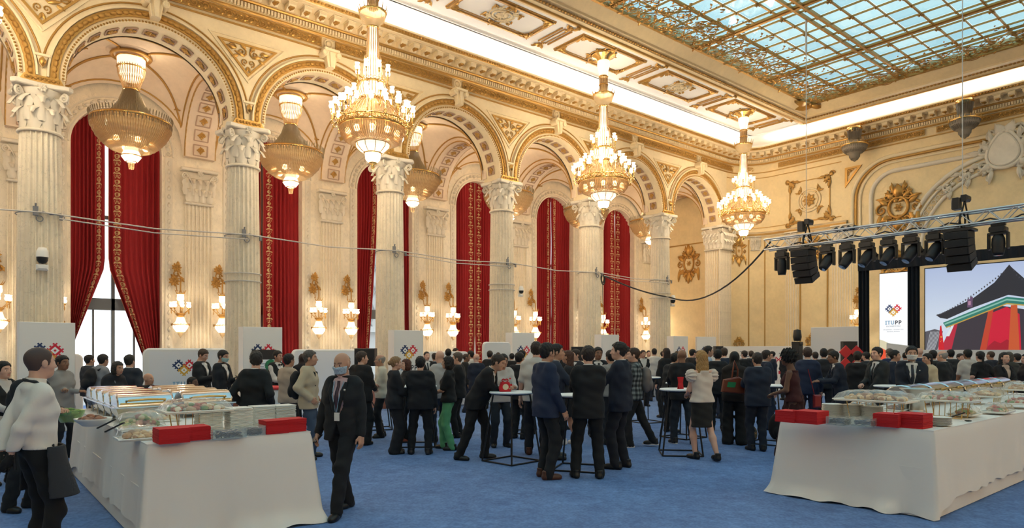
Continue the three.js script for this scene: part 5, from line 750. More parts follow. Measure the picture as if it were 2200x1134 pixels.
// ---- lighting truss with moving heads and line arrays
{
  const X = 20, Y = 5.08, z0 = -11.3, z1 = -2.6, q = 0.16, t = thing('lighting_truss', 'aluminium box truss hanging before the end wall', 'truss', [X, Y, 0]);
  for (const a of [-1, 1]) for (const b of [-1, 1]) obj('chord', bar([a * q, b * q, z0], [a * q, b * q, z1], 0.028, 8), MAT.alu, t);
  const br = []; for (let z = z0, i = 0; z < z1 - 0.3; z += 0.3, i++) { const s = i % 2 ? 1 : -1; for (const a of [-1, 1]) br.push(bar([a * q, -s * q, z], [a * q, s * q, z + 0.3], 0.012, 5), bar([-s * q, a * q, z], [s * q, a * q, z + 0.3], 0.012, 5)); }
  obj('bracing', br, MAT.alu, t); obj('loose_cables', [ttube(Array.from({ length: 40 }, (_, i) => [0.05 * Math.sin(i), -0.1 + 0.06 * Math.sin(i * 1.7), z0 + (z1 - z0) * i / 39]), 0.02, 4), ttube(Array.from({ length: 12 }, (_, i) => [0.1, 0.2 + 0.05 * Math.sin(i * 2), -9.2 + i * 0.06]), 0.05, 5)], MAT.cable, t);
  // moving head
  const zAt = px => onX(px, 500, X)[0];
  const mh = thing('moving_head_light', 'black moving head light, first at the left end of the truss', 'stage light', [X, Y - 0.26, zAt(1680)], 0, 'moving heads on the truss');
  obj('base', [cbox(0.3, 0.14, 0.36, 0.03, 0, -0.1, 0), bar([0, -0.02, 0], [0, 0.06, 0], 0.03, 6), box(0.12, 0.06, 0.3, 0, 0.02, 0)], MAT.blackMetal, mh);
  obj('yoke', [box(0.2, 0.05, 0.42, 0, -0.2, 0), cbox(0.14, 0.42, 0.06, 0.02, 0, -0.38, 0.2), cbox(0.14, 0.42, 0.06, 0.02, 0, -0.38, -0.2)], MAT.blackMetal, mh);
  const hd = obj('head', [lathe([[0.001, 0.26], [0.09, 0.25], [0.14, 0.14], [0.15, 0], [0.13, -0.2], [0.11, -0.28], [0.001, -0.28]], 18)], MAT.black, mh); hd.position.y = -0.46; obj('lens', lathe([[0.1, -0.285], [0.001, -0.292]], 16), MAT.steel, hd);
  const nth = ['second', 'third', 'fourth', 'fifth', 'sixth', 'seventh', 'eighth']; [1777, 1820, 1862, 1909, 1957, 2008, 2145].forEach((px, i) => { const o = dup(mh, [X, Y - 0.26, zAt(px)], 0, 'black moving head light on the truss, ' + nth[i] + ' from its left end'); const h = o.children.find(c => c.name === 'head'); h.rotation.z = i < 6 ? -0.5 : 0; h.rotation.x = i < 6 ? 0.35 : 0; });
  // line arrays
  [[1728, 'left'], [2062, 'right']].forEach(([px, w]) => { const z = zAt(px), a = thing('line_array', 'black line array loudspeaker hanging under the truss, ' + w + ' one', 'loudspeaker', [X - 0.05, Y - 0.26, z], 0, 'line arrays');
    obj('flying_frame', [cbox(0.5, 0.07, 0.7, 0.01, 0, -0.02, 0), bar([0, 0, 0.1], [0, 0.06, 0.1], 0.025, 6), bar([0, 0, -0.1], [0, 0.06, -0.1], 0.025, 6)], MAT.blackMetal, a);
    for (let i = 0; i < 5; i++) { const g = extr([[-0.28, 0.09], [0.25, 0.095], [0.25, -0.07], [-0.28, -0.095]], 0.56, [], -0.28, 0.01); const e = obj('speaker_box', norm(g, 0.4), MAT.black, a); e.rotation.z = 0.05 + i * 0.09; e.position.set(0.015 * i * i, -0.15 - i * 0.18, 0); obj('grille', box(0.015, 0.15, 0.5, -0.285, 0, 0), MAT.grille ??= S({ color: C(0.02, 0.02, 0.022), roughness: 0.8, bumpMap: tBeadB(), bumpScale: 0.004 }), e); }
    const m = thing('chain_hoist', 'black chain hoist above the truss, ' + w + ' one', 'hoist', [X, Y, z + 0.06], 0, 'chain hoists'); obj('motor', [cbox(0.22, 0.3, 0.2, 0.03, -0.05, 0.42, -0.12), cbox(0.3, 0.16, 0.2, 0.04, 0.05, 0.55, 0.05)], MAT.blackMetal, m); obj('sling', [bar([0.0, 0.5, 0.05], [0.17, -0.2, 0.12], 0.022, 5), bar([0, 0.5, 0.05], [-0.17, -0.2, -0.05], 0.022, 5), new THREE.TorusGeometry(0.2, 0.025, 5, 16).rotateY(0)], MAT.blackMetal, m); obj('chain', [bar([0, 0.6, 0], [0, SK.y - Y - 1.0, 0], 0.012, 4), bar([0, SK.y - Y - 1.1, 0], [0, SK.y - Y - 0.1, 0], 0.03, 5)], MAT.wireLight, m); });
  // spot fixtures clamped on the drape frame
  for (const [px, w] of [[1878, 'left'], [1976, 'right']]) { const [z, y] = onX(px, 552, 23.9), f = thing('stage_spot', 'small black spotlight on top of the stage drape, ' + w + ' one', 'stage light', [23.9, 4.75, z], 0, 'spots on the drape'); obj('can', new THREE.CylinderGeometry(0.11, 0.09, 0.3, 14).rotateZ(1.2).translate(-0.05, 0.22, 0), MAT.black, f); obj('bracket', [cbox(0.06, 0.24, 0.24, 0.01, 0.05, 0.1, 0)], MAT.blackMetal, f); }
  const [fx, fz] = [25.0, -12.6], fl = thing('floor_moving_head', 'black moving light standing on the white booth by the end wall', 'stage light', [fx - 0.3, 0, fz - 0.1]); obj('stand', [cbox(0.3, 1.9, 0.3, 0.01, 0, 0.95, 0)], MAT.black, fl); obj('base', cbox(0.3, 0.14, 0.34, 0.03, 0, 1.97, 0), MAT.blackMetal, fl); obj('head', lathe([[0.001, 0.5], [0.13, 0.46], [0.16, 0.2], [0.13, 0.05], [0.001, 0.04]], 16).translate(0, 2.02, 0), MAT.black, fl);
}
function tBeadB() { return tBead; }
// ---- loudspeakers on stands, counters, chair
function standSpeaker(label, px, d, w, h, y0) { const [x, z] = spot(px, d), t = thing('stand_loudspeaker', label, 'loudspeaker', [x, 0, z], -YAW); obj('cabinet', cbox(w, h, 0.34, 0.015, 0, y0 + h / 2, 0), MAT.black, t); obj('grille', box(w - 0.04, h * 0.44, 0.02, 0, y0 + h * 0.27, 0.17), MAT.blackMetal, t); obj('pole', bar([0, 0.4, 0], [0, y0, 0], 0.02, 8), MAT.blackMetal, t); for (let i = 0; i < 3; i++) { const a = i * 2 * PI / 3; obj('leg', bar([0, 0.75, 0], [Math.cos(a) * 0.4, 0.01, Math.sin(a) * 0.4], 0.014, 6), MAT.blackMetal, t); } }
standSpeaker('black loudspeaker on a tripod stand before the third window', 786, 16, 0.48, 0.42, 1.34); standSpeaker('small black loudspeaker before the end pilaster', 1543, 26, 0.3, 0.42, 1.45); standSpeaker('black monitor loudspeaker behind the central group', 1245, 20, 0.5, 0.42, 1.4);
function counter(name, label, px, d, w, h, dep, top) { const [x, z] = spot(px, d), t = thing(name, label, 'counter', [x, 0, z], -YAW); obj('front', cbox(w, h - 0.05, dep, 0.015, 0, (h - 0.05) / 2, 0), WHITEB, t); obj('top', cbox(w + 0.06, 0.05, dep + 0.06, 0.01, 0, h - 0.025, 0), top, t); return t; }
counter('reception_counter', 'white counter with a yellow top behind the plaid shirt man', 1412, 25, 0.9, 0.86, 0.5, S({ color: C(0.75, 0.66, 0.1), roughness: 0.6 }));
counter('bar_counter', 'white bar counter with red band behind the plates', 590, 13.3, 0.62, 1.0, 0.6, S({ color: C(0.6, 0.03, 0.04), roughness: 0.6 }));
// ================= buffet tables =================
const TOPY = 0.9;
const onTop = (px, py, y = TOPY) => { const d = (EYE - y) * FOCAL / (py - HORIZON); return spot(px, d); };
const linen = S({ color: C(0.8, 0.74, 0.68), roughness: 0.85, bumpMap: tCloth, bumpScale: 0.0008 });
function drapedCloth(x0, x1, z0, z1, hemLow, hemHigh, frontSide, seed) {   // rectangle with its skirt; frontSide keeps its hem on the floor
  const per = [], r = 0.03, q = rng(seed), N = 230, W = x1 - x0, D = z1 - z0, L = 2 * (W + D);
  for (let i = 0; i < N * 2; i++) { let s = i / (N * 2) * L, x, z, nx, nz, side; if (s < W) { x = x0 + s; z = z1; nx = 0; nz = 1; side = 'z1'; } else if ((s -= W) < D) { x = x1; z = z1 - s; nx = 1; nz = 0; side = 'x1'; } else if ((s -= D) < W) { x = x1 - s; z = z0; nx = 0; nz = -1; side = 'z0'; } else { s -= W; x = x0; z = z0 + s; nx = -1; nz = 0; side = 'x0'; }
    const cd = Math.min(...[[x0, z0], [x1, z0], [x0, z1], [x1, z1]].map(c => Math.hypot(x - c[0], z - c[1]))); const k = Math.exp(-cd * 5); const cx = Math.sign(x - (x0 + x1) / 2), cz = Math.sign(z - (z0 + z1) / 2); let ax = nx + (nx ? 0 : cx) * k * 0.9, az = nz + (nz ? 0 : cz) * k * 0.9; per.push({ x, z, nx: ax, nz: az, u: i / (N * 2) * L, side, k }); }
  const rows = 16, P = [], I = [], U = [], n = per.length, ph = q() * 6;
  for (let j = 0; j <= rows; j++) for (const p of per) { const t = j / rows, hem = p.side === frontSide ? hemLow : mix(hemHigh, hemLow, p.k), y = mix(TOPY, hem, Math.pow(t, 0.9)), w0 = Math.sin(p.u * 8 + ph + 1.6 * Math.sin(p.u * 2.3) + t * 0.5 * Math.sin(p.u * 3)), wav = (w0 > 0 ? Math.pow(w0, 0.6) : -0.7 * Math.pow(-w0, 1.4)) * 0.6 + Math.sin(p.u * 19 + ph + 2 * Math.sin(p.u)) * 0.22 * t + Math.sin(p.u * 3.3 + ph) * 0.35, off = (j === 0 ? 0 : 0.012) + t * 0.035 + Math.pow(t, 0.75) * 0.034 * (0.5 + wav) * (p.side === frontSide ? 1 : 0.8) + p.k * t * 0.04 + (p.side === frontSide && t > 0.85 ? (t - 0.85) * 0.35 * (0.5 + wav) : 0); P.push(p.x + p.nx * off, y + (t > 0.95 ? 0.012 * Math.sin(p.u * 17) + 0.006 : 0), p.z + p.nz * off); U.push(p.u, y); }
  for (let j = 0; j < rows; j++) for (let i = 0; i < n; i++) { const a = j * n + i, b = j * n + (i + 1) % n; I.push(a, b, a + n, b, b + n, a + n); }
  const g = new THREE.BufferGeometry(); g.setAttribute('position', new THREE.Float32BufferAttribute(P, 3)); g.setAttribute('uv', new THREE.Float32BufferAttribute(U, 2)); g.setIndex(I); g.computeVertexNormals();
  return mg([g, uvm(box(W + 0.008, 0.012, D + 0.008, (x0 + x1) / 2, TOPY - 0.005, (z0 + z1) / 2))]);
}
function buffet(label, cl, x0, x1, z0, z1, front, seed) {
  const cx = (x0 + x1) / 2, cz = (z0 + z1) / 2, t = thing('buffet_table', label, 'table', [cx, 0, cz]), W = x1 - x0, D = z1 - z0;
  obj('tabletop', cbox(W - 0.04, 0.04, D - 0.04, 0.005, 0, TOPY - 0.035, 0), MAT.grey, t); for (const sx of [-1, 1]) for (const sz of [-1, 0, 1]) obj('leg', bar([sx * (W / 2 - 0.1), 0, sz * (D / 2 - 0.1)], [sx * (W / 2 - 0.1), TOPY - 0.05, sz * (D / 2 - 0.1)], 0.02, 6), MAT.grey, t);
  const c = tag(obj('tablecloth', drapedCloth(x0, x1, z0, z1, 0.012, 0.17, front, seed), linen), cl, 'tablecloth', 'white buffet tablecloths');
  obj('under_skirt', (() => { const o = []; const e = 0.02; o.push(box(W + 2 * e, 0.5, 0.01, cx, 0.26, z1 + e), box(W + 2 * e, 0.5, 0.01, cx, 0.26, z0 - e), box(0.01, 0.5, D + 2 * e, x0 - e - 0.012, 0.26, cz), box(0.01, 0.5, D + 2 * e, x1 + e + 0.012, 0.26, cz)); return uvm(mg(o)); })(), linen, c);
}
buffet('long buffet table at the left, under a white cloth', 'white floor length cloth over the left buffet table', 1.28, 2.75, -11, -6.5, 'z1', 3);
buffet('long buffet table at the right, under a white cloth', 'white floor length cloth over the right buffet table', 7.65, 15.6, -4.13, -2.5, 'x0', 5);
// ---- tableware
const redM = S({ color: C(0.55, 0.012, 0.018), roughness: 0.85 }), plateM = S({ color: C(0.82, 0.8, 0.74), roughness: 0.35 }), glassM2 = P_({ color: C(0.95, 0.97, 0.96), transmission: 0.9, thickness: 0, roughness: 0.05 });
const film = P_({ color: C(0.96, 0.96, 0.95), transmission: 0.86, thickness: 0, roughness: 0.12, ior: 1.4, clearcoat: 1, clearcoatRoughness: 0.1 });
const SZ = (z) => z;
function napkins(label, px, py, w = 0.26, h = 0.14, n = 22, turn = 0) { w *= 0.94; const [x, z] = onTop(px, py), t = thing('napkin_stack', label, 'napkins', [x, TOPY, z], turn, 'red napkin stacks'), r = rng(px), o = []; for (let i = 0; i < n; i++) o.push(box(w - r() * 0.008, h / n * 0.86, w - r() * 0.008, (r() - 0.5) * 0.006, 0.003 + h * (i + 0.5) / n, (r() - 0.5) * 0.006)); const m = obj('napkins', o, redM, t); m.userData.kind = 'stuff'; }
napkins('red paper napkin stack at the left table corner, left one', 368, 950, 0.27, 0.13); napkins('red paper napkin stack at the left table corner, right one', 418, 944, 0.24, 0.125);
napkins('red napkin stack beside white plates on left table, left one', 588, 930, 0.24, 0.13); napkins('red napkin stack at the right end of the left table', 629, 926, 0.22, 0.13);
napkins('leftmost red napkin stack on the right table', 1697, 906, 0.25, 0.13); napkins('second red napkin stack on the right table', 1742, 909, 0.3, 0.14);
napkins('third red napkin stack on the right table', 1912, 916, 0.27, 0.14); napkins('red napkin stack nearest the right table corner', 1962, 918, 0.3, 0.15);
const plateG = lathe([[0.001, 0.0], [0.07, 0], [0.115, 0.012], [0.12, 0.0145], [0.115, 0.016], [0.07, 0.006], [0.001, 0.006]], 20), sqPlate = (() => cbox(0.22, 0.009, 0.22, 0.004))();
function plates(label, px, py, n, square, step, grp) { const [x, z] = onTop(px, py), r = rng(px * 3); for (let i = 0; i < n; i++) { const m = new THREE.Mesh(square ? sqPlate : plateG, plateM); m.name = numbered('plate'); m.castShadow = m.receiveShadow = true; m.position.set(x + (r() - 0.5) * 0.008, TOPY + 0.006 + i * step, z + (r() - 0.5) * 0.008); m.rotation.y = square ? (r() - 0.5) * 0.06 : r() * 6; scene.add(m); tag(m, label, 'plate', grp); } }
plates('white square plate in the leftmost stack on the left table', 448, 926, 16, true, 0.0128, 'first plate stack'); plates('white square plate in the second stack on left table', 512, 922, 18, true, 0.0128, 'second plate stack');
plates('white square plate in the stack left of red napkins', 562, 914, 17, true, 0.0128, 'third plate stack'); plates('white square plate in the stack behind red napkins', 607, 911, 17, true, 0.0128, 'fourth plate stack');
plates('white round plate in leftmost stack of the right table', 1788, 897, 16, false, 0.0098, 'fifth plate stack'); plates('white round plate in middle stack of the right table', 1832, 899, 16, false, 0.0098, 'sixth plate stack'); plates('white round plate in third stack of the right table', 1874, 902, 15, false, 0.0098, 'seventh plate stack'); plates('white round plate in low stack at right table corner', 2018, 915, 9, false, 0.0098, 'eighth plate stack');
function cutlery(label, px, py, w) { const [x, z] = onTop(px, py), t = thing('cutlery_tray', label, 'cutlery tray', [x, TOPY, z], 0, 'cutlery trays'), r = rng(px), o = []; obj('acrylic_box', [box(w, 0.006, 0.2, 0, 0.004, 0), box(w, 0.09, 0.005, 0, 0.046, 0.1), box(w, 0.09, 0.005, 0, 0.046, -0.1), box(0.005, 0.09, 0.2, w / 2, 0.046, 0), box(0.005, 0.09, 0.2, -w / 2, 0.046, 0)], glassM2, t); for (let i = 0; i < 60; i++) o.push(ttube([[(r() - 0.5) * (w - 0.05), 0.014 + 0.05 * r(), -0.085], [(r() - 0.5) * (w - 0.05), 0.02 + 0.05 * r(), 0.0], [(r() - 0.5) * (w - 0.05), 0.014 + 0.05 * r(), 0.085]], [0.004, 0.003, 0.009], 4)); obj('cutlery', o, S({ color: C(0.12, 0.12, 0.125), metalness: 0.8, roughness: 0.35 }), t).userData.kind = 'stuff'; }
cutlery('clear tray of cutlery on the left table, left one', 487, 940, 0.3); cutlery('clear tray of cutlery on left table beside red napkins', 538, 934, 0.22); cutlery('clear tray of cutlery on the right table, left one', 1805, 912, 0.24); cutlery('clear tray of cutlery on right table beside red napkins', 1860, 915, 0.24);
// ---- food
const foodCols = { pastry: [[0.55, 0.3, 0.11], [0.68, 0.43, 0.2], [0.4, 0.18, 0.06], [0.72, 0.56, 0.34]], salad: [[0.12, 0.22, 0.04], [0.3, 0.36, 0.1], [0.35, 0.12, 0.08], [0.6, 0.5, 0.3]], choc: [[0.1, 0.03, 0.015], [0.2, 0.07, 0.03], [0.32, 0.13, 0.07]], mixed: [[0.6, 0.4, 0.22], [0.16, 0.26, 0.06], [0.5, 0.12, 0.06], [0.75, 0.66, 0.5]] };
const foodM = S({ vertexColors: true, roughness: 0.55 });
function heap(name, label, x, y, z, w, d, h, kind, n, turn, seed) {
  const r = rng(seed), o = [], cs = foodCols[kind]; for (let i = 0; i < n; i++) { const a = r() * 2 * PI, q = Math.sqrt(r()), u = Math.cos(a) * q, v = Math.sin(a) * q, sz = 0.018 + r() * 0.016, g = new THREE.IcosahedronGeometry(sz, 1).scale(1 + r() * 0.7, 0.7 + r() * 0.3, 1).rotateY(r() * 6).translate(u * (w / 2 - sz), sz * 0.6 + h * (1 - q * q) * r(), v * (d / 2 - sz)), c = cs[Math.floor(r() * cs.length)], f = 0.8 + r() * 0.4, cc = new Float32Array(g.attributes.position.count * 3); for (let k = 0; k < cc.length; k += 3) { cc[k] = c[0] * f; cc[k + 1] = c[1] * f; cc[k + 2] = c[2] * f; } g.setAttribute('color', new THREE.BufferAttribute(cc, 3)); o.push(g); }
  const m = tag(obj(name, o, foodM), label, 'food', null, 'stuff'); m.position.set(x, y, z); m.rotation.y = turn; return m;
}
function wrap(label, x, y, z, w, d, h, turn, seed) {   // crumpled cling film over a platter
  const n = 20, P = [], I = [], r = rng(seed), N = noise2(seed, 8); for (let j = 0; j <= n; j++) for (let i = 0; i <= n; i++) { const u = i / n * 2 - 1, v = j / n * 2 - 1, e = Math.pow(1 - Math.pow(Math.max(Math.abs(u), Math.abs(v)), 4), 0.5); P.push(u * w / 2 * (1 + 0.03 * r()), 0.006 + e * h + (0.002 + 0.03 * e) * (N(i * 0.7, j * 0.7) - 0.5) + 0.008 * (r() - 0.5) * e, v * d / 2 * (1 + 0.03 * r())); } for (let j = 0; j < n; j++) for (let i = 0; i < n; i++) { const a = j * (n + 1) + i; I.push(a, a + n + 1, a + 1, a + 1, a + n + 1, a + n + 2); }
  const g = new THREE.BufferGeometry(); g.setAttribute('position', new THREE.Float32BufferAttribute(P, 3)); g.setIndex(I); g.computeVertexNormals(); const m = tag(obj('cling_film', g, film), label, 'cling film', 'cling film over platters'); m.position.set(x, y, z); m.rotation.y = turn;
}
let fseed = 100;
function platter(where, px, py, w, d, lift, kind, hh = 0.05, n = 70, wrapped = true, turn = 0) {
  const [x, z] = onTop(px, py, TOPY + lift), y = TOPY + lift, t = thing('platter', 'white serving platter ' + where, 'platter', [x, TOPY, z], turn, 'serving platters'); fseed++;
  obj('tray', [cbox(w, 0.014, d, 0.005, 0, lift + 0.008, 0), cbox(w + 0.03, 0.014, 0.02, 0.004, 0, lift + 0.02, d / 2), cbox(w + 0.03, 0.014, 0.02, 0.004, 0, lift + 0.02, -d / 2), cbox(0.02, 0.014, d, 0.004, w / 2, lift + 0.02, 0), cbox(0.02, 0.014, d, 0.004, -w / 2, lift + 0.02, 0)], plateM, t);
  if (lift > 0.04) { for (const sx of [-1, 1]) for (const sz of [-1, 1]) obj('leg', bar([sx * w * 0.3, 0.004, sz * d * 0.3], [sx * w * 0.34, lift, sz * d * 0.34], 0.006, 5), MAT.brass, t); obj('wire_ring', [bar([-w * 0.3, 0.01, d * 0.3], [w * 0.3, 0.01, d * 0.3], 0.005, 5), bar([-w * 0.3, 0.01, -d * 0.3], [w * 0.3, 0.01, -d * 0.3], 0.005, 5), ...Array.from({ length: 7 }, (_, i) => bar([-w * 0.3 + w * 0.1 * i, 0.01, d * 0.3], [-w * 0.3 + w * 0.1 * i, lift, d * 0.34], 0.004, 4))], MAT.brass, t); }
  heap('platter_food', ({ pastry: 'small golden pastries', salad: 'green salad bites', choc: 'dark chocolate sweets', mixed: 'mixed canapes' })[kind] + ' ' + where, x, y + 0.016, z, w - 0.05, d - 0.05, hh, kind, n, turn, fseed * 7); if (wrapped) wrap('cling film over the platter ' + where, x, y + 0.026, z, w * 0.98, d * 0.98, hh + 0.045, turn, fseed * 13);
}
platter('raised on a wire stand on the left table', 420, 884, 0.62, 0.42, 0.2, 'mixed', 0.05, 110);
platter('with layered greens in the middle of the left table', 300, 920, 0.44, 0.3, 0.0, 'salad', 0.1, 100);
platter('with sweets at the left table front edge', 300, 944, 0.36, 0.26, 0.0, 'pastry', 0.05, 70);
platter('behind the cutlery on the left table', 540, 905, 0.3, 0.3, 0.03, 'salad', 0.06, 50);
platter('low on the left table beside the red napkins', 352, 905, 0.3, 0.26, 0.0, 'mixed', 0.06, 50);
platter('raised on a stand at the right table left end', 1880, 862, 0.78, 0.4, 0.22, 'pastry', 0.05, 130, true, PI / 2);
platter('raised behind the steel vase on the right table', 2035, 862, 0.6, 0.36, 0.2, 'mixed', 0.04, 90, true, PI / 2);
platter('low at the right table front with canapes', 2072, 892, 0.34, 0.26, 0.02, 'salad', 0.04, 60); platter('with reddish canapes further along the right table', 2142, 886, 0.42, 0.28, 0.02, 'mixed', 0.05, 80);
platter('under the raised pastry platter on the right table', 1850, 884, 0.4, 0.28, 0.0, 'mixed', 0.05, 60); platter('beside the steel vase on the right table', 1925, 882, 0.34, 0.26, 0.0, 'choc', 0.04, 50);
platter('raised far along the right table', 2120, 852, 0.5, 0.4, 0.12, 'pastry', 0.06, 90); platter('at the picture right edge on the right table', 2188, 868, 0.44, 0.36, 0.06, 'mixed', 0.06, 80); platter('farthest wrapped one at the right edge', 2190, 838, 0.5, 0.36, 0.16, 'pastry', 0.06, 80);
function bowlThing(name, label, px, py, prof, m, kind, n, w, h, y0) { const [x, z] = onTop(px, py), t = thing(name, label, 'bowl', [x, TOPY, z]); obj('bowl', lathe(prof, 28), m, t); if (kind) heap('bowl_food', ({ salad: 'leafy salad heaped in the glass bowl', choc: 'dark sweets heaped in the white bowl' })[kind], x, TOPY + y0, z, w, w, h, kind, n, 0, px); }
bowlThing('salad_bowl', 'green glass salad bowl on the left table beside the waiter', 150, 908, [[0.06, 0.004], [0.09, 0.01], [0.14, 0.1], [0.15, 0.14], [0.14, 0.14], [0.085, 0.02], [0.001, 0.015]], P_({ color: C(0.75, 0.88, 0.6), transmission: 0.8, thickness: 0, roughness: 0.05 }), 'salad', 70, 0.24, 0.06, 0.09);
bowlThing('sweet_bowl', 'wide white bowl of dark sweets on the left table', 200, 916, [[0.07, 0.004], [0.1, 0.01], [0.17, 0.07], [0.18, 0.09], [0.17, 0.09], [0.09, 0.015], [0.001, 0.012]], plateM, 'choc', 60, 0.28, 0.05, 0.05);
bowlThing('glass_dish', 'small footed glass dish on the left table', 334, 912, [[0.05, 0.002], [0.05, 0.008], [0.012, 0.02], [0.012, 0.07], [0.07, 0.16], [0.075, 0.16], [0.02, 0.07]], glassM2, null);
bowlThing('ice_bucket', 'tall trumpet shaped steel ice vase on the right table', 1970, 884, [[0.1, 0.002], [0.1, 0.012], [0.08, 0.03], [0.09, 0.12], [0.12, 0.24], [0.2, 0.3], [0.205, 0.31], [0.19, 0.305], [0.11, 0.24], [0.07, 0.06], [0.001, 0.05]], S({ color: C(0.5, 0.48, 0.44), metalness: 1, roughness: 0.28 }), null);
bowlThing('ice_bucket', 'small steel bucket beside the trumpet vase', 1942, 882, [[0.06, 0.002], [0.065, 0.01], [0.08, 0.15], [0.09, 0.155], [0.075, 0.15], [0.05, 0.02], [0.001, 0.015]], S({ color: C(0.5, 0.48, 0.44), metalness: 1, roughness: 0.28 }), null);
// tongs and menu holders
for (const [px, py, l] of [[232, 922, 'dark serving tongs leaning beside the white bowl'], [250, 930, 'dark serving spoon on the left table edge'], [2052, 905, 'dark slanted menu holder on the right table']]) { const [x, z] = onTop(px, py), t = thing('serving_tool', l, 'serving tool', [x, TOPY, z], 0.6); obj('handle', cbox(0.02, 0.012, 0.26, 0.004, 0, 0.06, 0).rotateX(-0.4), MAT.black, t); obj('head', cbox(0.05, 0.01, 0.06, 0.004, 0, 0.012, 0.13), MAT.black, t); }
// ---- chafing dishes
const chafer = (() => {
  const t = thing('chafing_dish', '', 'chafing dish', [0, TOPY, 0], 0, 'chafing dishes'), w = 0.6, d = 0.42;
  obj('pan', [norm(extr([[-w / 2, 0.16], [-w / 2 + 0.03, 0.06], [w / 2 - 0.03, 0.06], [w / 2, 0.16]], d, [], -d / 2), 0.3), cbox(w + 0.05, 0.014, d + 0.05, 0.005, 0, 0.165, 0)], MAT.steel, t);
  const pts = [[-d / 2, 0]]; for (let i = 0; i <= 8; i++) { const a = PI - PI * i / 8; pts.push([Math.cos(a) * d / 2, 0.02 + Math.sin(a) * 0.13]); } pts.push([d / 2, 0]);
  const lid = obj('lid', norm(extr(pts, w - 0.02, [], -(w - 0.02) / 2, 0.015).rotateY(PI / 2).translate(0, 0.172, 0), 0.6), MAT.steel, t); obj('gilded_trim', [bar([-w / 2 + 0.04, 0.215, d / 2 + 0.0], [w / 2 - 0.04, 0.215, d / 2 + 0.0], 0.008, 5)], MAT.brass, lid);
  obj('handle', ttube([[-0.2, 0.24, d / 2 - 0.02], [-0.19, 0.25, d / 2 + 0.05], [0, 0.26, d / 2 + 0.06], [0.19, 0.25, d / 2 + 0.05], [0.2, 0.24, d / 2 - 0.02]], 0.013, 6), MAT.brass, lid);
  for (const sx of [-1, 1]) for (const sz of [-1, 1]) obj('leg', bar([sx * w * 0.46, 0.0, sz * d * 0.46], [sx * w * 0.44, 0.16, sz * d * 0.44], 0.01, 5), MAT.steel, t); obj('shelf', cbox(w * 0.86, 0.008, d * 0.8, 0.003, 0, 0.05, 0), MAT.steel, t); for (const s of [-1, 1]) obj('burner', lathe([[0.001, 0.054], [0.04, 0.054], [0.04, 0.1], [0.001, 0.1]], 12).translate(s * 0.15, 0, 0), MAT.grey, t);
  return t;
})();
{ let n = 0; const ord = ['nearest', 'second', 'third', 'fourth', 'fifth', 'sixth', 'seventh', 'eighth'];
  const put = (x, z, turn, l) => { if (n++) dup(chafer, [x, TOPY, z], turn, l); else { chafer.position.set(x, TOPY, z); chafer.rotation.y = turn; chafer.userData.label = l; } };
  for (let i = 0; i < 5; i++) put(1.68, -8.8 - i * 0.48, 0.0, 'steel chafing dish with gold handle, left row of left table, ' + ord[i]); for (let i = 0; i < 4; i++) put(2.38, -8.9 - i * 0.52, 0, 'steel chafing dish, right row of left table, ' + ord[i]);
  for (let i = 0; i < 7; i++) put(10.65 + i * 0.68, -3.8, 0, 'steel chafing dish on the far side of right table, ' + ord[i]); }
// ---- standing tables
const highTable = (() => {
  const t = thing('high_table', '', 'table', [0, 0, 0], 0, 'standing tables'), b = 0.32, u = 0.2; obj('table_top', lathe([[0.001, 1.05], [0.33, 1.05], [0.345, 1.06], [0.345, 1.07], [0.335, 1.08], [0.001, 1.08]], 40), WHITEB, t);
  const sq = (r, y, rr) => [[-1, -1], [1, -1], [1, 1], [-1, 1]].map(([a, c], i, A) => { const [a2, c2] = A[(i + 1) % 4]; return [[a * r, y, c * r], [a2 * r, y, c2 * r], rr]; }); for (const [a, c] of sq(b, 0.013, 0.013)) obj('base_rail', bar(a, c, 0.013, 6), MAT.blackMetal, t); obj('upper_frame', sq(u, 1.035, 0.012).map(q => bar(...q, 6)), MAT.blackMetal, t);
  for (const [a, c] of [[-1, -1], [1, -1], [1, 1], [-1, 1]]) obj('leg', bar([a * b, 0.01, c * b], [a * u, 1.04, c * u], 0.014, 6), MAT.blackMetal, t); return t;
})();
[[1099, 10.35, 'white topped standing table with red goodie bag, by the leaning man'], [1243, 9.72, 'standing table ringed by the men in suits'], [1462, 11.1, 'standing table with red leaflet beside the blonde woman'], [898, 12.1, 'standing table between the women in black and green trousers'], [808, 14.6, 'standing table beside the man in cream shirt'], [1388, 16, 'standing table behind the grey backpack'], [1468, 13.2, 'standing table behind the blonde woman, partly hidden'], [1654, 12.35, 'standing table at the dark red dress'], [1770, 15.2, 'standing table with red card before the white booth box'], [1922, 12.1, 'standing table behind the steel vase'], [1118, 14, 'standing table farther back behind the goodie bag'], [1300, 14.7, 'standing table partly hidden behind the navy suit']].forEach(([px, d, l], i) => { const [x, z] = spot(px, d); if (i) dup(highTable, [x, 0, z], 0.35 + i * 0.2, l); else { highTable.position.set(x, 0, z); highTable.rotation.y = 0.1; highTable.userData.label = l; } });
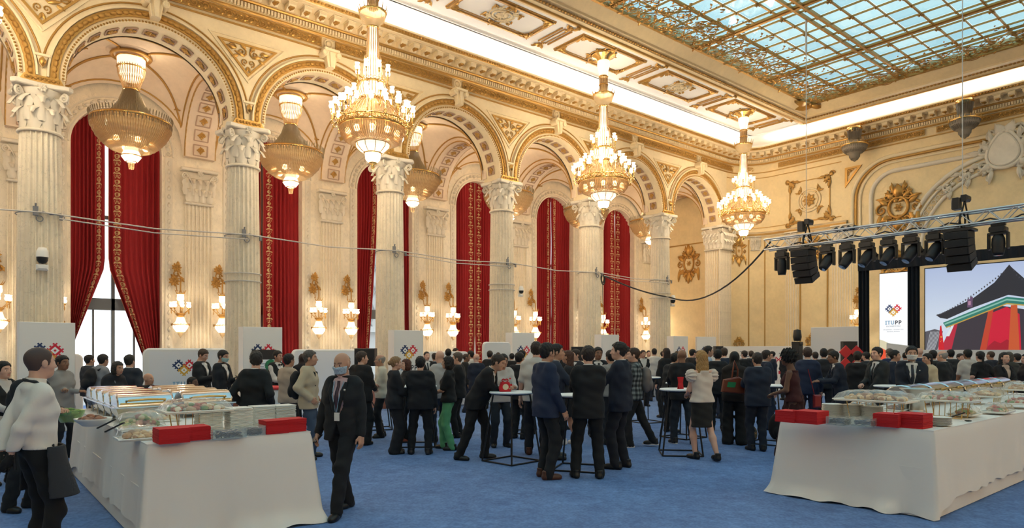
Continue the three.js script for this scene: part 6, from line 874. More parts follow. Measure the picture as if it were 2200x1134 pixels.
{ // small things on the standing tables
  const [x, z] = spot(1085, 10.3), g = thing('goodie_bag', 'red gift bag with printed emblem on the standing table', 'bag', [x, 1.08, z], -YAW + 0.2); obj('bag', norm(extr([[-0.08, 0], [0.08, 0], [0.095, 0.06], [0.06, 0.15], [-0.06, 0.15], [-0.095, 0.06]], 0.1, [], -0.05, 0.01), 0.4), redM, g); obj('emblem', [lathe([[0.001, 0.004], [0.045, 0.003], [0.046, 0]], 18).rotateX(PI / 2).translate(0, 0.075, 0.05)], S({ color: C(0.75, 0.6, 0.4), roughness: 0.6 }), g); obj('bow', [curl(-0.03, 0.17, 0.03, 1, 0, 1, 0.01), curl(0.03, 0.17, 0.03, 1, PI, -1, 0.01)], redM, g);
  const [x2, z2] = spot(1096, 10.45), b = thing('soda_bottle', 'small clear bottle with red label behind the gift bag', 'bottle', [x2, 1.08, z2]); obj('bottle', lathe([[0.001, 0.001], [0.03, 0.002], [0.032, 0.12], [0.012, 0.17], [0.012, 0.19], [0.001, 0.19]], 14), glassM2, b); obj('label', lathe([[0.0325, 0.05], [0.0325, 0.11]], 14), redM, b); obj('cap', lathe([[0.014, 0.185], [0.014, 0.205], [0.001, 0.205]], 10), redM, b);
  for (const [px, d, l, tn] of [[1462, 11.05, 'red folded leaflet on the standing table beside the blonde woman', 0.5], [1757, 15.1, 'red table card before the man in dark blue suit', 0.2]]) { const [a, c] = spot(px, d), q = thing('table_card', l, 'card', [a, 1.08, c], -YAW + tn); obj('card', [box(0.1, 0.2, 0.004, 0, 0.095, 0.02).rotateX(-0.2), box(0.1, 0.2, 0.004, 0, 0.095, -0.02).rotateX(0.2)], redM, q); }
}
// chairs of the two seated men behind the left table
for (const [px, d, l] of [[413, 13.2, 'beige upholstered chair back behind the left buffet'], [318, 13.2, 'chair of the seated bald man behind the left buffet']]) { const [x, z] = spot(px, d), c = thing('chair', l, 'chair', [x, 0, z], -YAW + (px > 400 ? PI + 0.4 : 0.8)), m = S({ color: C(0.5, 0.42, 0.3), roughness: 0.8 }); obj('seat', cbox(0.46, 0.07, 0.46, 0.02, 0, 0.45, 0), m, c); obj('backrest', cbox(0.44, 0.46, 0.05, 0.02, 0, 0.78, -0.22), m, c); for (const sx of [-1, 1]) for (const sz of [-1, 1]) obj('leg', bar([sx * 0.2, 0, sz * 0.2], [sx * 0.19, 0.42, sz * 0.19], 0.016, 6), MAT.blackMetal, c); }
// ================= people =================
// --- distance fields -> mesh (surface nets, only near the surface)
function netMesh(f, lo, hi, cell) {
  const nx = Math.ceil((hi[0] - lo[0]) / cell) + 2, ny = Math.ceil((hi[1] - lo[1]) / cell) + 2, nz = Math.ceil((hi[2] - lo[2]) / cell) + 2, V = new Float32Array(nx * ny * nz), B = 4, lim = B * cell * 1.05;
  for (let k = 0; k < nz; k += B) for (let j = 0; j < ny; j += B) for (let i = 0; i < nx; i += B) {
    const c = f(lo[0] + (i + 1.5) * cell, lo[1] + (j + 1.5) * cell, lo[2] + (k + 1.5) * cell), far = Math.abs(c) > lim;
    for (let kk = k; kk < Math.min(k + B, nz); kk++) for (let jj = j; jj < Math.min(j + B, ny); jj++) for (let ii = i; ii < Math.min(i + B, nx); ii++) V[(kk * ny + jj) * nx + ii] = far ? c : f(lo[0] + ii * cell, lo[1] + jj * cell, lo[2] + kk * cell);
  }
  const id = new Int32Array(nx * ny * nz).fill(-1), P = [], I = [], sx = 1, sy = nx, sz = nx * ny, E = [[0, 1], [0, 2], [0, 4], [1, 3], [1, 5], [2, 3], [2, 6], [3, 7], [4, 5], [4, 6], [5, 7], [6, 7]], off = [0, sx, sy, sx + sy, sz, sx + sz, sy + sz, sx + sy + sz], v = new Float32Array(8);
  for (let k = 0; k < nz - 1; k++) for (let j = 0; j < ny - 1; j++) for (let i = 0; i < nx - 1; i++) {
    const b = (k * ny + j) * nx + i; let m = 0; for (let q = 0; q < 8; q++) { v[q] = V[b + off[q]]; if (v[q] < 0) m |= 1 << q; } if (m === 0 || m === 255) continue;
    let x = 0, y = 0, z = 0, n = 0; for (const [a, c] of E) if ((v[a] < 0) !== (v[c] < 0)) { const t = v[a] / (v[a] - v[c]); x += mix(a & 1, c & 1, t); y += mix((a >> 1) & 1, (c >> 1) & 1, t); z += mix(a >> 2, c >> 2, t); n++; }
    id[b] = P.length / 3; P.push(lo[0] + (i + x / n) * cell, lo[1] + (j + y / n) * cell, lo[2] + (k + z / n) * cell);
  }
  for (let k = 1; k < nz - 1; k++) for (let j = 1; j < ny - 1; j++) for (let i = 1; i < nx - 1; i++) {
    const b = (k * ny + j) * nx + i, s = V[b] < 0; const q = (a, c, d, e, r) => { a = id[a]; c = id[c]; d = id[d]; e = id[e]; if (a < 0 || c < 0 || d < 0 || e < 0) return; r ? I.push(a, c, d, a, d, e) : I.push(a, d, c, a, e, d); };
    if (s !== V[b + sx] < 0) q(b, b - sy, b - sy - sz, b - sz, !s); if (s !== V[b + sy] < 0) q(b, b - sz, b - sz - sx, b - sx, !s); if (s !== V[b + sz] < 0) q(b, b - sx, b - sx - sy, b - sy, !s);
  }
  const g = new THREE.BufferGeometry(); g.setAttribute('position', new THREE.Float32BufferAttribute(P, 3)); g.setIndex(I); g.computeVertexNormals(); return fix(g);
}
const smin = (a, b, k) => { const h = Math.max(k - Math.abs(a - b), 0) / k; return Math.min(a, b) - h * h * k * 0.25; };
function cone(x, y, z, p) { const ax = p[0], ay = p[1], az = p[2], dx = p[3] - ax, dy = p[4] - ay, dz = p[5] - az, px = x - ax, py = y - ay, pz = z - az; let t = (px * dx + py * dy + pz * dz) / (dx * dx + dy * dy + dz * dz + 1e-9); t = t < 0 ? 0 : t > 1 ? 1 : t; const ex = px - dx * t, ey = py - dy * t, ez = pz - dz * t; return Math.sqrt(ex * ex + ey * ey + ez * ez) - (p[6] + (p[7] - p[6]) * t); }
function ell(x, y, z, c, r) { const a = (x - c[0]) / r[0], b = (y - c[1]) / r[1], d = (z - c[2]) / r[2], k0 = Math.sqrt(a * a + b * b + d * d), a2 = a / r[0], b2 = b / r[1], d2 = d / r[2], k1 = Math.sqrt(a2 * a2 + b2 * b2 + d2 * d2) + 1e-9; return k0 * (k0 - 1) / k1; }
// --- head, hair, hands, shoes: made once in a few sizes of detail
function headField(x, y, z) {
  const ax = Math.abs(x); let d = smin(ell(ax, y, z, [0, 0.035, -0.015], [0.075, 0.086, 0.098]), ell(ax, y, z, [0, -0.03, 0.022], [0.06, 0.085, 0.072]), 0.04);
  d = smin(d, ell(ax, y, z, [0, -0.078, 0.04], [0.042, 0.036, 0.046]), 0.03); d = smin(d, cone(ax, y, z, [0, 0.022, 0.082, 0.032, 0.02, 0.072, 0.012, 0.011]), 0.015); d = smin(d, cone(ax, y, z, [0.04, -0.02, 0.06, 0.05, -0.03, 0.045, 0.018, 0.016]), 0.02);
  d = -smin(-d, Math.hypot(ax - 0.031, y - 0.003, z - 0.1) - 0.016, 0.012); d = smin(d, cone(ax, y, z, [0, 0.01, 0.088, 0, -0.026, 0.108, 0.008, 0.013]), 0.012); d = smin(d, Math.hypot(ax - 0.012, y + 0.03, z - 0.094) - 0.009, 0.008);
  d = Math.min(d, Math.hypot(ax - 0.031, y - 0.003, z - 0.077) - 0.0125); d = smin(d, cone(ax, y, z, [0, -0.052, 0.092, 0.02, -0.054, 0.082, 0.007, 0.004]), 0.006); d = smin(d, cone(ax, y, z, [0, -0.064, 0.09, 0.017, -0.062, 0.082, 0.008, 0.004]), 0.006);
  d = smin(d, ell(ax, y, z, [0.076, -0.004, -0.012], [0.013, 0.033, 0.021]), 0.012); return smin(d, cone(ax, y, z, [0, -0.06, -0.025, 0, -0.2, -0.04, 0.05, 0.056]), 0.03);
}
const headG = [0.0065, 0.0095, 0.014].map(c => { const g = netMesh(headField, [-0.11, -0.23, -0.14], [0.11, 0.14, 0.14], c), p = g.attributes.position, col = new Float32Array(p.count * 3); for (let i = 0; i < p.count; i++) { const x = Math.abs(p.getX(i)), y = p.getY(i), z = p.getZ(i); let k = [1, 1, 1]; if (z > 0.07 && y < -0.045 && y > -0.073 && x < 0.024) k = [0.85, 0.6, 0.58]; else if (z > 0.078 && Math.abs(y - 0.003) < 0.01 && Math.abs(x - 0.031) < 0.013) k = Math.abs(x - 0.031) < 0.006 ? [0.1, 0.08, 0.08] : [1.3, 1.45, 1.6]; else if (z > 0.066 && y > 0.02 && y < 0.034 && x > 0.012 && x < 0.05) k = [0.35, 0.3, 0.3]; col.set(k, i * 3); } g.setAttribute('color', new THREE.BufferAttribute(col, 3)); return g; });
const hn = (x, y, z) => 0.003 * Math.sin(x * 160 + Math.sin(y * 90) * 2) + 0.003 * Math.sin(z * 140 + y * 60);
const hairLine = [[-0.13, -0.088], [-0.06, -0.078], [-0.036, -0.045], [-0.02, 0.014], [0.002, 0.014], [0.01, -0.02], [0.026, -0.012], [0.045, 0.046], [0.07, 0.07], [0.13, 0.082]];
const lineY = z => { for (let i = 1; i < hairLine.length; i++) if (z < hairLine[i][0]) { const [a, b] = hairLine[i - 1], [c, d] = hairLine[i]; return mix(b, d, clamp((z - a) / (c - a), 0, 1)); } return 0.085; };
const hairCut = (x, y, z) => (lineY(z) - y) * 0.5;
const skull = (x, y, z) => smin(ell(x, y, z, [0, 0.035, -0.015], [0.075, 0.086, 0.098]), ell(x, y, z, [0, -0.03, 0.005], [0.064, 0.085, 0.075]), 0.04);
const hairFields = {
  short: (x, y, z) => Math.max(skull(x, y, z) - 0.011 - 0.006 * sstep(0.02, 0.1, y) + hn(x, y, z), hairCut(x, y, z)),
  crop: (x, y, z) => Math.max(skull(x, y, z) - 0.0045, hairCut(x, y, z)),
  fringe: (x, y, z) => Math.max(skull(x, y, z) - 0.007 + hn(x, y, z) * 0.5, hairCut(x, y, z), y - 0.05 + z * 0.3),
  bun: (x, y, z) => smin(hairFields.short(x, y, z), Math.hypot(x, y - 0.01, z + 0.125) - 0.04 + hn(x, y, z), 0.02),
  pony: (x, y, z) => smin(hairFields.short(x, y, z), cone(x, y, z, [0, 0.02, -0.11, 0, -0.3, -0.13, 0.03, 0.018]) + hn(x, y, z), 0.02),
  bob: (x, y, z) => Math.max(smin(ell(x, y, z, [0, 0.042, -0.022], [0.09, 0.098, 0.112]), ell(x, y, z, [0, -0.05, -0.04], [0.1, 0.11, 0.085]), 0.05) + 1.6 * hn(x, y, z), -Math.max(-z + 0.035, y - 0.07, Math.abs(x) - 0.072)),
  long: (x, y, z) => Math.max(smin(ell(x, y, z, [0, 0.042, -0.022], [0.086, 0.096, 0.11]), ell(x, y, z, [0, -0.15, -0.06], [0.11, 0.22, 0.065]), 0.06) + 1.4 * hn(x, y, z), -Math.max(-z + 0.03, y - 0.07, Math.abs(x) - 0.072)),
  afro: (x, y, z) => Math.max(ell(x, y, z, [0, 0.05, -0.03], [0.13, 0.125, 0.14]) + 5 * hn(x, y, z), -Math.max(-z + 0.04, y - 0.06, Math.abs(x) - 0.07)),
  hijab: (x, y, z) => Math.max(smin(ell(x, y, z, [0, 0.035, -0.015], [0.095, 0.106, 0.12]), cone(x, y, z, [0, -0.07, -0.01, 0, -0.26, -0.02, 0.09, 0.15]), 0.06) + hn(x, y, z) * 0.6, -Math.max(-z + 0.045, Math.abs(y + 0.005) - 0.078, Math.abs(x) - 0.058)),
};
const hairCache = {}; const hairG = (s, l) => hairCache[s + l] ??= netMesh(hairFields[s], [-0.19, -0.45, -0.22], [0.19, 0.2, 0.2], [0.009, 0.012, 0.017][l]);
function handField(curl_) {   // wrist at the origin, fingers along -y, palm to -z, thumb on +x
  const pr = [[-0.026, -0.03, 0, -0.03, -0.085, 0, 0.016, 0.013], [0, -0.02, 0, -0.004, -0.09, 0, 0.02, 0.014], [0.02, -0.03, 0, 0.026, -0.088, 0, 0.018, 0.013], [0, 0.03, 0, 0, -0.02, 0, 0.026, 0.024]], fr = [];
  [[-0.034, 0.062, 0.0075], [-0.013, 0.075, 0.0085], [0.009, 0.08, 0.009], [0.029, 0.07, 0.0088]].forEach(([x, L, r]) => { let y = -0.086, z = 0, a = curl_ * 0.35; for (let s = 0; s < 3; s++) { const l = L * [0.45, 0.3, 0.25][s], y2 = y - Math.cos(a) * l, z2 = z - Math.sin(a) * l; fr.push([x, y, z, x, y2, z2, r * (1 - 0.08 * s), r * (0.92 - 0.08 * s)]); y = y2; z = z2; a += curl_ * 0.75; } });
  const th = [[0.026, -0.03, -0.004, 0.05, -0.062, -0.02, 0.015, 0.011], [0.05, -0.062, -0.02, 0.048 - curl_ * 0.01, -0.098, -0.032 - curl_ * 0.01, 0.0105, 0.009]];
  return (x, y, z) => { let d = 1; for (const p of pr) d = smin(d, cone(x, y, z, p), 0.015); let e = 1; for (const p of fr) e = Math.min(e, cone(x, y, z, p)); d = smin(d, e, 0.008); for (const p of th) d = smin(d, cone(x, y, z, p), 0.01); return d; };
}
const handG = [0.5, 1.25].map(c => [0.0048, 0.0065, 0.0085].map(cell => { const g = netMesh(handField(c), [-0.06, -0.2, -0.09], [0.075, 0.06, 0.04], cell); g.setAttribute('color', new THREE.BufferAttribute(new Float32Array(g.attributes.position.count * 3).fill(1), 3)); return g; }));
const shoeField = (x, y, z) => Math.max(smin(smin(cone(x, y, z, [0, 0.035, -0.05, 0, 0.028, 0.15, 0.042, 0.036]), cone(x, y, z, [0, 0.03, 0.06, 0, 0.028, 0.11, 0.047, 0.044]), 0.03), cone(x, y, z, [0, 0.05, -0.03, 0, 0.11, -0.035, 0.042, 0.045]), 0.03), -y, y - 0.12);
const shoeG = [0.011, 0.015, 0.022].map(c => netMesh(shoeField, [-0.08, -0.02, -0.13], [0.08, 0.14, 0.22], c)), soleG = mg([norm(extr(Array.from({ length: 20 }, (_, i) => { const a = i / 20 * 2 * PI; return [Math.cos(a) * (0.046 - 0.006 * Math.sin(a)), Math.sin(a) * 0.148 + 0.05]; }), 0.022), 0.5).rotateX(PI / 2).translate(0, 0.022, 0)]);
const skinM = S({ vertexColors: true, roughness: 0.55 }), fabricCache = {}, fabric = (c, r = 0.88) => fabricCache[c + r] ??= S({ color: c, roughness: r });
const plaidM = S({ map: tex(64, 64, (u, v) => { const a = Math.floor(u * 4) % 2, b = Math.floor(v * 4) % 2, k = a + b; return k === 0 ? [30, 32, 34] : k === 1 ? [72, 78, 80] : [125, 130, 130]; }, true, [6, 6]), roughness: 0.9 });
const SKIN = { fair: [0.62, 0.36, 0.26], tan: [0.48, 0.26, 0.17], brown: [0.24, 0.115, 0.065], dark: [0.11, 0.05, 0.03] };
const tintGeo = (g, c) => { const a = g.attributes.color.array; for (let i = 0; i < a.length; i += 3) { a[i] *= c[0]; a[i + 1] *= c[1]; a[i + 2] *= c[2]; } return g; };
function ik(A, T, l1, l2, pole) { const d = T.clone().sub(A); let L = d.length(); const mx = (l1 + l2) * 0.995; if (L > mx) { d.multiplyScalar(mx / L); L = mx; } const u = d.clone().normalize(), a = (l1 * l1 - l2 * l2 + L * L) / (2 * L), h = Math.sqrt(Math.max(0, l1 * l1 - a * a)), p = pole.clone().sub(u.clone().multiplyScalar(pole.dot(u))).normalize(); return [A.clone().add(u.clone().multiplyScalar(a)).add(p.multiplyScalar(h)), A.clone().add(d)]; }
const ARM = { down: s => [s * 0.27, 0.8, 0.06], pocket: s => [s * 0.23, 0.9, 0.13], phone: s => [s * 0.05, 1.18, 0.3], low: s => [s * 0.08, 1.05, 0.3], cross: s => [-s * 0.13, 1.17 + s * 0.02, 0.22], back: s => [s * 0.05, 0.92, -0.2], table: s => [s * 0.1, 1.13, 0.42], lean: s => [-s * 0.08, 1.15, 0.52], clasp: s => [s * 0.03, 0.93, 0.22], ear: s => [s * 0.12, 1.55, 0.12], hip: s => [s * 0.22, 1.0, 0.06], wide: s => [s * 0.34, 0.85, 0.08], swing: s => [s * 0.27, 0.82, 0.18] };
function person(o) {
  const { px, d, h = 1.72, face = 180, label, g = 1, skin = 'fair', hair = 'short', hairC = '#1c1612', top = 'suit', topC = '#15161b', shirtC = '#d8d4cf', legs = 'trousers', legC = topC, shoeC = '#0d0b0b', aL = 'down', aR = 'down', lean = 0, feet = [[0.12, 0.02], [-0.12, -0.03]], headTurn = 0, headTilt = 0, fem = false, tie, sit = false, vOpen = 1.08, group } = o;
  const [wx, wz] = o.at || spot(px, d), G = thing('person', label, 'person', [wx, 0, wz], -YAW + face * PI / 180, group || 'people in the hall'); const lod = d < 11.5 ? 0 : d < 16.5 ? 1 : 2, cell = [0.0125, 0.018, 0.026][lod], sc = h / 1.75; G.scale.set(sc, sc, sc);
  const hy = sit ? 0.5 : 0.93, dy = hy - 0.93, la = lean * PI / 180, cl = Math.cos(la), sl = Math.sin(la), py0 = 0.95 + dy;
  const Lp = (x, y, z) => { y += dy; if (y <= py0) return [x, y, z]; const a = y - py0; return [x, py0 + a * cl - z * sl, z * cl + a * sl]; }, inv = (x, y, z) => { const a = y - py0; const yy = a * cl + z * sl; return yy < 0 && a < 0 ? [x, y - dy, z] : [x, py0 + yy - dy, z * cl - a * sl]; };
  const gg = g, lev = fem ? [[1.415, 0.105, 0.065, -0.01], [1.27, 0.075, 0.1, 0.015], [1.09, 0.05, 0.09, 0], [0.94, 0.085, 0.115, -0.01]] : [[1.42, 0.13, 0.075, -0.012], [1.28, 0.095, 0.112, 0.0], [1.09, 0.075, 0.1, 0.005], [0.94, 0.08, 0.11, -0.005]];
  const T0 = []; const link = (a, b, arr) => { for (const s of [-1, 0, 1]) arr.push([...Lp(s * a[1] * gg, a[0], a[3]), ...Lp(s * b[1] * gg, b[0], b[3]), a[2] * (0.55 + 0.45 * gg), b[2] * (0.55 + 0.45 * gg)]); };
  for (let i = 0; i < 3; i++) link(lev[i], lev[i + 1], T0); if (gg > 1.1) T0.push([...Lp(0, 1.12, 0.06), ...Lp(0, 1.0, 0.07), 0.1 * gg, 0.1 * gg]); if (fem) for (const s of [-1, 1]) T0.push([...Lp(s * 0.07, 1.26, 0.07), ...Lp(s * 0.07, 1.25, 0.075), 0.06, 0.06]);
  T0.push([...Lp(0, 1.44, -0.015), ...Lp(0, 1.5, -0.01), 0.085, 0.058]);
  // limbs
  const sh = 0.175 * (0.7 + 0.3 * gg) * (fem ? 0.9 : 1), arms = [], legsJ = [];
  for (const s of [1, -1]) { const spec = s > 0 ? aL : aR, A = V3(...Lp(s * sh, 1.4, -0.01)), t = Array.isArray(spec) ? spec : ARM[spec](s), tgt = V3(t[0], t[1] + (sit ? dy : 0), t[2]), [e, w] = ik(A, tgt, 0.285, 0.255, V3(s * 0.6, -0.2, -1)); arms.push({ s, A, e, w, spec }); }
  feet.forEach(([fx, fz, fy = 0], i) => { const s = i ? -1 : 1, A = V3(s * 0.088, hy - 0.02, 0), tgt = V3(fx, 0.085 + fy, sit ? 0.42 : fz), [k, w] = ik(A, tgt, sit ? 0.43 : 0.425, 0.425, V3(s * 0.15, 0, 1)); legsJ.push({ s, A, k, w, fy }); });
  const field = (prims, k) => (x, y, z) => { let q = 9; for (let i = 0; i < prims.length; i++) q = smin(q, cone(x, y, z, prims[i]), k); return q; };
  const seed = (px * 7.31) % 6.28, wr = (x, y, z) => 0.0035 * Math.sin(y * 26 + 9 * x + 4 * Math.sin(z * 13 + seed) + seed) + 0.0025 * Math.sin(y * 47 - 21 * x + seed);
  const lo = [-0.62, sit ? 0 : 0.0, -0.62], hi = [0.62, 1.62, 0.75]; const yR = (a, b) => [[lo[0], Math.max(0, a + Math.min(0, dy)), lo[2]], [hi[0], b, hi[2]]];
  const sleeve = (r0, r1, r2, len = 1) => arms.flatMap(a => { const A = a.A.toArray(), e = a.e.toArray(), w = a.w.toArray(), j = (p, q, t) => p.map((v, i) => mix(v, q[i], t)); return len >= 1 ? [[...A, ...e, r0, r1], [...e, ...j(e, w, 0.96), r1, r2]] : [[...A, ...j(A, e, len * 2), r0, r1]]; });
  const fT = field(T0, 0.055);
  const add = (name, f, a, b, m, c = cell) => { const r = yR(a, b), gm = netMesh(f, r[0], r[1], c); if (m.map) { const p = gm.attributes.position; for (let i = 0; i < p.count; i++) gm.attributes.uv.setXY(i, p.getX(i) + p.getZ(i), p.getY(i)); } return obj(name, gm, m, G); };
  const surfZ = (x, y, f = fT, dir = 1) => { let z = dir * 0.34; for (let i = 0; i < 40 && f(...Lp(x, y, z)) > 0.002; i++) z -= dir * 0.008; return z; };
  // body: one continuous skin from head to feet
  const bare = { short: 1, tee: 1, sleeveless: 1, dress: 1 }[top], bareLeg = legs === 'skirt' || legs === 'shorts';
  const bp = [...T0.map(p => [p[0], p[1], p[2], p[3], p[4], p[5], Math.max(0.02, p[6] - 0.03), Math.max(0.02, p[7] - 0.03)]), ...sleeve(bare ? 0.05 : 0.04, bare ? 0.042 : 0.034, 0.027), ...legsJ.flatMap(l => [[...l.A.toArray(), ...l.k.toArray(), 0.07, 0.05], [...l.k.toArray(), ...mixA(l.k, l.w, 0.35), bareLeg ? 0.047 : 0.045, bareLeg ? 0.056 : 0.045], [...mixA(l.k, l.w, 0.35), ...l.w.toArray(), bareLeg ? 0.056 : 0.045, 0.034]]), [...Lp(0, 1.44, -0.01), ...Lp(0, 1.53, 0.005), 0.06, 0.055]];
  const bodyG = netMesh(field(bp, 0.03), [lo[0], 0, lo[2]], hi, bare || bareLeg ? [0.014, 0.016, 0.024][lod] : 0.026); bodyG.setAttribute('color', new THREE.BufferAttribute(new Float32Array(bodyG.attributes.position.count * 3).fill(1), 3));
  const hp = Lp(0, 1.635, 0.03), headM = new THREE.Matrix4().compose(V3(...hp), new THREE.Quaternion().setFromEuler(new THREE.Euler(headTilt * PI / 180 + la * 0.35, headTurn * PI / 180, 0, 'YXZ')), V3(1, 1, 1).multiplyScalar(fem ? 0.97 : 1.02));
  const parts = [bodyG, headG[lod].clone().applyMatrix4(headM)]; const handMs = [];
  for (const a of arms) { const dir = a.w.clone().sub(a.e).normalize(), Y = dir.clone().negate(), hang = Math.abs(dir.y) > 0.6; let Zp = hang ? V3(a.s, 0, 0.2) : V3(0, 1, 0); const inward = V3(-a.s, 0, 0); const Z = (hang ? V3(a.s, 0, 0.15) : V3(a.s * 0.3, 0.9, 0)).sub(Y.clone().multiplyScalar((hang ? V3(a.s, 0, 0.15) : V3(a.s * 0.3, 0.9, 0)).dot(Y))).normalize(), X = Y.clone().cross(Z).normalize(); let hg = handG[{ phone: 1, low: 1, cross: 1, clasp: 1, back: 1, lean: 1 }[a.spec] ? 1 : 0][lod].clone(); const thumb = hang ? V3(0, 0, 1) : inward; if (X.dot(thumb) < 0) hg.scale(-1, 1, 1); const M = new THREE.Matrix4().makeBasis(X, Y, Z).setPosition(a.w); hg.applyMatrix4(M); a.M = M; a.hand = a.w.clone().add(dir.clone().multiplyScalar(0.09)); if (o.gloves) obj('glove', hg.clone(), fabric('#121214'), G); else parts.push(hg); }
  obj('body', tintGeo(mg(parts), SKIN[skin]), skinM, G);
  if (hair) { const hg = obj('hair', hairG(hair, lod).clone().applyMatrix4(headM), fabric(hairC, 0.7), G); if (hair === 'hijab') hg.name = 'headscarf'; }
  // legs
  const hipP = [[...Lp(-0.07, 0.97, -0.01), ...Lp(0.07, 0.97, -0.01), 0.105 * gg, 0.105 * gg]];
  if (legs === 'trousers' || legs === 'slim' || legs === 'wide' || legs === 'shorts') { const [r0, r1, r2] = legs === 'slim' ? [0.092, 0.068, 0.05] : legs === 'wide' ? [0.105, 0.1, 0.11] : [0.1, 0.08, 0.066]; const q = 0.6 + 0.4 * gg, LP = legsJ.flatMap(l => legs === 'shorts' ? [[...l.A.toArray(), ...mixA(l.A, l.k, 0.85), r0 * q, r1 * 1.1]] : [[...l.A.toArray(), ...l.k.toArray(), r0 * q, r1], [...l.k.toArray(), l.w.x, l.w.y - 0.03, l.w.z, r1, r2]]); const f1 = field([...hipP, ...LP], 0.03); add('trousers', (x, y, z) => Math.max(f1(x, y, z) + wr(x, y, z) * 1.3, y - (1.02 + dy)), 0, 1.06 + dy, fabric(legC)); }
  if (legs === 'skirt') { const f1 = field([...hipP, [-0.06, 0.9, 0, -0.07, 0.56, 0, 0.12, 0.11], [0.06, 0.9, 0, 0.07, 0.56, 0, 0.12, 0.11], [0, 0.9, 0, 0, 0.56, 0, 0.13, 0.13]], 0.04); add('skirt', (x, y, z) => Math.max(f1(x, y, z) + wr(x, y, z), y - 1.03, 0.53 - y), 0.4, 1.1, fabric(legC)); }
  if (legs === 'gown') { const f1 = field([...hipP, [0, 1.0, 0, 0, 0.1, 0, 0.14, 0.3]], 0.05); add('gown', (x, y, z) => Math.max(f1(x, y, z) + wr(x, y, z) * 2 + 0.006 * Math.sin(Math.atan2(x, z) * 11), y - 1.05, 0.03 - y), 0, 1.1, fabric(legC)); }
  // shoes
  legsJ.forEach((l, i) => { const yaw = l.s * 0.22, tip = l.fy > 0.03 ? 0.9 : 0, m = new THREE.Matrix4().makeRotationFromEuler(new THREE.Euler(tip, yaw, 0, 'YXZ')).setPosition(l.w.x, l.fy, l.w.z); const s = obj('shoe', shoeG[lod].clone().applyMatrix4(m), fabric(shoeC, 0.45), G); if (o.soleC) obj('sole', soleG.clone().applyMatrix4(m), fabric(o.soleC), s); });
  // upper garments
  const tor = (inf, hem) => { const a = T0.map(p => [...p.slice(0, 6), p[6] + inf, p[7] + inf]); if (hem < 0.93) for (const s of [-1, 0, 1]) a.push([s * 0.085 * gg, 0.94 + dy, 0, s * 0.1 * gg, hem + dy - 0.06, 0, (0.11 + inf) * (0.55 + 0.45 * gg), (0.108 + inf) * (0.55 + 0.45 * gg)]); return field(a, 0.05); };
  const wear = (name, inf, hem, sl, col, cut, rough) => { const ft = tor(inf, hem), fs = sl ? field(sl, 0.02) : null; return add(name, (x, y, z) => { const [qx, qy, qz] = inv(x, y, z); let f = ft(x, y, z); if (fs) f = smin(f, fs(x, y, z), 0.03); f += wr(x, y, z); f = Math.max(f, hem - qy, qy - 1.515); if (cut) f = Math.max(f, -cut(qx, qy, qz)); return f; }, hem - 0.08, 1.62 + Math.max(0, dy), o.plaid ? plaidM : fabric(col, rough)); };
  const vCut = (x, y, z) => { const w = (y - vOpen) * (o.vWide || 0.24); const w2 = y < vOpen ? (vOpen - y) * (o.vLow ?? 0.12) : 0; const ww = Math.max(w, w2); return Math.max(Math.abs(x) - Math.min(ww, 0.085), -z + 0.03, y > 1.49 ? 0.02 : -1); };
  const suitSl = sleeve(0.068, 0.058, 0.047), teeSl = sleeve(0.068, 0.064, 0.06, 0.42), shirtSl = sleeve(0.062, 0.054, 0.04);
  const collar = (c) => obj('collar', norm(lathe([[0.064, 0], [0.072, 0.0], [0.066, 0.045], [0.06, 0.045]], 20), 0.5).applyMatrix4(new THREE.Matrix4().compose(V3(...Lp(0, 1.475, -0.008)), new THREE.Quaternion().setFromEuler(new THREE.Euler(la + 0.12, 0, 0)), V3(1, 1, 1.05))), fabric(c), G);
  if (top === 'suit') { wear('shirt', 0.004, 0.98, null, shirtC); wear('jacket', 0.016, o.hem || 0.8, suitSl, topC, vCut); collar(shirtC);
    for (const a of arms) if (lod < 2) obj('cuff', bar(mixA(a.e, a.w, 0.93), mixA(a.e, a.w, 1.03), 0.037, 10, 0.035), fabric(shirtC), G);
    if (face > 270 - 150 === false || Math.abs(((face + 180) % 360) - 180) < 120) { // lapels where the front can be seen
      for (const s of [-1, 1]) { const pts = [[0.085, 1.44], [0.075, 1.34], [0.04, 1.2], [0.008, vOpen]].map(([x, y]) => Lp(s * x * 1.08, y, surfZ(s * x, y, tor(0.02, 0.8)) + 0.002)); obj('lapel', ttube(pts, [0.02, 0.034, 0.024, 0.006], 6, 0.3), fabric(topC), G); } } }
  if (top === 'shirt' || top === 'short' || top === 'vest') { wear('shirt', o.tuck ? 0.002 : 0.01, o.hem || (o.tuck ? 0.97 : 0.84), top === 'short' ? teeSl : shirtSl, o.shirtColor || topC); collar(o.shirtColor || topC); }
  if (top === 'vest') wear('waistcoat', 0.02, 0.93, null, '#141416', (x, y, z) => Math.max(Math.abs(x) - Math.max(0, (y - 1.15) * 0.35), -z + 0.02));
  if (top === 'tee') wear('shirt', 0.012, o.hem || 0.9, teeSl, topC); if (top === 'sweater' || top === 'blouse') wear(top === 'blouse' ? 'blouse' : 'jacket', 0.014, o.hem || 0.84, shirtSl, topC); if (top === 'coat') wear('jacket', 0.026, o.hem || 0.82, sleeve(0.078, 0.068, 0.056), topC, o.vOpen ? vCut : null); if (top === 'coat' && o.shirtC) { wear('shirt', 0.004, 0.95, null, shirtC); collar(shirtC); }
  if (top === 'sleeveless' || top === 'dress') wear(top === 'dress' ? 'bodice' : 'blouse', 0.012, 0.93, null, topC, (x, y, z) => Math.max(1.4 - y, Math.abs(x) < 0.07 && y < 1.44 ? 0.1 : -0.1));
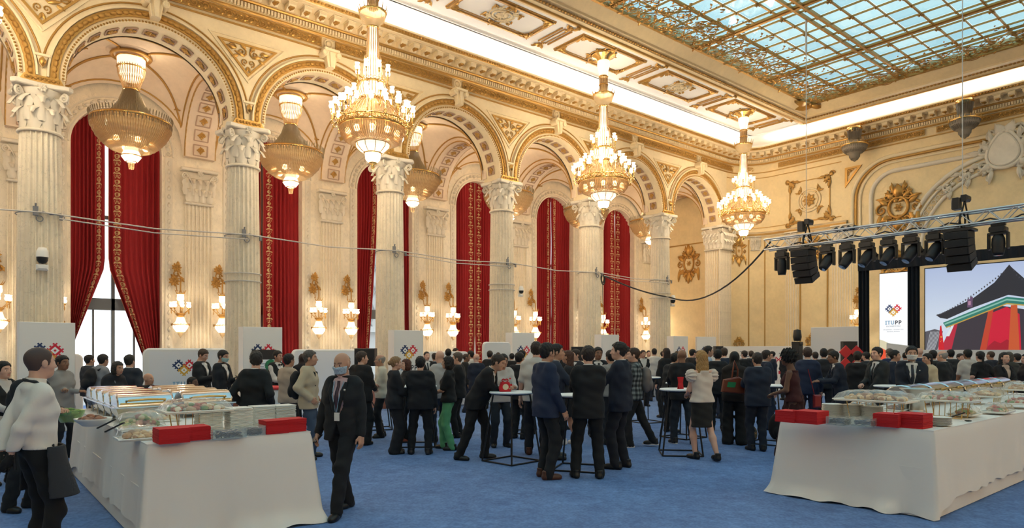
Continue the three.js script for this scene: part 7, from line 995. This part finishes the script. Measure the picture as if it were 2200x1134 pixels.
  if (tie) { const pts = [], rr = []; for (let i = 0; i <= 8; i++) { const y = 1.455 - i * 0.055; pts.push(Lp(0, y, surfZ(0, y, tor(0.006, 0.98)) + 0.006)); rr.push(i === 0 ? 0.02 : 0.016 + i * 0.0026); } obj('tie', ttube(pts, rr, 6, 0.28), fabric(tie, 0.5), G); }
  if (o.lanyard) { for (const s of [-1, 1]) { const pts = [[0.06, 1.45], [0.045, 1.3], [0.01, 1.12]].map(([x, y]) => Lp(s * x, y, surfZ(s * x, y, tor(0.008, 0.98)) + 0.01)); obj('lanyard', ttube(pts, 0.006, 4), fabric(o.lanyard), G); } const bz = surfZ(0, 1.07, tor(0.02, 0.98)); obj('badge', cbox(0.065, 0.09, 0.004, 0.001).translate(...Lp(0.02, 1.07, bz + 0.015)), fabric('#d9d6d0'), G); }
  if (o.mask) obj('face_mask', netMesh((x, y, z) => Math.max(Math.abs(headField(x, y, z) - 0.008) - 0.004, Math.abs(y + 0.052) - 0.044, 0.02 - z), [-0.1, -0.12, 0], [0.1, 0.02, 0.14], 0.0075).applyMatrix4(headM), fabric(o.mask), G);
  if (o.apron) { const f1 = tor(0.026, 0.6); const fl = field([...legsJ.map(l => [...l.A.toArray(), ...l.k.toArray(), 0.14, 0.17])], 0.08); add('apron', (x, y, z) => Math.max(Math.abs(smin(f1(x, y, z), fl(x, y, z), 0.05) - 0.006) - 0.009, 0.6 - y, y - 1.0, -z - 0.02), 0.5, 1.1, fabric(o.apron), 0.012); obj('apron_strap', ttube([[0.09, 1.43, 0.03], [0.075, 1.49, -0.03], [0.0, 1.51, -0.085], [-0.075, 1.49, -0.03], [-0.09, 1.43, 0.03]].map(p => Lp(...p)), 0.014, 5), fabric(o.apron), G); obj('apron_tie', [ttube([[-0.16, 1.0, 0.06], [-0.15, 0.99, -0.05], [0, 0.985, -0.135], [0.15, 0.99, -0.05], [0.16, 1.0, 0.06]], 0.014, 5), ttube([[0, 0.98, -0.14], [-0.03, 0.9, -0.16], [-0.02, 0.82, -0.15]], 0.012, 4)], fabric(o.apron), G); }
  if (o.pack) { const f1 = (x, y, z) => ell(x, y, z, [0, 1.2, -0.2], [0.15, 0.24, 0.1]) * 0.9 + wr(x, y, z); obj('backpack', netMesh((x, y, z) => { const [a, b, c] = inv(x, y, z); return smin(f1(a, b, c), ell(a, b, c, [0, 1.1, -0.28], [0.11, 0.1, 0.05]), 0.02); }, [-0.25, 0.85, -0.45], [0.25, 1.5, 0], 0.014), fabric(o.pack), G); for (const s of [-1, 1]) obj('strap', ttube([[s * 0.1, 1.4, -0.13], [s * 0.11, 1.47, -0.04], [s * 0.11, 1.4, 0.11], [s * 0.13, 1.2, 0.12], [s * 0.15, 1.05, -0.05]].map(p => Lp(...p)), 0.02, 5), fabric(o.pack), G); }
  if (o.bow) obj('bow_tie', [sph(0.03, 0.035, 0, 0, 0.8), sph(0.03, -0.035, 0, 0, 0.8)].map(q => q.scale(1, 1, 0.5).translate(...Lp(0, 1.455, surfZ(0, 1.44) + 0.015))), fabric('#0e0e10'), G);
  if (o.belt) obj('belt', lathe([[0.165, 0.985], [0.17, 1.0], [0.165, 1.02]], 24).scale(0.98 * gg, 1, 0.72 * gg), fabric('#0b0a0a', 0.4), G);
  if (o.pin) obj('lapel_pin', sph(0.012, ...Lp(0.1, 1.36, surfZ(0.1, 1.36, tor(0.02, 0.8)) + 0.006)), fabric('#c9c6bf', 0.3), G);
  if (o.ruffle) for (const s of [-1, 1]) obj('ruffle', netMesh((x, y, z) => ell(x, y, z, [s * 0.2, 1.36, 0], [0.085, 0.1, 0.1]) + 0.012 * Math.sin(Math.atan2(z, y - 1.36) * 9), [s * 0.2 - 0.16, 1.2, -0.16], [s * 0.2 + 0.16, 1.52, 0.16], 0.012), fabric(topC), G);
  // things held are things of their own
  G.updateMatrixWorld(true); G.userData_ = null; const hands = arms.map(a => a.hand.clone().applyMatrix4(G.matrixWorld)); o.hands = hands; o.group_ = G; G.updateMatrix();
  if (o.phone) { const a = arms[o.phone === 'R' ? 1 : 0], p = hands[o.phone === 'R' ? 1 : 0], t = thing('phone', o.phoneLabel || 'dark phone held by ' + label.split(' ').slice(0, 8).join(' '), 'phone', [p.x, p.y + 0.02, p.z], G.rotation.y); const m = obj('case', cbox(0.072, 0.012, 0.145, 0.004), MAT.black, t); m.rotation.x = 0.5; obj('glass', box(0.064, 0.003, 0.134, 0, 0.006, 0), S({ color: C(0.03, 0.03, 0.035), roughness: 0.1 }), m); }
  return G;
}
function mixA(a, b, t) { return [mix(a.x, b.x, t), mix(a.y, b.y, t), mix(a.z, b.z, t)]; }
const NAVY = '#1a2233', BLK = '#121216', CHAR = '#24262b';
const step1 = [[0.1, 0.26], [-0.09, -0.24]], wideF = [[0.17, 0.02], [-0.15, -0.02]], close = [[0.08, 0.03], [-0.08, -0.02]];
const CROWD = [
  // near
  { px: 78, d: 5.2, h: 1.73, face: 146, headTurn: 8, top: 'shirt', tuck: 1, topC: '#ddd6cd', legC: '#0e0e10', g: 0.95, hair: 'crop', hairC: '#4a3a36', aL: 'back', aR: 'back', gloves: 1, apron: '#2a2b30', legs: 'slim', feet: wideF, label: 'waiter in white shirt and grey apron with gloved hands behind the back' },
  { px: 737, d: 7.1, h: 1.68, face: -18, headTilt: 10, headTurn: 0, top: 'suit', topC: '#17181c', legC: '#101116', shirtC: '#c4a9ac', tie: '#3a2638', lanyard: '#8fb0c8', pin: 1, belt: 1, vOpen: 1.0, vLow: 0.35, vWide: 0.4, hair: null, skin: 'tan', mask: '#a9bccb', feet: [[0.1, 0.3], [-0.07, -0.22]], aL: 'down', aR: [-0.31, 0.8, 0.04], phone: 'R', phoneLabel: 'phone in the hand of the masked bald man', label: 'bald man with blue face mask in dark suit walking beside the left buffet' },
  { px: 1172, d: 9.0, h: 1.8, face: 118, headTurn: 10, topC: '#1c2740', legC: '#0f1116', shoeC: '#4a2612', hairC: '#17120f', aL: 'pocket', aR: 'pocket', skin: 'tan', label: 'man in blue jacket with brown shoes at the left of the central group', shirtC: '#d9d4cc' },
  { px: 1264, d: 9.0, h: 1.76, face: 180, headTurn: 4, topC: '#151416', legC: '#0d0d0f', hairC: '#2e221b', aL: 'table', aR: 'table', label: 'man in black suit seen from behind at the central standing table', feet: wideF, skin: 'fair' },
  { px: 1333, d: 9.75, h: 1.82, face: 238, headTurn: 12, topC: '#151b2b', legC: '#10131d', hairC: '#1e1612', aL: 'table', aR: 'pocket', label: 'tall man in navy suit at the right of the central group', skin: 'fair' },
  { px: 1193, d: 10.6, h: 1.8, face: 95, headTurn: -5, topC: '#232a3a', legC: '#14161d', hairC: '#1e1612', aL: 'table', aR: 'table', label: 'bearded man in dark jacket behind the blue jacket man', skin: 'tan' },
  { px: 1152, d: 11.0, h: 1.84, face: 172, top: 'short', topC: '#c6bdb4', legC: '#1a1d26', shoeC: '#4a2416', hairC: '#2b211c', aL: 'down', aR: 'wide', label: 'tall man in white short sleeved shirt behind the blue jacket man', skin: 'fair' },
  { px: 1222, d: 12.2, h: 1.7, face: 250, fem: true, hair: 'long', hairC: '#4a2a1c', top: 'tee', topC: '#1a1a1e', legs: 'skirt', legC: '#151518', shoeC: '#d6d0c8', aL: 'low', aR: 'low', feet: [[0.08, 0.1], [-0.1, -0.12]], label: 'woman with long reddish hair and white sneakers behind the central table', skin: 'tan' },
  { px: 1284, d: 13.3, h: 1.76, face: 10, topC: '#1a1b20', hairC: '#15110e', label: 'dark haired man facing forward between the two suits', skin: 'brown', aL: 'low', aR: 'low', tie: '#20242e' },
  { px: 1313, d: 12.2, h: 1.7, face: 200, top: 'tee', topC: '#8a8682', legC: '#25272d', hairC: '#181310', label: 'man in grey shirt partly hidden by the navy suit man', skin: 'tan' },
  { px: 1345, d: 13.2, h: 1.78, face: 300, topC: '#20242f', hairC: '#1a1410', label: 'man in dark suit behind the navy suit man', skin: 'fair' },
  { px: 1364, d: 11.9, h: 1.74, face: 262, top: 'shirt', topC: '#3b3d40', legC: '#1e1c1c', shoeC: '#1a1818', soleC: '#cfcac2', hairC: '#3a261b', pack: '#6f6662', aL: 'low', aR: 'low', feet: [[0.08, 0.1], [-0.1, -0.34, 0.03]], label: 'man in dark plaid shirt walking with a grey backpack', skin: 'fair', plaid: 1 },
  { px: 1238, d: 14.4, h: 1.72, face: 300, topC: '#23262e', hairC: '#2d2019', label: 'man with glasses farther behind the central table', skin: 'fair' },
  { px: 1022, d: 10.55, h: 1.74, face: 78, lean: 30, headTilt: 8, topC: '#161417', legC: '#0f0e10', hairC: '#2c211b', aL: 'lean', aR: 'lean', feet: [[0.12, 0.12], [-0.14, -0.24]], g: 1.12, label: 'man in black suit leaning his elbows on a standing table', skin: 'tan', vOpen: 1.1 },
  { px: 1074, d: 11.9, h: 1.66, face: 20, lean: 14, top: 'shirt', topC: '#c9c4be', legC: '#23262e', hairC: '#120f0e', aL: 'table', aR: 'table', label: 'man in white shirt bending over the table opposite the leaning man', skin: 'tan' },
  { px: 1115, d: 13.0, h: 1.66, face: 150, topC: '#17181b', hairC: '#15110f', label: 'person in black seen behind the red gift bag table', skin: 'tan', g: 1.1 },
  { px: 848, d: 11.15, h: 1.6, face: 112, fem: true, hair: 'bun', hairC: '#8a6a48', top: 'coat', topC: '#14161d', legs: 'wide', legC: '#121319', aL: 'low', aR: 'low', feet: close, label: 'blonde woman with bun in black suit facing right', skin: 'fair' },
  { px: 874, d: 12.6, h: 1.54, face: 300, fem: true, hair: 'bob', hairC: '#4a2317', top: 'coat', topC: '#17171a', legs: 'slim', legC: '#161618', shoeC: '#8a3a24', aL: 'low', aR: 'low', feet: close, label: 'woman with curly auburn hair and red shoes beside the blonde woman', skin: 'fair' },
  { px: 903, d: 11.05, h: 1.6, face: 182, hair: 'short', hairC: '#1a1312', top: 'coat', topC: '#131319', legs: 'trousers', legC: '#101014', shoeC: '#15151a', aL: 'low', aR: 'down', feet: wideF, g: 1.08, label: 'person all in black seen from behind left of the green trousers', skin: 'fair' },
  { px: 964, d: 11.6, h: 1.6, face: 262, fem: true, hair: 'bob', hairC: '#1e1411', top: 'tee', topC: '#0f0f12', legs: 'trousers', legC: '#62a874', shoeC: '#15120f', aL: 'low', aR: 'low', feet: [[0.12, -0.1], [-0.08, 0.12]], label: 'woman in black top and bright green trousers', skin: 'tan' },
  { px: 946, d: 12.6, h: 1.7, face: 215, hair: null, top: 'shirt', topC: '#a9a5a2', legs: 'trousers', legC: '#232c3e', aL: 'cross', aR: 'down', label: 'bald man in pale grey shirt and jeans behind the green trousers', skin: 'fair' },
  { px: 985, d: 13.2, h: 1.66, face: 265, topC: '#141417', hairC: '#55473c', label: 'man in black coat right of the green trousers', skin: 'fair', top: 'coat', aL: 'low', aR: 'low' },
  { px: 1508, d: 10.5, h: 1.7, face: 198, fem: true, headTurn: -8, hair: 'long', hairC: '#a07a48', top: 'sleeveless', ruffle: 1, topC: '#cdbfb2', legs: 'skirt', legC: '#1b1a18', shoeC: '#0c0b0b', aL: 'low', aR: 'low', feet: [[0.06, 0.1], [-0.12, -0.24, 0.02]], label: 'blonde woman in white ruffled blouse and dark skirt', skin: 'fair' },
  { px: 1466, d: 12.3, h: 1.72, face: 185, hair: null, top: 'coat', topC: '#131317', legC: '#20262f', aL: 'table', aR: 'table', feet: [[0.14, 0.05], [-0.14, -0.2]], label: 'shaven headed man in black with dark jeans left of the blonde woman', skin: 'brown', soleC: '#cfcac2' },
  { px: 1440, d: 14, h: 1.66, face: 130, topC: '#1b1d20', hairC: '#171211', label: 'man in dark suit reaching to a table left of the shaven man', skin: 'tan', lean: 12, aL: 'table', aR: 'table' },
  { px: 1432, d: 17, h: 1.76, face: 200, fem: true, hair: 'long', hairC: '#2a1b15', topC: '#141416', top: 'coat', label: 'woman with long dark hair far behind the shaven man', skin: 'fair' },
  { px: 1542, d: 14.2, h: 1.72, face: 160, topC: '#15161b', hairC: '#14100e', label: 'black haired man in black suit right of the blonde woman', skin: 'tan', aL: 'table', aR: 'table' },
  { px: 1520, d: 16, h: 1.8, face: 90, top: 'shirt', topC: '#93a5b8', hairC: '#201813', label: 'tall man in light blue shirt behind the blonde woman', skin: 'tan' },
  { px: 1578, d: 12.2, h: 1.68, face: 165, fem: true, hair: 'hijab', hairC: '#0e0d0e', top: 'coat', topC: '#1c1512', legs: 'wide', legC: '#0e0d0f', shoeC: '#6b4a2a', aL: 'low', aR: 'low', label: 'woman in black headscarf with a patterned shoulder bag', skin: 'brown' },
  { px: 1628, d: 11.5, h: 1.66, face: 182, g: 1.12, topC: '#1c2435', legC: '#141a28', hairC: '#2a2320', aL: 'table', aR: 'table', feet: [[0.12, -0.02], [-0.05, -0.12]], label: 'man in blue suit seen from behind at the table by the red dress', skin: 'tan' },
  { px: 1556, d: 16.8, h: 1.76, face: 180, topC: '#20283a', hairC: '#3a2a20', label: 'man in navy suit far behind the headscarf woman', skin: 'fair' },
  { px: 1645, d: 14.5, h: 1.7, face: 100, topC: '#1d2536', hairC: '#2a1f19', label: 'man in profile facing right behind the blue suit man', skin: 'tan' },
  { px: 1706, d: 10.6, h: 1.7, face: 235, fem: true, hair: 'afro', hairC: '#0b0909', top: 'dress', topC: '#33070c', legs: 'gown', legC: '#2a060a', aL: 'low', aR: 'low', lean: 6, label: 'woman with long black curls in a dark red sequined dress', skin: 'dark' },
  { px: 1735, d: 13.9, h: 1.76, face: 160, topC: '#1d2740', legC: '#18203a', hairC: '#3b2a22', label: 'man in blue suit right behind the dark red dress', skin: 'fair' },
  { px: 1770, d: 16, h: 1.74, face: 160, topC: '#191b21', hairC: '#15110f', label: 'dark haired man in black suit before the white booth box', skin: 'tan' },
  { px: 1806, d: 13.4, h: 1.7, face: 262, lean: 10, headTilt: 8, topC: '#1a2130', hairC: '#191310', aL: 'table', aR: 'table', label: 'man in dark blue suit leaning on a table with red card', skin: 'brown', tie: '#232c44' },
  { px: 1842, d: 14.2, h: 1.68, face: 140, topC: '#141316', hairC: '#211812', label: 'man in black suit seen from behind right of the red card table', skin: 'tan' },
  { px: 1886, d: 13.1, h: 1.76, face: 285, topC: '#24282a', hairC: '#17120f', aL: 'clasp', aR: 'low', label: 'tall man in charcoal grey suit left of the masked man', skin: 'fair', tie: '#1b1d22' },
  { px: 1880, d: 15, h: 1.68, face: 20, topC: '#1e2024', hairC: '#1a1513', label: 'man with glasses and white shirt behind the charcoal suit man', skin: 'fair' },
  { px: 1958, d: 11.4, h: 1.77, face: -22, topC: '#151b28', hairC: '#15110f', mask: '#d6d2cc', lanyard: '#c9c6bf', tie: '#1a2030', pin: 1, aL: 'low', aR: 'low', phone: 'R', phoneLabel: 'dark phone held by the man with white mask', label: 'man with white face mask in navy suit behind the right buffet', skin: 'tan' },
  { px: 1920, d: 14.6, h: 1.7, face: 60, topC: '#1a2232', hairC: '#17120f', label: 'man in navy suit just left behind the white mask man', skin: 'tan' },
  { px: 1912, d: 17.5, h: 1.74, face: 180, topC: '#1c2a4a', hairC: '#5a4a40', label: 'man in bright blue suit far behind the white mask man', skin: 'fair' },
  { px: 1976, d: 17, h: 1.76, face: 190, topC: '#1e2a44', hair: null, label: 'bald man in blue suit before the lectern panel', skin: 'fair' },
  { px: 1994, d: 14, h: 1.64, face: 275, fem: true, hair: 'pony', hairC: '#14100e', top: 'coat', topC: '#b9a98c', legC: '#1b1b1f', label: 'woman in beige jacket with dark ponytail right of the masked man', skin: 'tan' },
  { px: 2005, d: 16, h: 1.7, face: 170, topC: '#2a2c2c', hairC: '#1b1613', label: 'man in dark grey suit behind the beige jacket', skin: 'tan' },
  { px: 2027, d: 14.4, h: 1.7, face: 215, g: 1.12, topC: '#1b1d20', hair: 'fringe', hairC: '#8a8682', label: 'grey haired man in charcoal suit right of the beige jacket', skin: 'fair' },
  { px: 2043, d: 17.6, h: 1.72, face: 170, topC: '#26282b', hairC: '#120f0e', label: 'dark haired man in grey suit beside the grey haired man', skin: 'tan' },
  { px: 2080, d: 16.4, h: 1.72, face: 178, top: 'tee', topC: '#b8b3ab', legC: '#3a4a5e', hairC: '#15110e', aL: 'down', aR: 'down', label: 'man in white t-shirt and jeans seen from behind near the stage', skin: 'brown' },
  { px: 2107, d: 15.3, h: 1.68, face: 180, fem: true, hair: 'pony', hairC: '#171110', top: 'tee', topC: '#111114', legs: 'gown', legC: '#0f0f12', aL: 'hip', aR: 'hip', label: 'woman in black seen from behind with long ponytail near the stage', skin: 'fair' },
  { px: 2157, d: 14.2, h: 1.66, face: 5, fem: true, hair: 'long', hairC: '#110d0c', topC: '#141318', shirtC: '#b8a090', aL: 'low', aR: 'low', label: 'woman with long black hair in dark suit holding white papers', skin: 'fair', papers: 1 },
  { px: 2168, d: 16.2, h: 1.66, face: 170, fem: true, hair: 'bob', hairC: '#4a443c', top: 'coat', topC: '#3a3a36', label: 'woman with grey hair behind the woman holding papers', skin: 'fair' },
  { px: 2206, d: 15.2, h: 1.62, face: 270, fem: true, hair: 'bob', hairC: '#14100f', top: 'coat', topC: '#1a1417', label: 'person in dark jacket cut by the right picture edge', skin: 'fair' },
  // left half
  { px: 548, d: 9.2, h: 1.69, face: 172, headTurn: 30, topC: '#121418', hairC: '#2b2420', aL: 'hip', aR: 'hip', label: 'man in black suit seen from behind at the left buffet', skin: 'fair', feet: wideF },
  { px: 434, d: 13.9, h: 1.72, face: 80, headTilt: 22, topC: '#1d1f24', hairC: '#3a2c22', aL: 'phone', aR: 'phone', label: 'man in dark suit looking down, left of the two before the backdrop', skin: 'fair', phone: 'L', phoneLabel: 'phone held by the left man before the logo backdrop' },
  { px: 477, d: 13.2, h: 1.7, face: 80, headTilt: 12, topC: '#191b21', hairC: '#121010', aL: 'phone', aR: 'down', mask: '#9fc4c0', label: 'man with green mask reading a phone before the logo backdrop', skin: 'tan', phone: 'L', phoneLabel: 'tablet phone held by the man with green mask' },
  { px: 595, d: 14.4, h: 1.69, face: 70, top: 'vest', topC: '#cfc9c2', legC: '#121214', hairC: '#1c1512', bow: 1, aL: 'low', aR: 'low', label: 'waiter with black waistcoat and bow tie behind the bar counter', skin: 'tan' },
  { px: 619, d: 11.8, h: 1.64, face: 150, top: 'shirt', topC: '#a89684', legC: '#101014', hairC: '#15100e', aL: 'cross', aR: 'low', label: 'man in beige shirt seen from behind near the bar', skin: 'tan' },
  { px: 650, d: 15.3, h: 1.62, face: 200, fem: true, hair: 'hijab', hairC: '#2a1a16', top: 'coat', topC: '#15131a', legs: 'wide', legC: '#121117', label: 'woman in brown headscarf beside the beige shirt man', skin: 'brown' },
  { px: 663, d: 10.6, h: 1.7, face: 98, top: 'coat', topC: '#b5a78e', legC: '#39485e', hairC: '#4a4440', aL: 'hip', aR: 'hip', pack: '#17171b', label: 'grey haired man in cream jacket with black backpack', skin: 'tan', feet: wideF },
  { px: 741, d: 12.4, h: 1.6, face: 60, topC: '#2a2725', hairC: '#8d8a86', label: 'silver haired man behind the masked bald man', skin: 'tan' },
  { px: 776, d: 12.2, h: 1.68, face: 150, top: 'coat', topC: '#1a1718', legs: 'wide', legC: '#111013', hairC: '#3a2c24', aL: 'table', aR: 'low', headTurn: -30, label: 'man in black leather jacket at the table right of the masked man', skin: 'fair', g: 1.08 },
  { px: 819, d: 13.2, h: 1.62, face: 285, top: 'shirt', topC: '#cfc4b0', legC: '#151519', hair: 'fringe', hairC: '#8a857e', aL: 'phone', aR: 'phone', label: 'bald man in cream shirt typing on a phone', skin: 'tan', phone: 'L', phoneLabel: 'phone held by the man in cream shirt' },
  { px: 132, d: 10.6, h: 1.62, face: 75, top: 'shirt', topC: '#8b8885', legC: '#1a1a1e', hairC: '#14100f', aL: 'cross', aR: 'cross', label: 'man in grey shirt with folded arms behind the waiter', skin: 'brown' },
  { px: 42, d: 7.2, h: 1.66, face: 85, lean: 18, headTilt: 10, topC: '#15181d', hairC: '#110e0d', aL: 'table', aR: 'table', label: 'man in dark suit bending forward left of the waiter', skin: 'tan' },
  { px: 4, d: 8.6, h: 1.56, face: 80, top: 'vest', topC: '#bfb8b2', legC: '#15151a', hairC: '#120f0f', aL: 'low', aR: 'low', label: 'person in dark vest cut by the left picture edge', skin: 'fair' },
  { px: 190, d: 14.4, h: 1.6, face: 150, topC: '#2a2d35', hairC: '#17120f', label: 'man farthest back before the bright window', skin: 'tan' },
  { px: 206, d: 13.0, h: 1.64, face: 160, top: 'shirt', topC: '#77797f', legC: '#15161b', hairC: '#1d1714', pack: '#14151a', lean: 12, aL: 'table', aR: 'table', label: 'man in grey shirt with backpack before the bright window', skin: 'tan' },
  { px: 232, d: 11.3, h: 1.56, face: 70, lean: 20, topC: '#1a1c24', hair: 'bob', hairC: '#2a2420', top: 'coat', lanyard: '#cfd2da', aL: 'table', aR: 'table', fem: true, label: 'person with lanyard bending over the counter by the bright window', skin: 'tan' },
  { px: 277, d: 12.0, h: 1.62, face: 175, topC: '#20252f', hairC: '#26231f', g: 1.25, aL: 'hip', aR: 'hip', label: 'broad man in dark suit seen from behind against the bright window', skin: 'fair' },
  { px: 317, d: 13.2, h: 1.66, face: 80, sit: true, hair: null, topC: '#17181d', top: 'coat', label: 'seated bald man in black behind the left buffet', skin: 'tan', aL: 'low', aR: 'low' },
  { px: 382, d: 12.8, h: 1.7, face: 80, sit: true, lean: 26, headTilt: -10, hair: 'crop', hairC: '#0d0b0b', topC: '#191c24', top: 'coat', label: 'seated man in black leaning forward before the logo backdrop', skin: 'dark', aL: 'table', aR: 'table' },
];
// farther guests between the columns and the stage
const FAR = [[916, 17.5, 30, 'suit', 'fair'], [934, 19, 200, 'suit', 'tan'], [1000, 18.5, 100, 'coat', 'brown'], [1012, 19.6, 250, 'shirt', 'tan'], [1024, 16.6, 200, 'suit', 'fair'], [1052, 19.5, 160, 'suit', 'tan'], [1070, 20.2, 20, 'suit', 'fair'], [1100, 21.4, 190, 'suit', 'tan'], [1122, 18, 300, 'suit', 'fair'], [1374, 23, 40, 'suit', 'tan'], [1381, 20.5, 10, 'vest', 'tan'], [1393, 24.5, 10, 'suit', 'fair'], [1406, 22.5, 185, 'shirt', 'tan'], [1424, 24, 80, 'suit', 'fair'], [1455, 22, 180, 'suit', 'tan'], [1487, 20, 120, 'coat', 'fair'], [1500, 23, 30, 'suit', 'tan'], [1600, 20, 200, 'suit', 'fair'], [1614, 22, 160, 'suit', 'tan'], [1660, 21, 250, 'suit', 'fair'], [1690, 23, 180, 'suit', 'tan'], [1752, 19, 170, 'suit', 'fair'], [1785, 20, 90, 'suit', 'tan'], [1862, 18, 200, 'suit', 'fair'], [1945, 19, 150, 'suit', 'tan'], [2062, 19, 10, 'suit', 'fair'], [2130, 18, 200, 'coat', 'tan'], [2186, 17.5, 190, 'suit', 'tan'], [963, 18.6, 180, 'coat', 'fair'], [978, 22, 60, 'suit', 'tan'], [1210, 19, 160, 'suit', 'fair'], [1180, 21, 200, 'suit', 'tan']];
const farWords = ['suited guest', 'dark haired guest', 'guest in black'], near = ['left of the green trousers', 'behind the pale grey shirt man', 'above the leaning man', 'between third and fourth columns', 'with bald head left of the leaning man', 'behind the leaning man', 'beside the fourth column tower', 'behind the gift bag', 'behind the white short sleeved man', 'near the sixth column', 'with waistcoat behind the backpack', 'beyond the yellow counter', 'in white shirt at the yellow counter', 'right of the yellow counter', 'before the sixth tower', 'behind the shaven man', 'far left of the blonde woman', 'behind the headscarf woman', 'before the exhibition wall', 'at the exhibition wall logo', 'far behind the red dress', 'before the wall monitor', 'at the red kiosk', 'beside the stage drape', 'before the banner screen', 'before the stage screen corner', 'at the stage front', 'far right at the stage front', 'far behind the green trousers', 'far behind the black coat man', 'far behind the long haired woman', 'behind the bearded man'];
{ const r = rng(77), cs = ['#17181d', '#1c222e', '#141416', '#22252b', '#1a2030'], hc = ['#15110f', '#2a1f19', '#3a2c22', '#1b1512']; FAR.forEach(([px, d, face, top, skin], i) => CROWD.push({ px, d, face, top, skin, h: 1.6 + r() * 0.17, topC: top === 'shirt' || top === 'vest' ? '#c4beb6' : cs[i % 5], legC: cs[(i + 2) % 5], hairC: hc[i % 4], hair: i === 4 ? null : r() < 0.2 ? 'crop' : 'short', aL: r() < 0.5 ? 'low' : 'down', aR: r() < 0.5 ? 'low' : 'down', tie: top === 'suit' && (face < 60) ? '#20242e' : undefined, label: farWords[i % 3] + ' ' + near[i] })); }
for (const o of CROWD) person(o);
// ---- carried and set down things
{
  const w = CROWD.find(o => o.papers), p = w.hands[0], t = thing('paper_sheets', 'white paper sheets in the hands of the long haired woman', 'papers', [p.x, p.y + 0.03, p.z], w.group_.rotation.y); const m = obj('sheet', box(0.21, 0.004, 0.28), fabric('#d9d6d0'), t); m.rotation.x = 0.6; obj('sheet', box(0.2, 0.004, 0.27, 0.01, 0.006, 0.01), fabric('#cfccc6'), m);
  const bagM = fabric('#6a2a12', 0.5), [bx, bz] = spot(1574, 11.85), b = thing('shoulder_bag', 'brown patterned leather bag on the headscarf woman', 'bag', [bx, 0.98, bz], -YAW); obj('bag', norm(extr([[-0.2, 0], [0.2, -0.04], [0.22, 0.2], [0.1, 0.27], [-0.16, 0.22]], 0.12, [], -0.06, 0.02), 0.4), bagM, b); obj('green_patch', norm(extr([[-0.12, 0.09], [0.02, 0.08], [0.04, 0.17], [-0.1, 0.18]], 0.01, [], 0.06), 0.3), fabric('#1f7a4a'), b); obj('strap', ttube([[-0.02, 0.24, 0.02], [0.0, 0.42, 0.03], [0.03, 0.55, 0], [0.08, 0.4, 0.03], [0.08, 0.25, 0.02]], 0.014, 5), bagM, b);
  const [fx, fz] = spot(1604, 12.45), fb = thing('floral_bag', 'patterned tote bag standing on the carpet behind the table leg', 'bag', [fx, 0, fz], -YAW); obj('bag', netMesh((x, y, z) => Math.max(ell(x, y, z, [0, 0.16, 0], [0.2, 0.2, 0.11]), -y + 0.002), [-0.24, -0.02, -0.14], [0.24, 0.4, 0.14], 0.016), S({ map: tex(64, 64, (u, v) => { const k = nB(u * 32, v * 32), q = nB(u * 32 + 9, v * 32 + 4); return k > 0.6 ? [150, 110, 70] : q > 0.62 ? [60, 90, 60] : [40, 32, 30]; }), roughness: 0.8 }), fb); obj('handle', ttube([[-0.08, 0.33, 0], [-0.06, 0.46, 0], [0.06, 0.46, 0], [0.08, 0.33, 0]], 0.01, 5), fabric('#3a2a1c'), fb); const uvb = fb.children[0].geometry, up = uvb.attributes.position; for (let i = 0; i < up.count; i++) uvb.attributes.uv.setXY(i, up.getX(i) * 4, up.getY(i) * 4);
  const [kx, kz] = spot(1672, 12.9), kb = thing('floor_backpack', 'black backpack leaning at the table by the red dress', 'bag', [kx, 0, kz], -YAW); obj('bag', netMesh((x, y, z) => Math.max(smin(ell(x, y, z, [0, 0.24, 0], [0.19, 0.27, 0.12]), ell(x, y, z, [0, 0.15, 0.1], [0.13, 0.12, 0.06]), 0.03), -y + 0.002), [-0.24, -0.02, -0.18], [0.24, 0.56, 0.2], 0.016), fabric('#111114'), kb); obj('handle', ttube([[-0.05, 0.5, 0], [-0.04, 0.57, 0], [0.04, 0.57, 0], [0.05, 0.5, 0]], 0.012, 5), fabric('#111114'), kb);
  const [rx, rz] = spot(1755, 10.5), rb = thing('red_handbag', 'small red handbag behind the dark red dress', 'bag', [rx, 0.82, rz], -YAW); obj('bag', cbox(0.12, 0.2, 0.07, 0.02, 0, 0.1, 0), fabric('#7a0f18', 0.4), rb); obj('strap', ttube([[-0.04, 0.2, 0], [-0.1, 0.45, 0], [-0.14, 0.6, 0]], 0.006, 4), fabric('#7a0f18'), rb);
}
renderer.render(scene, camera);
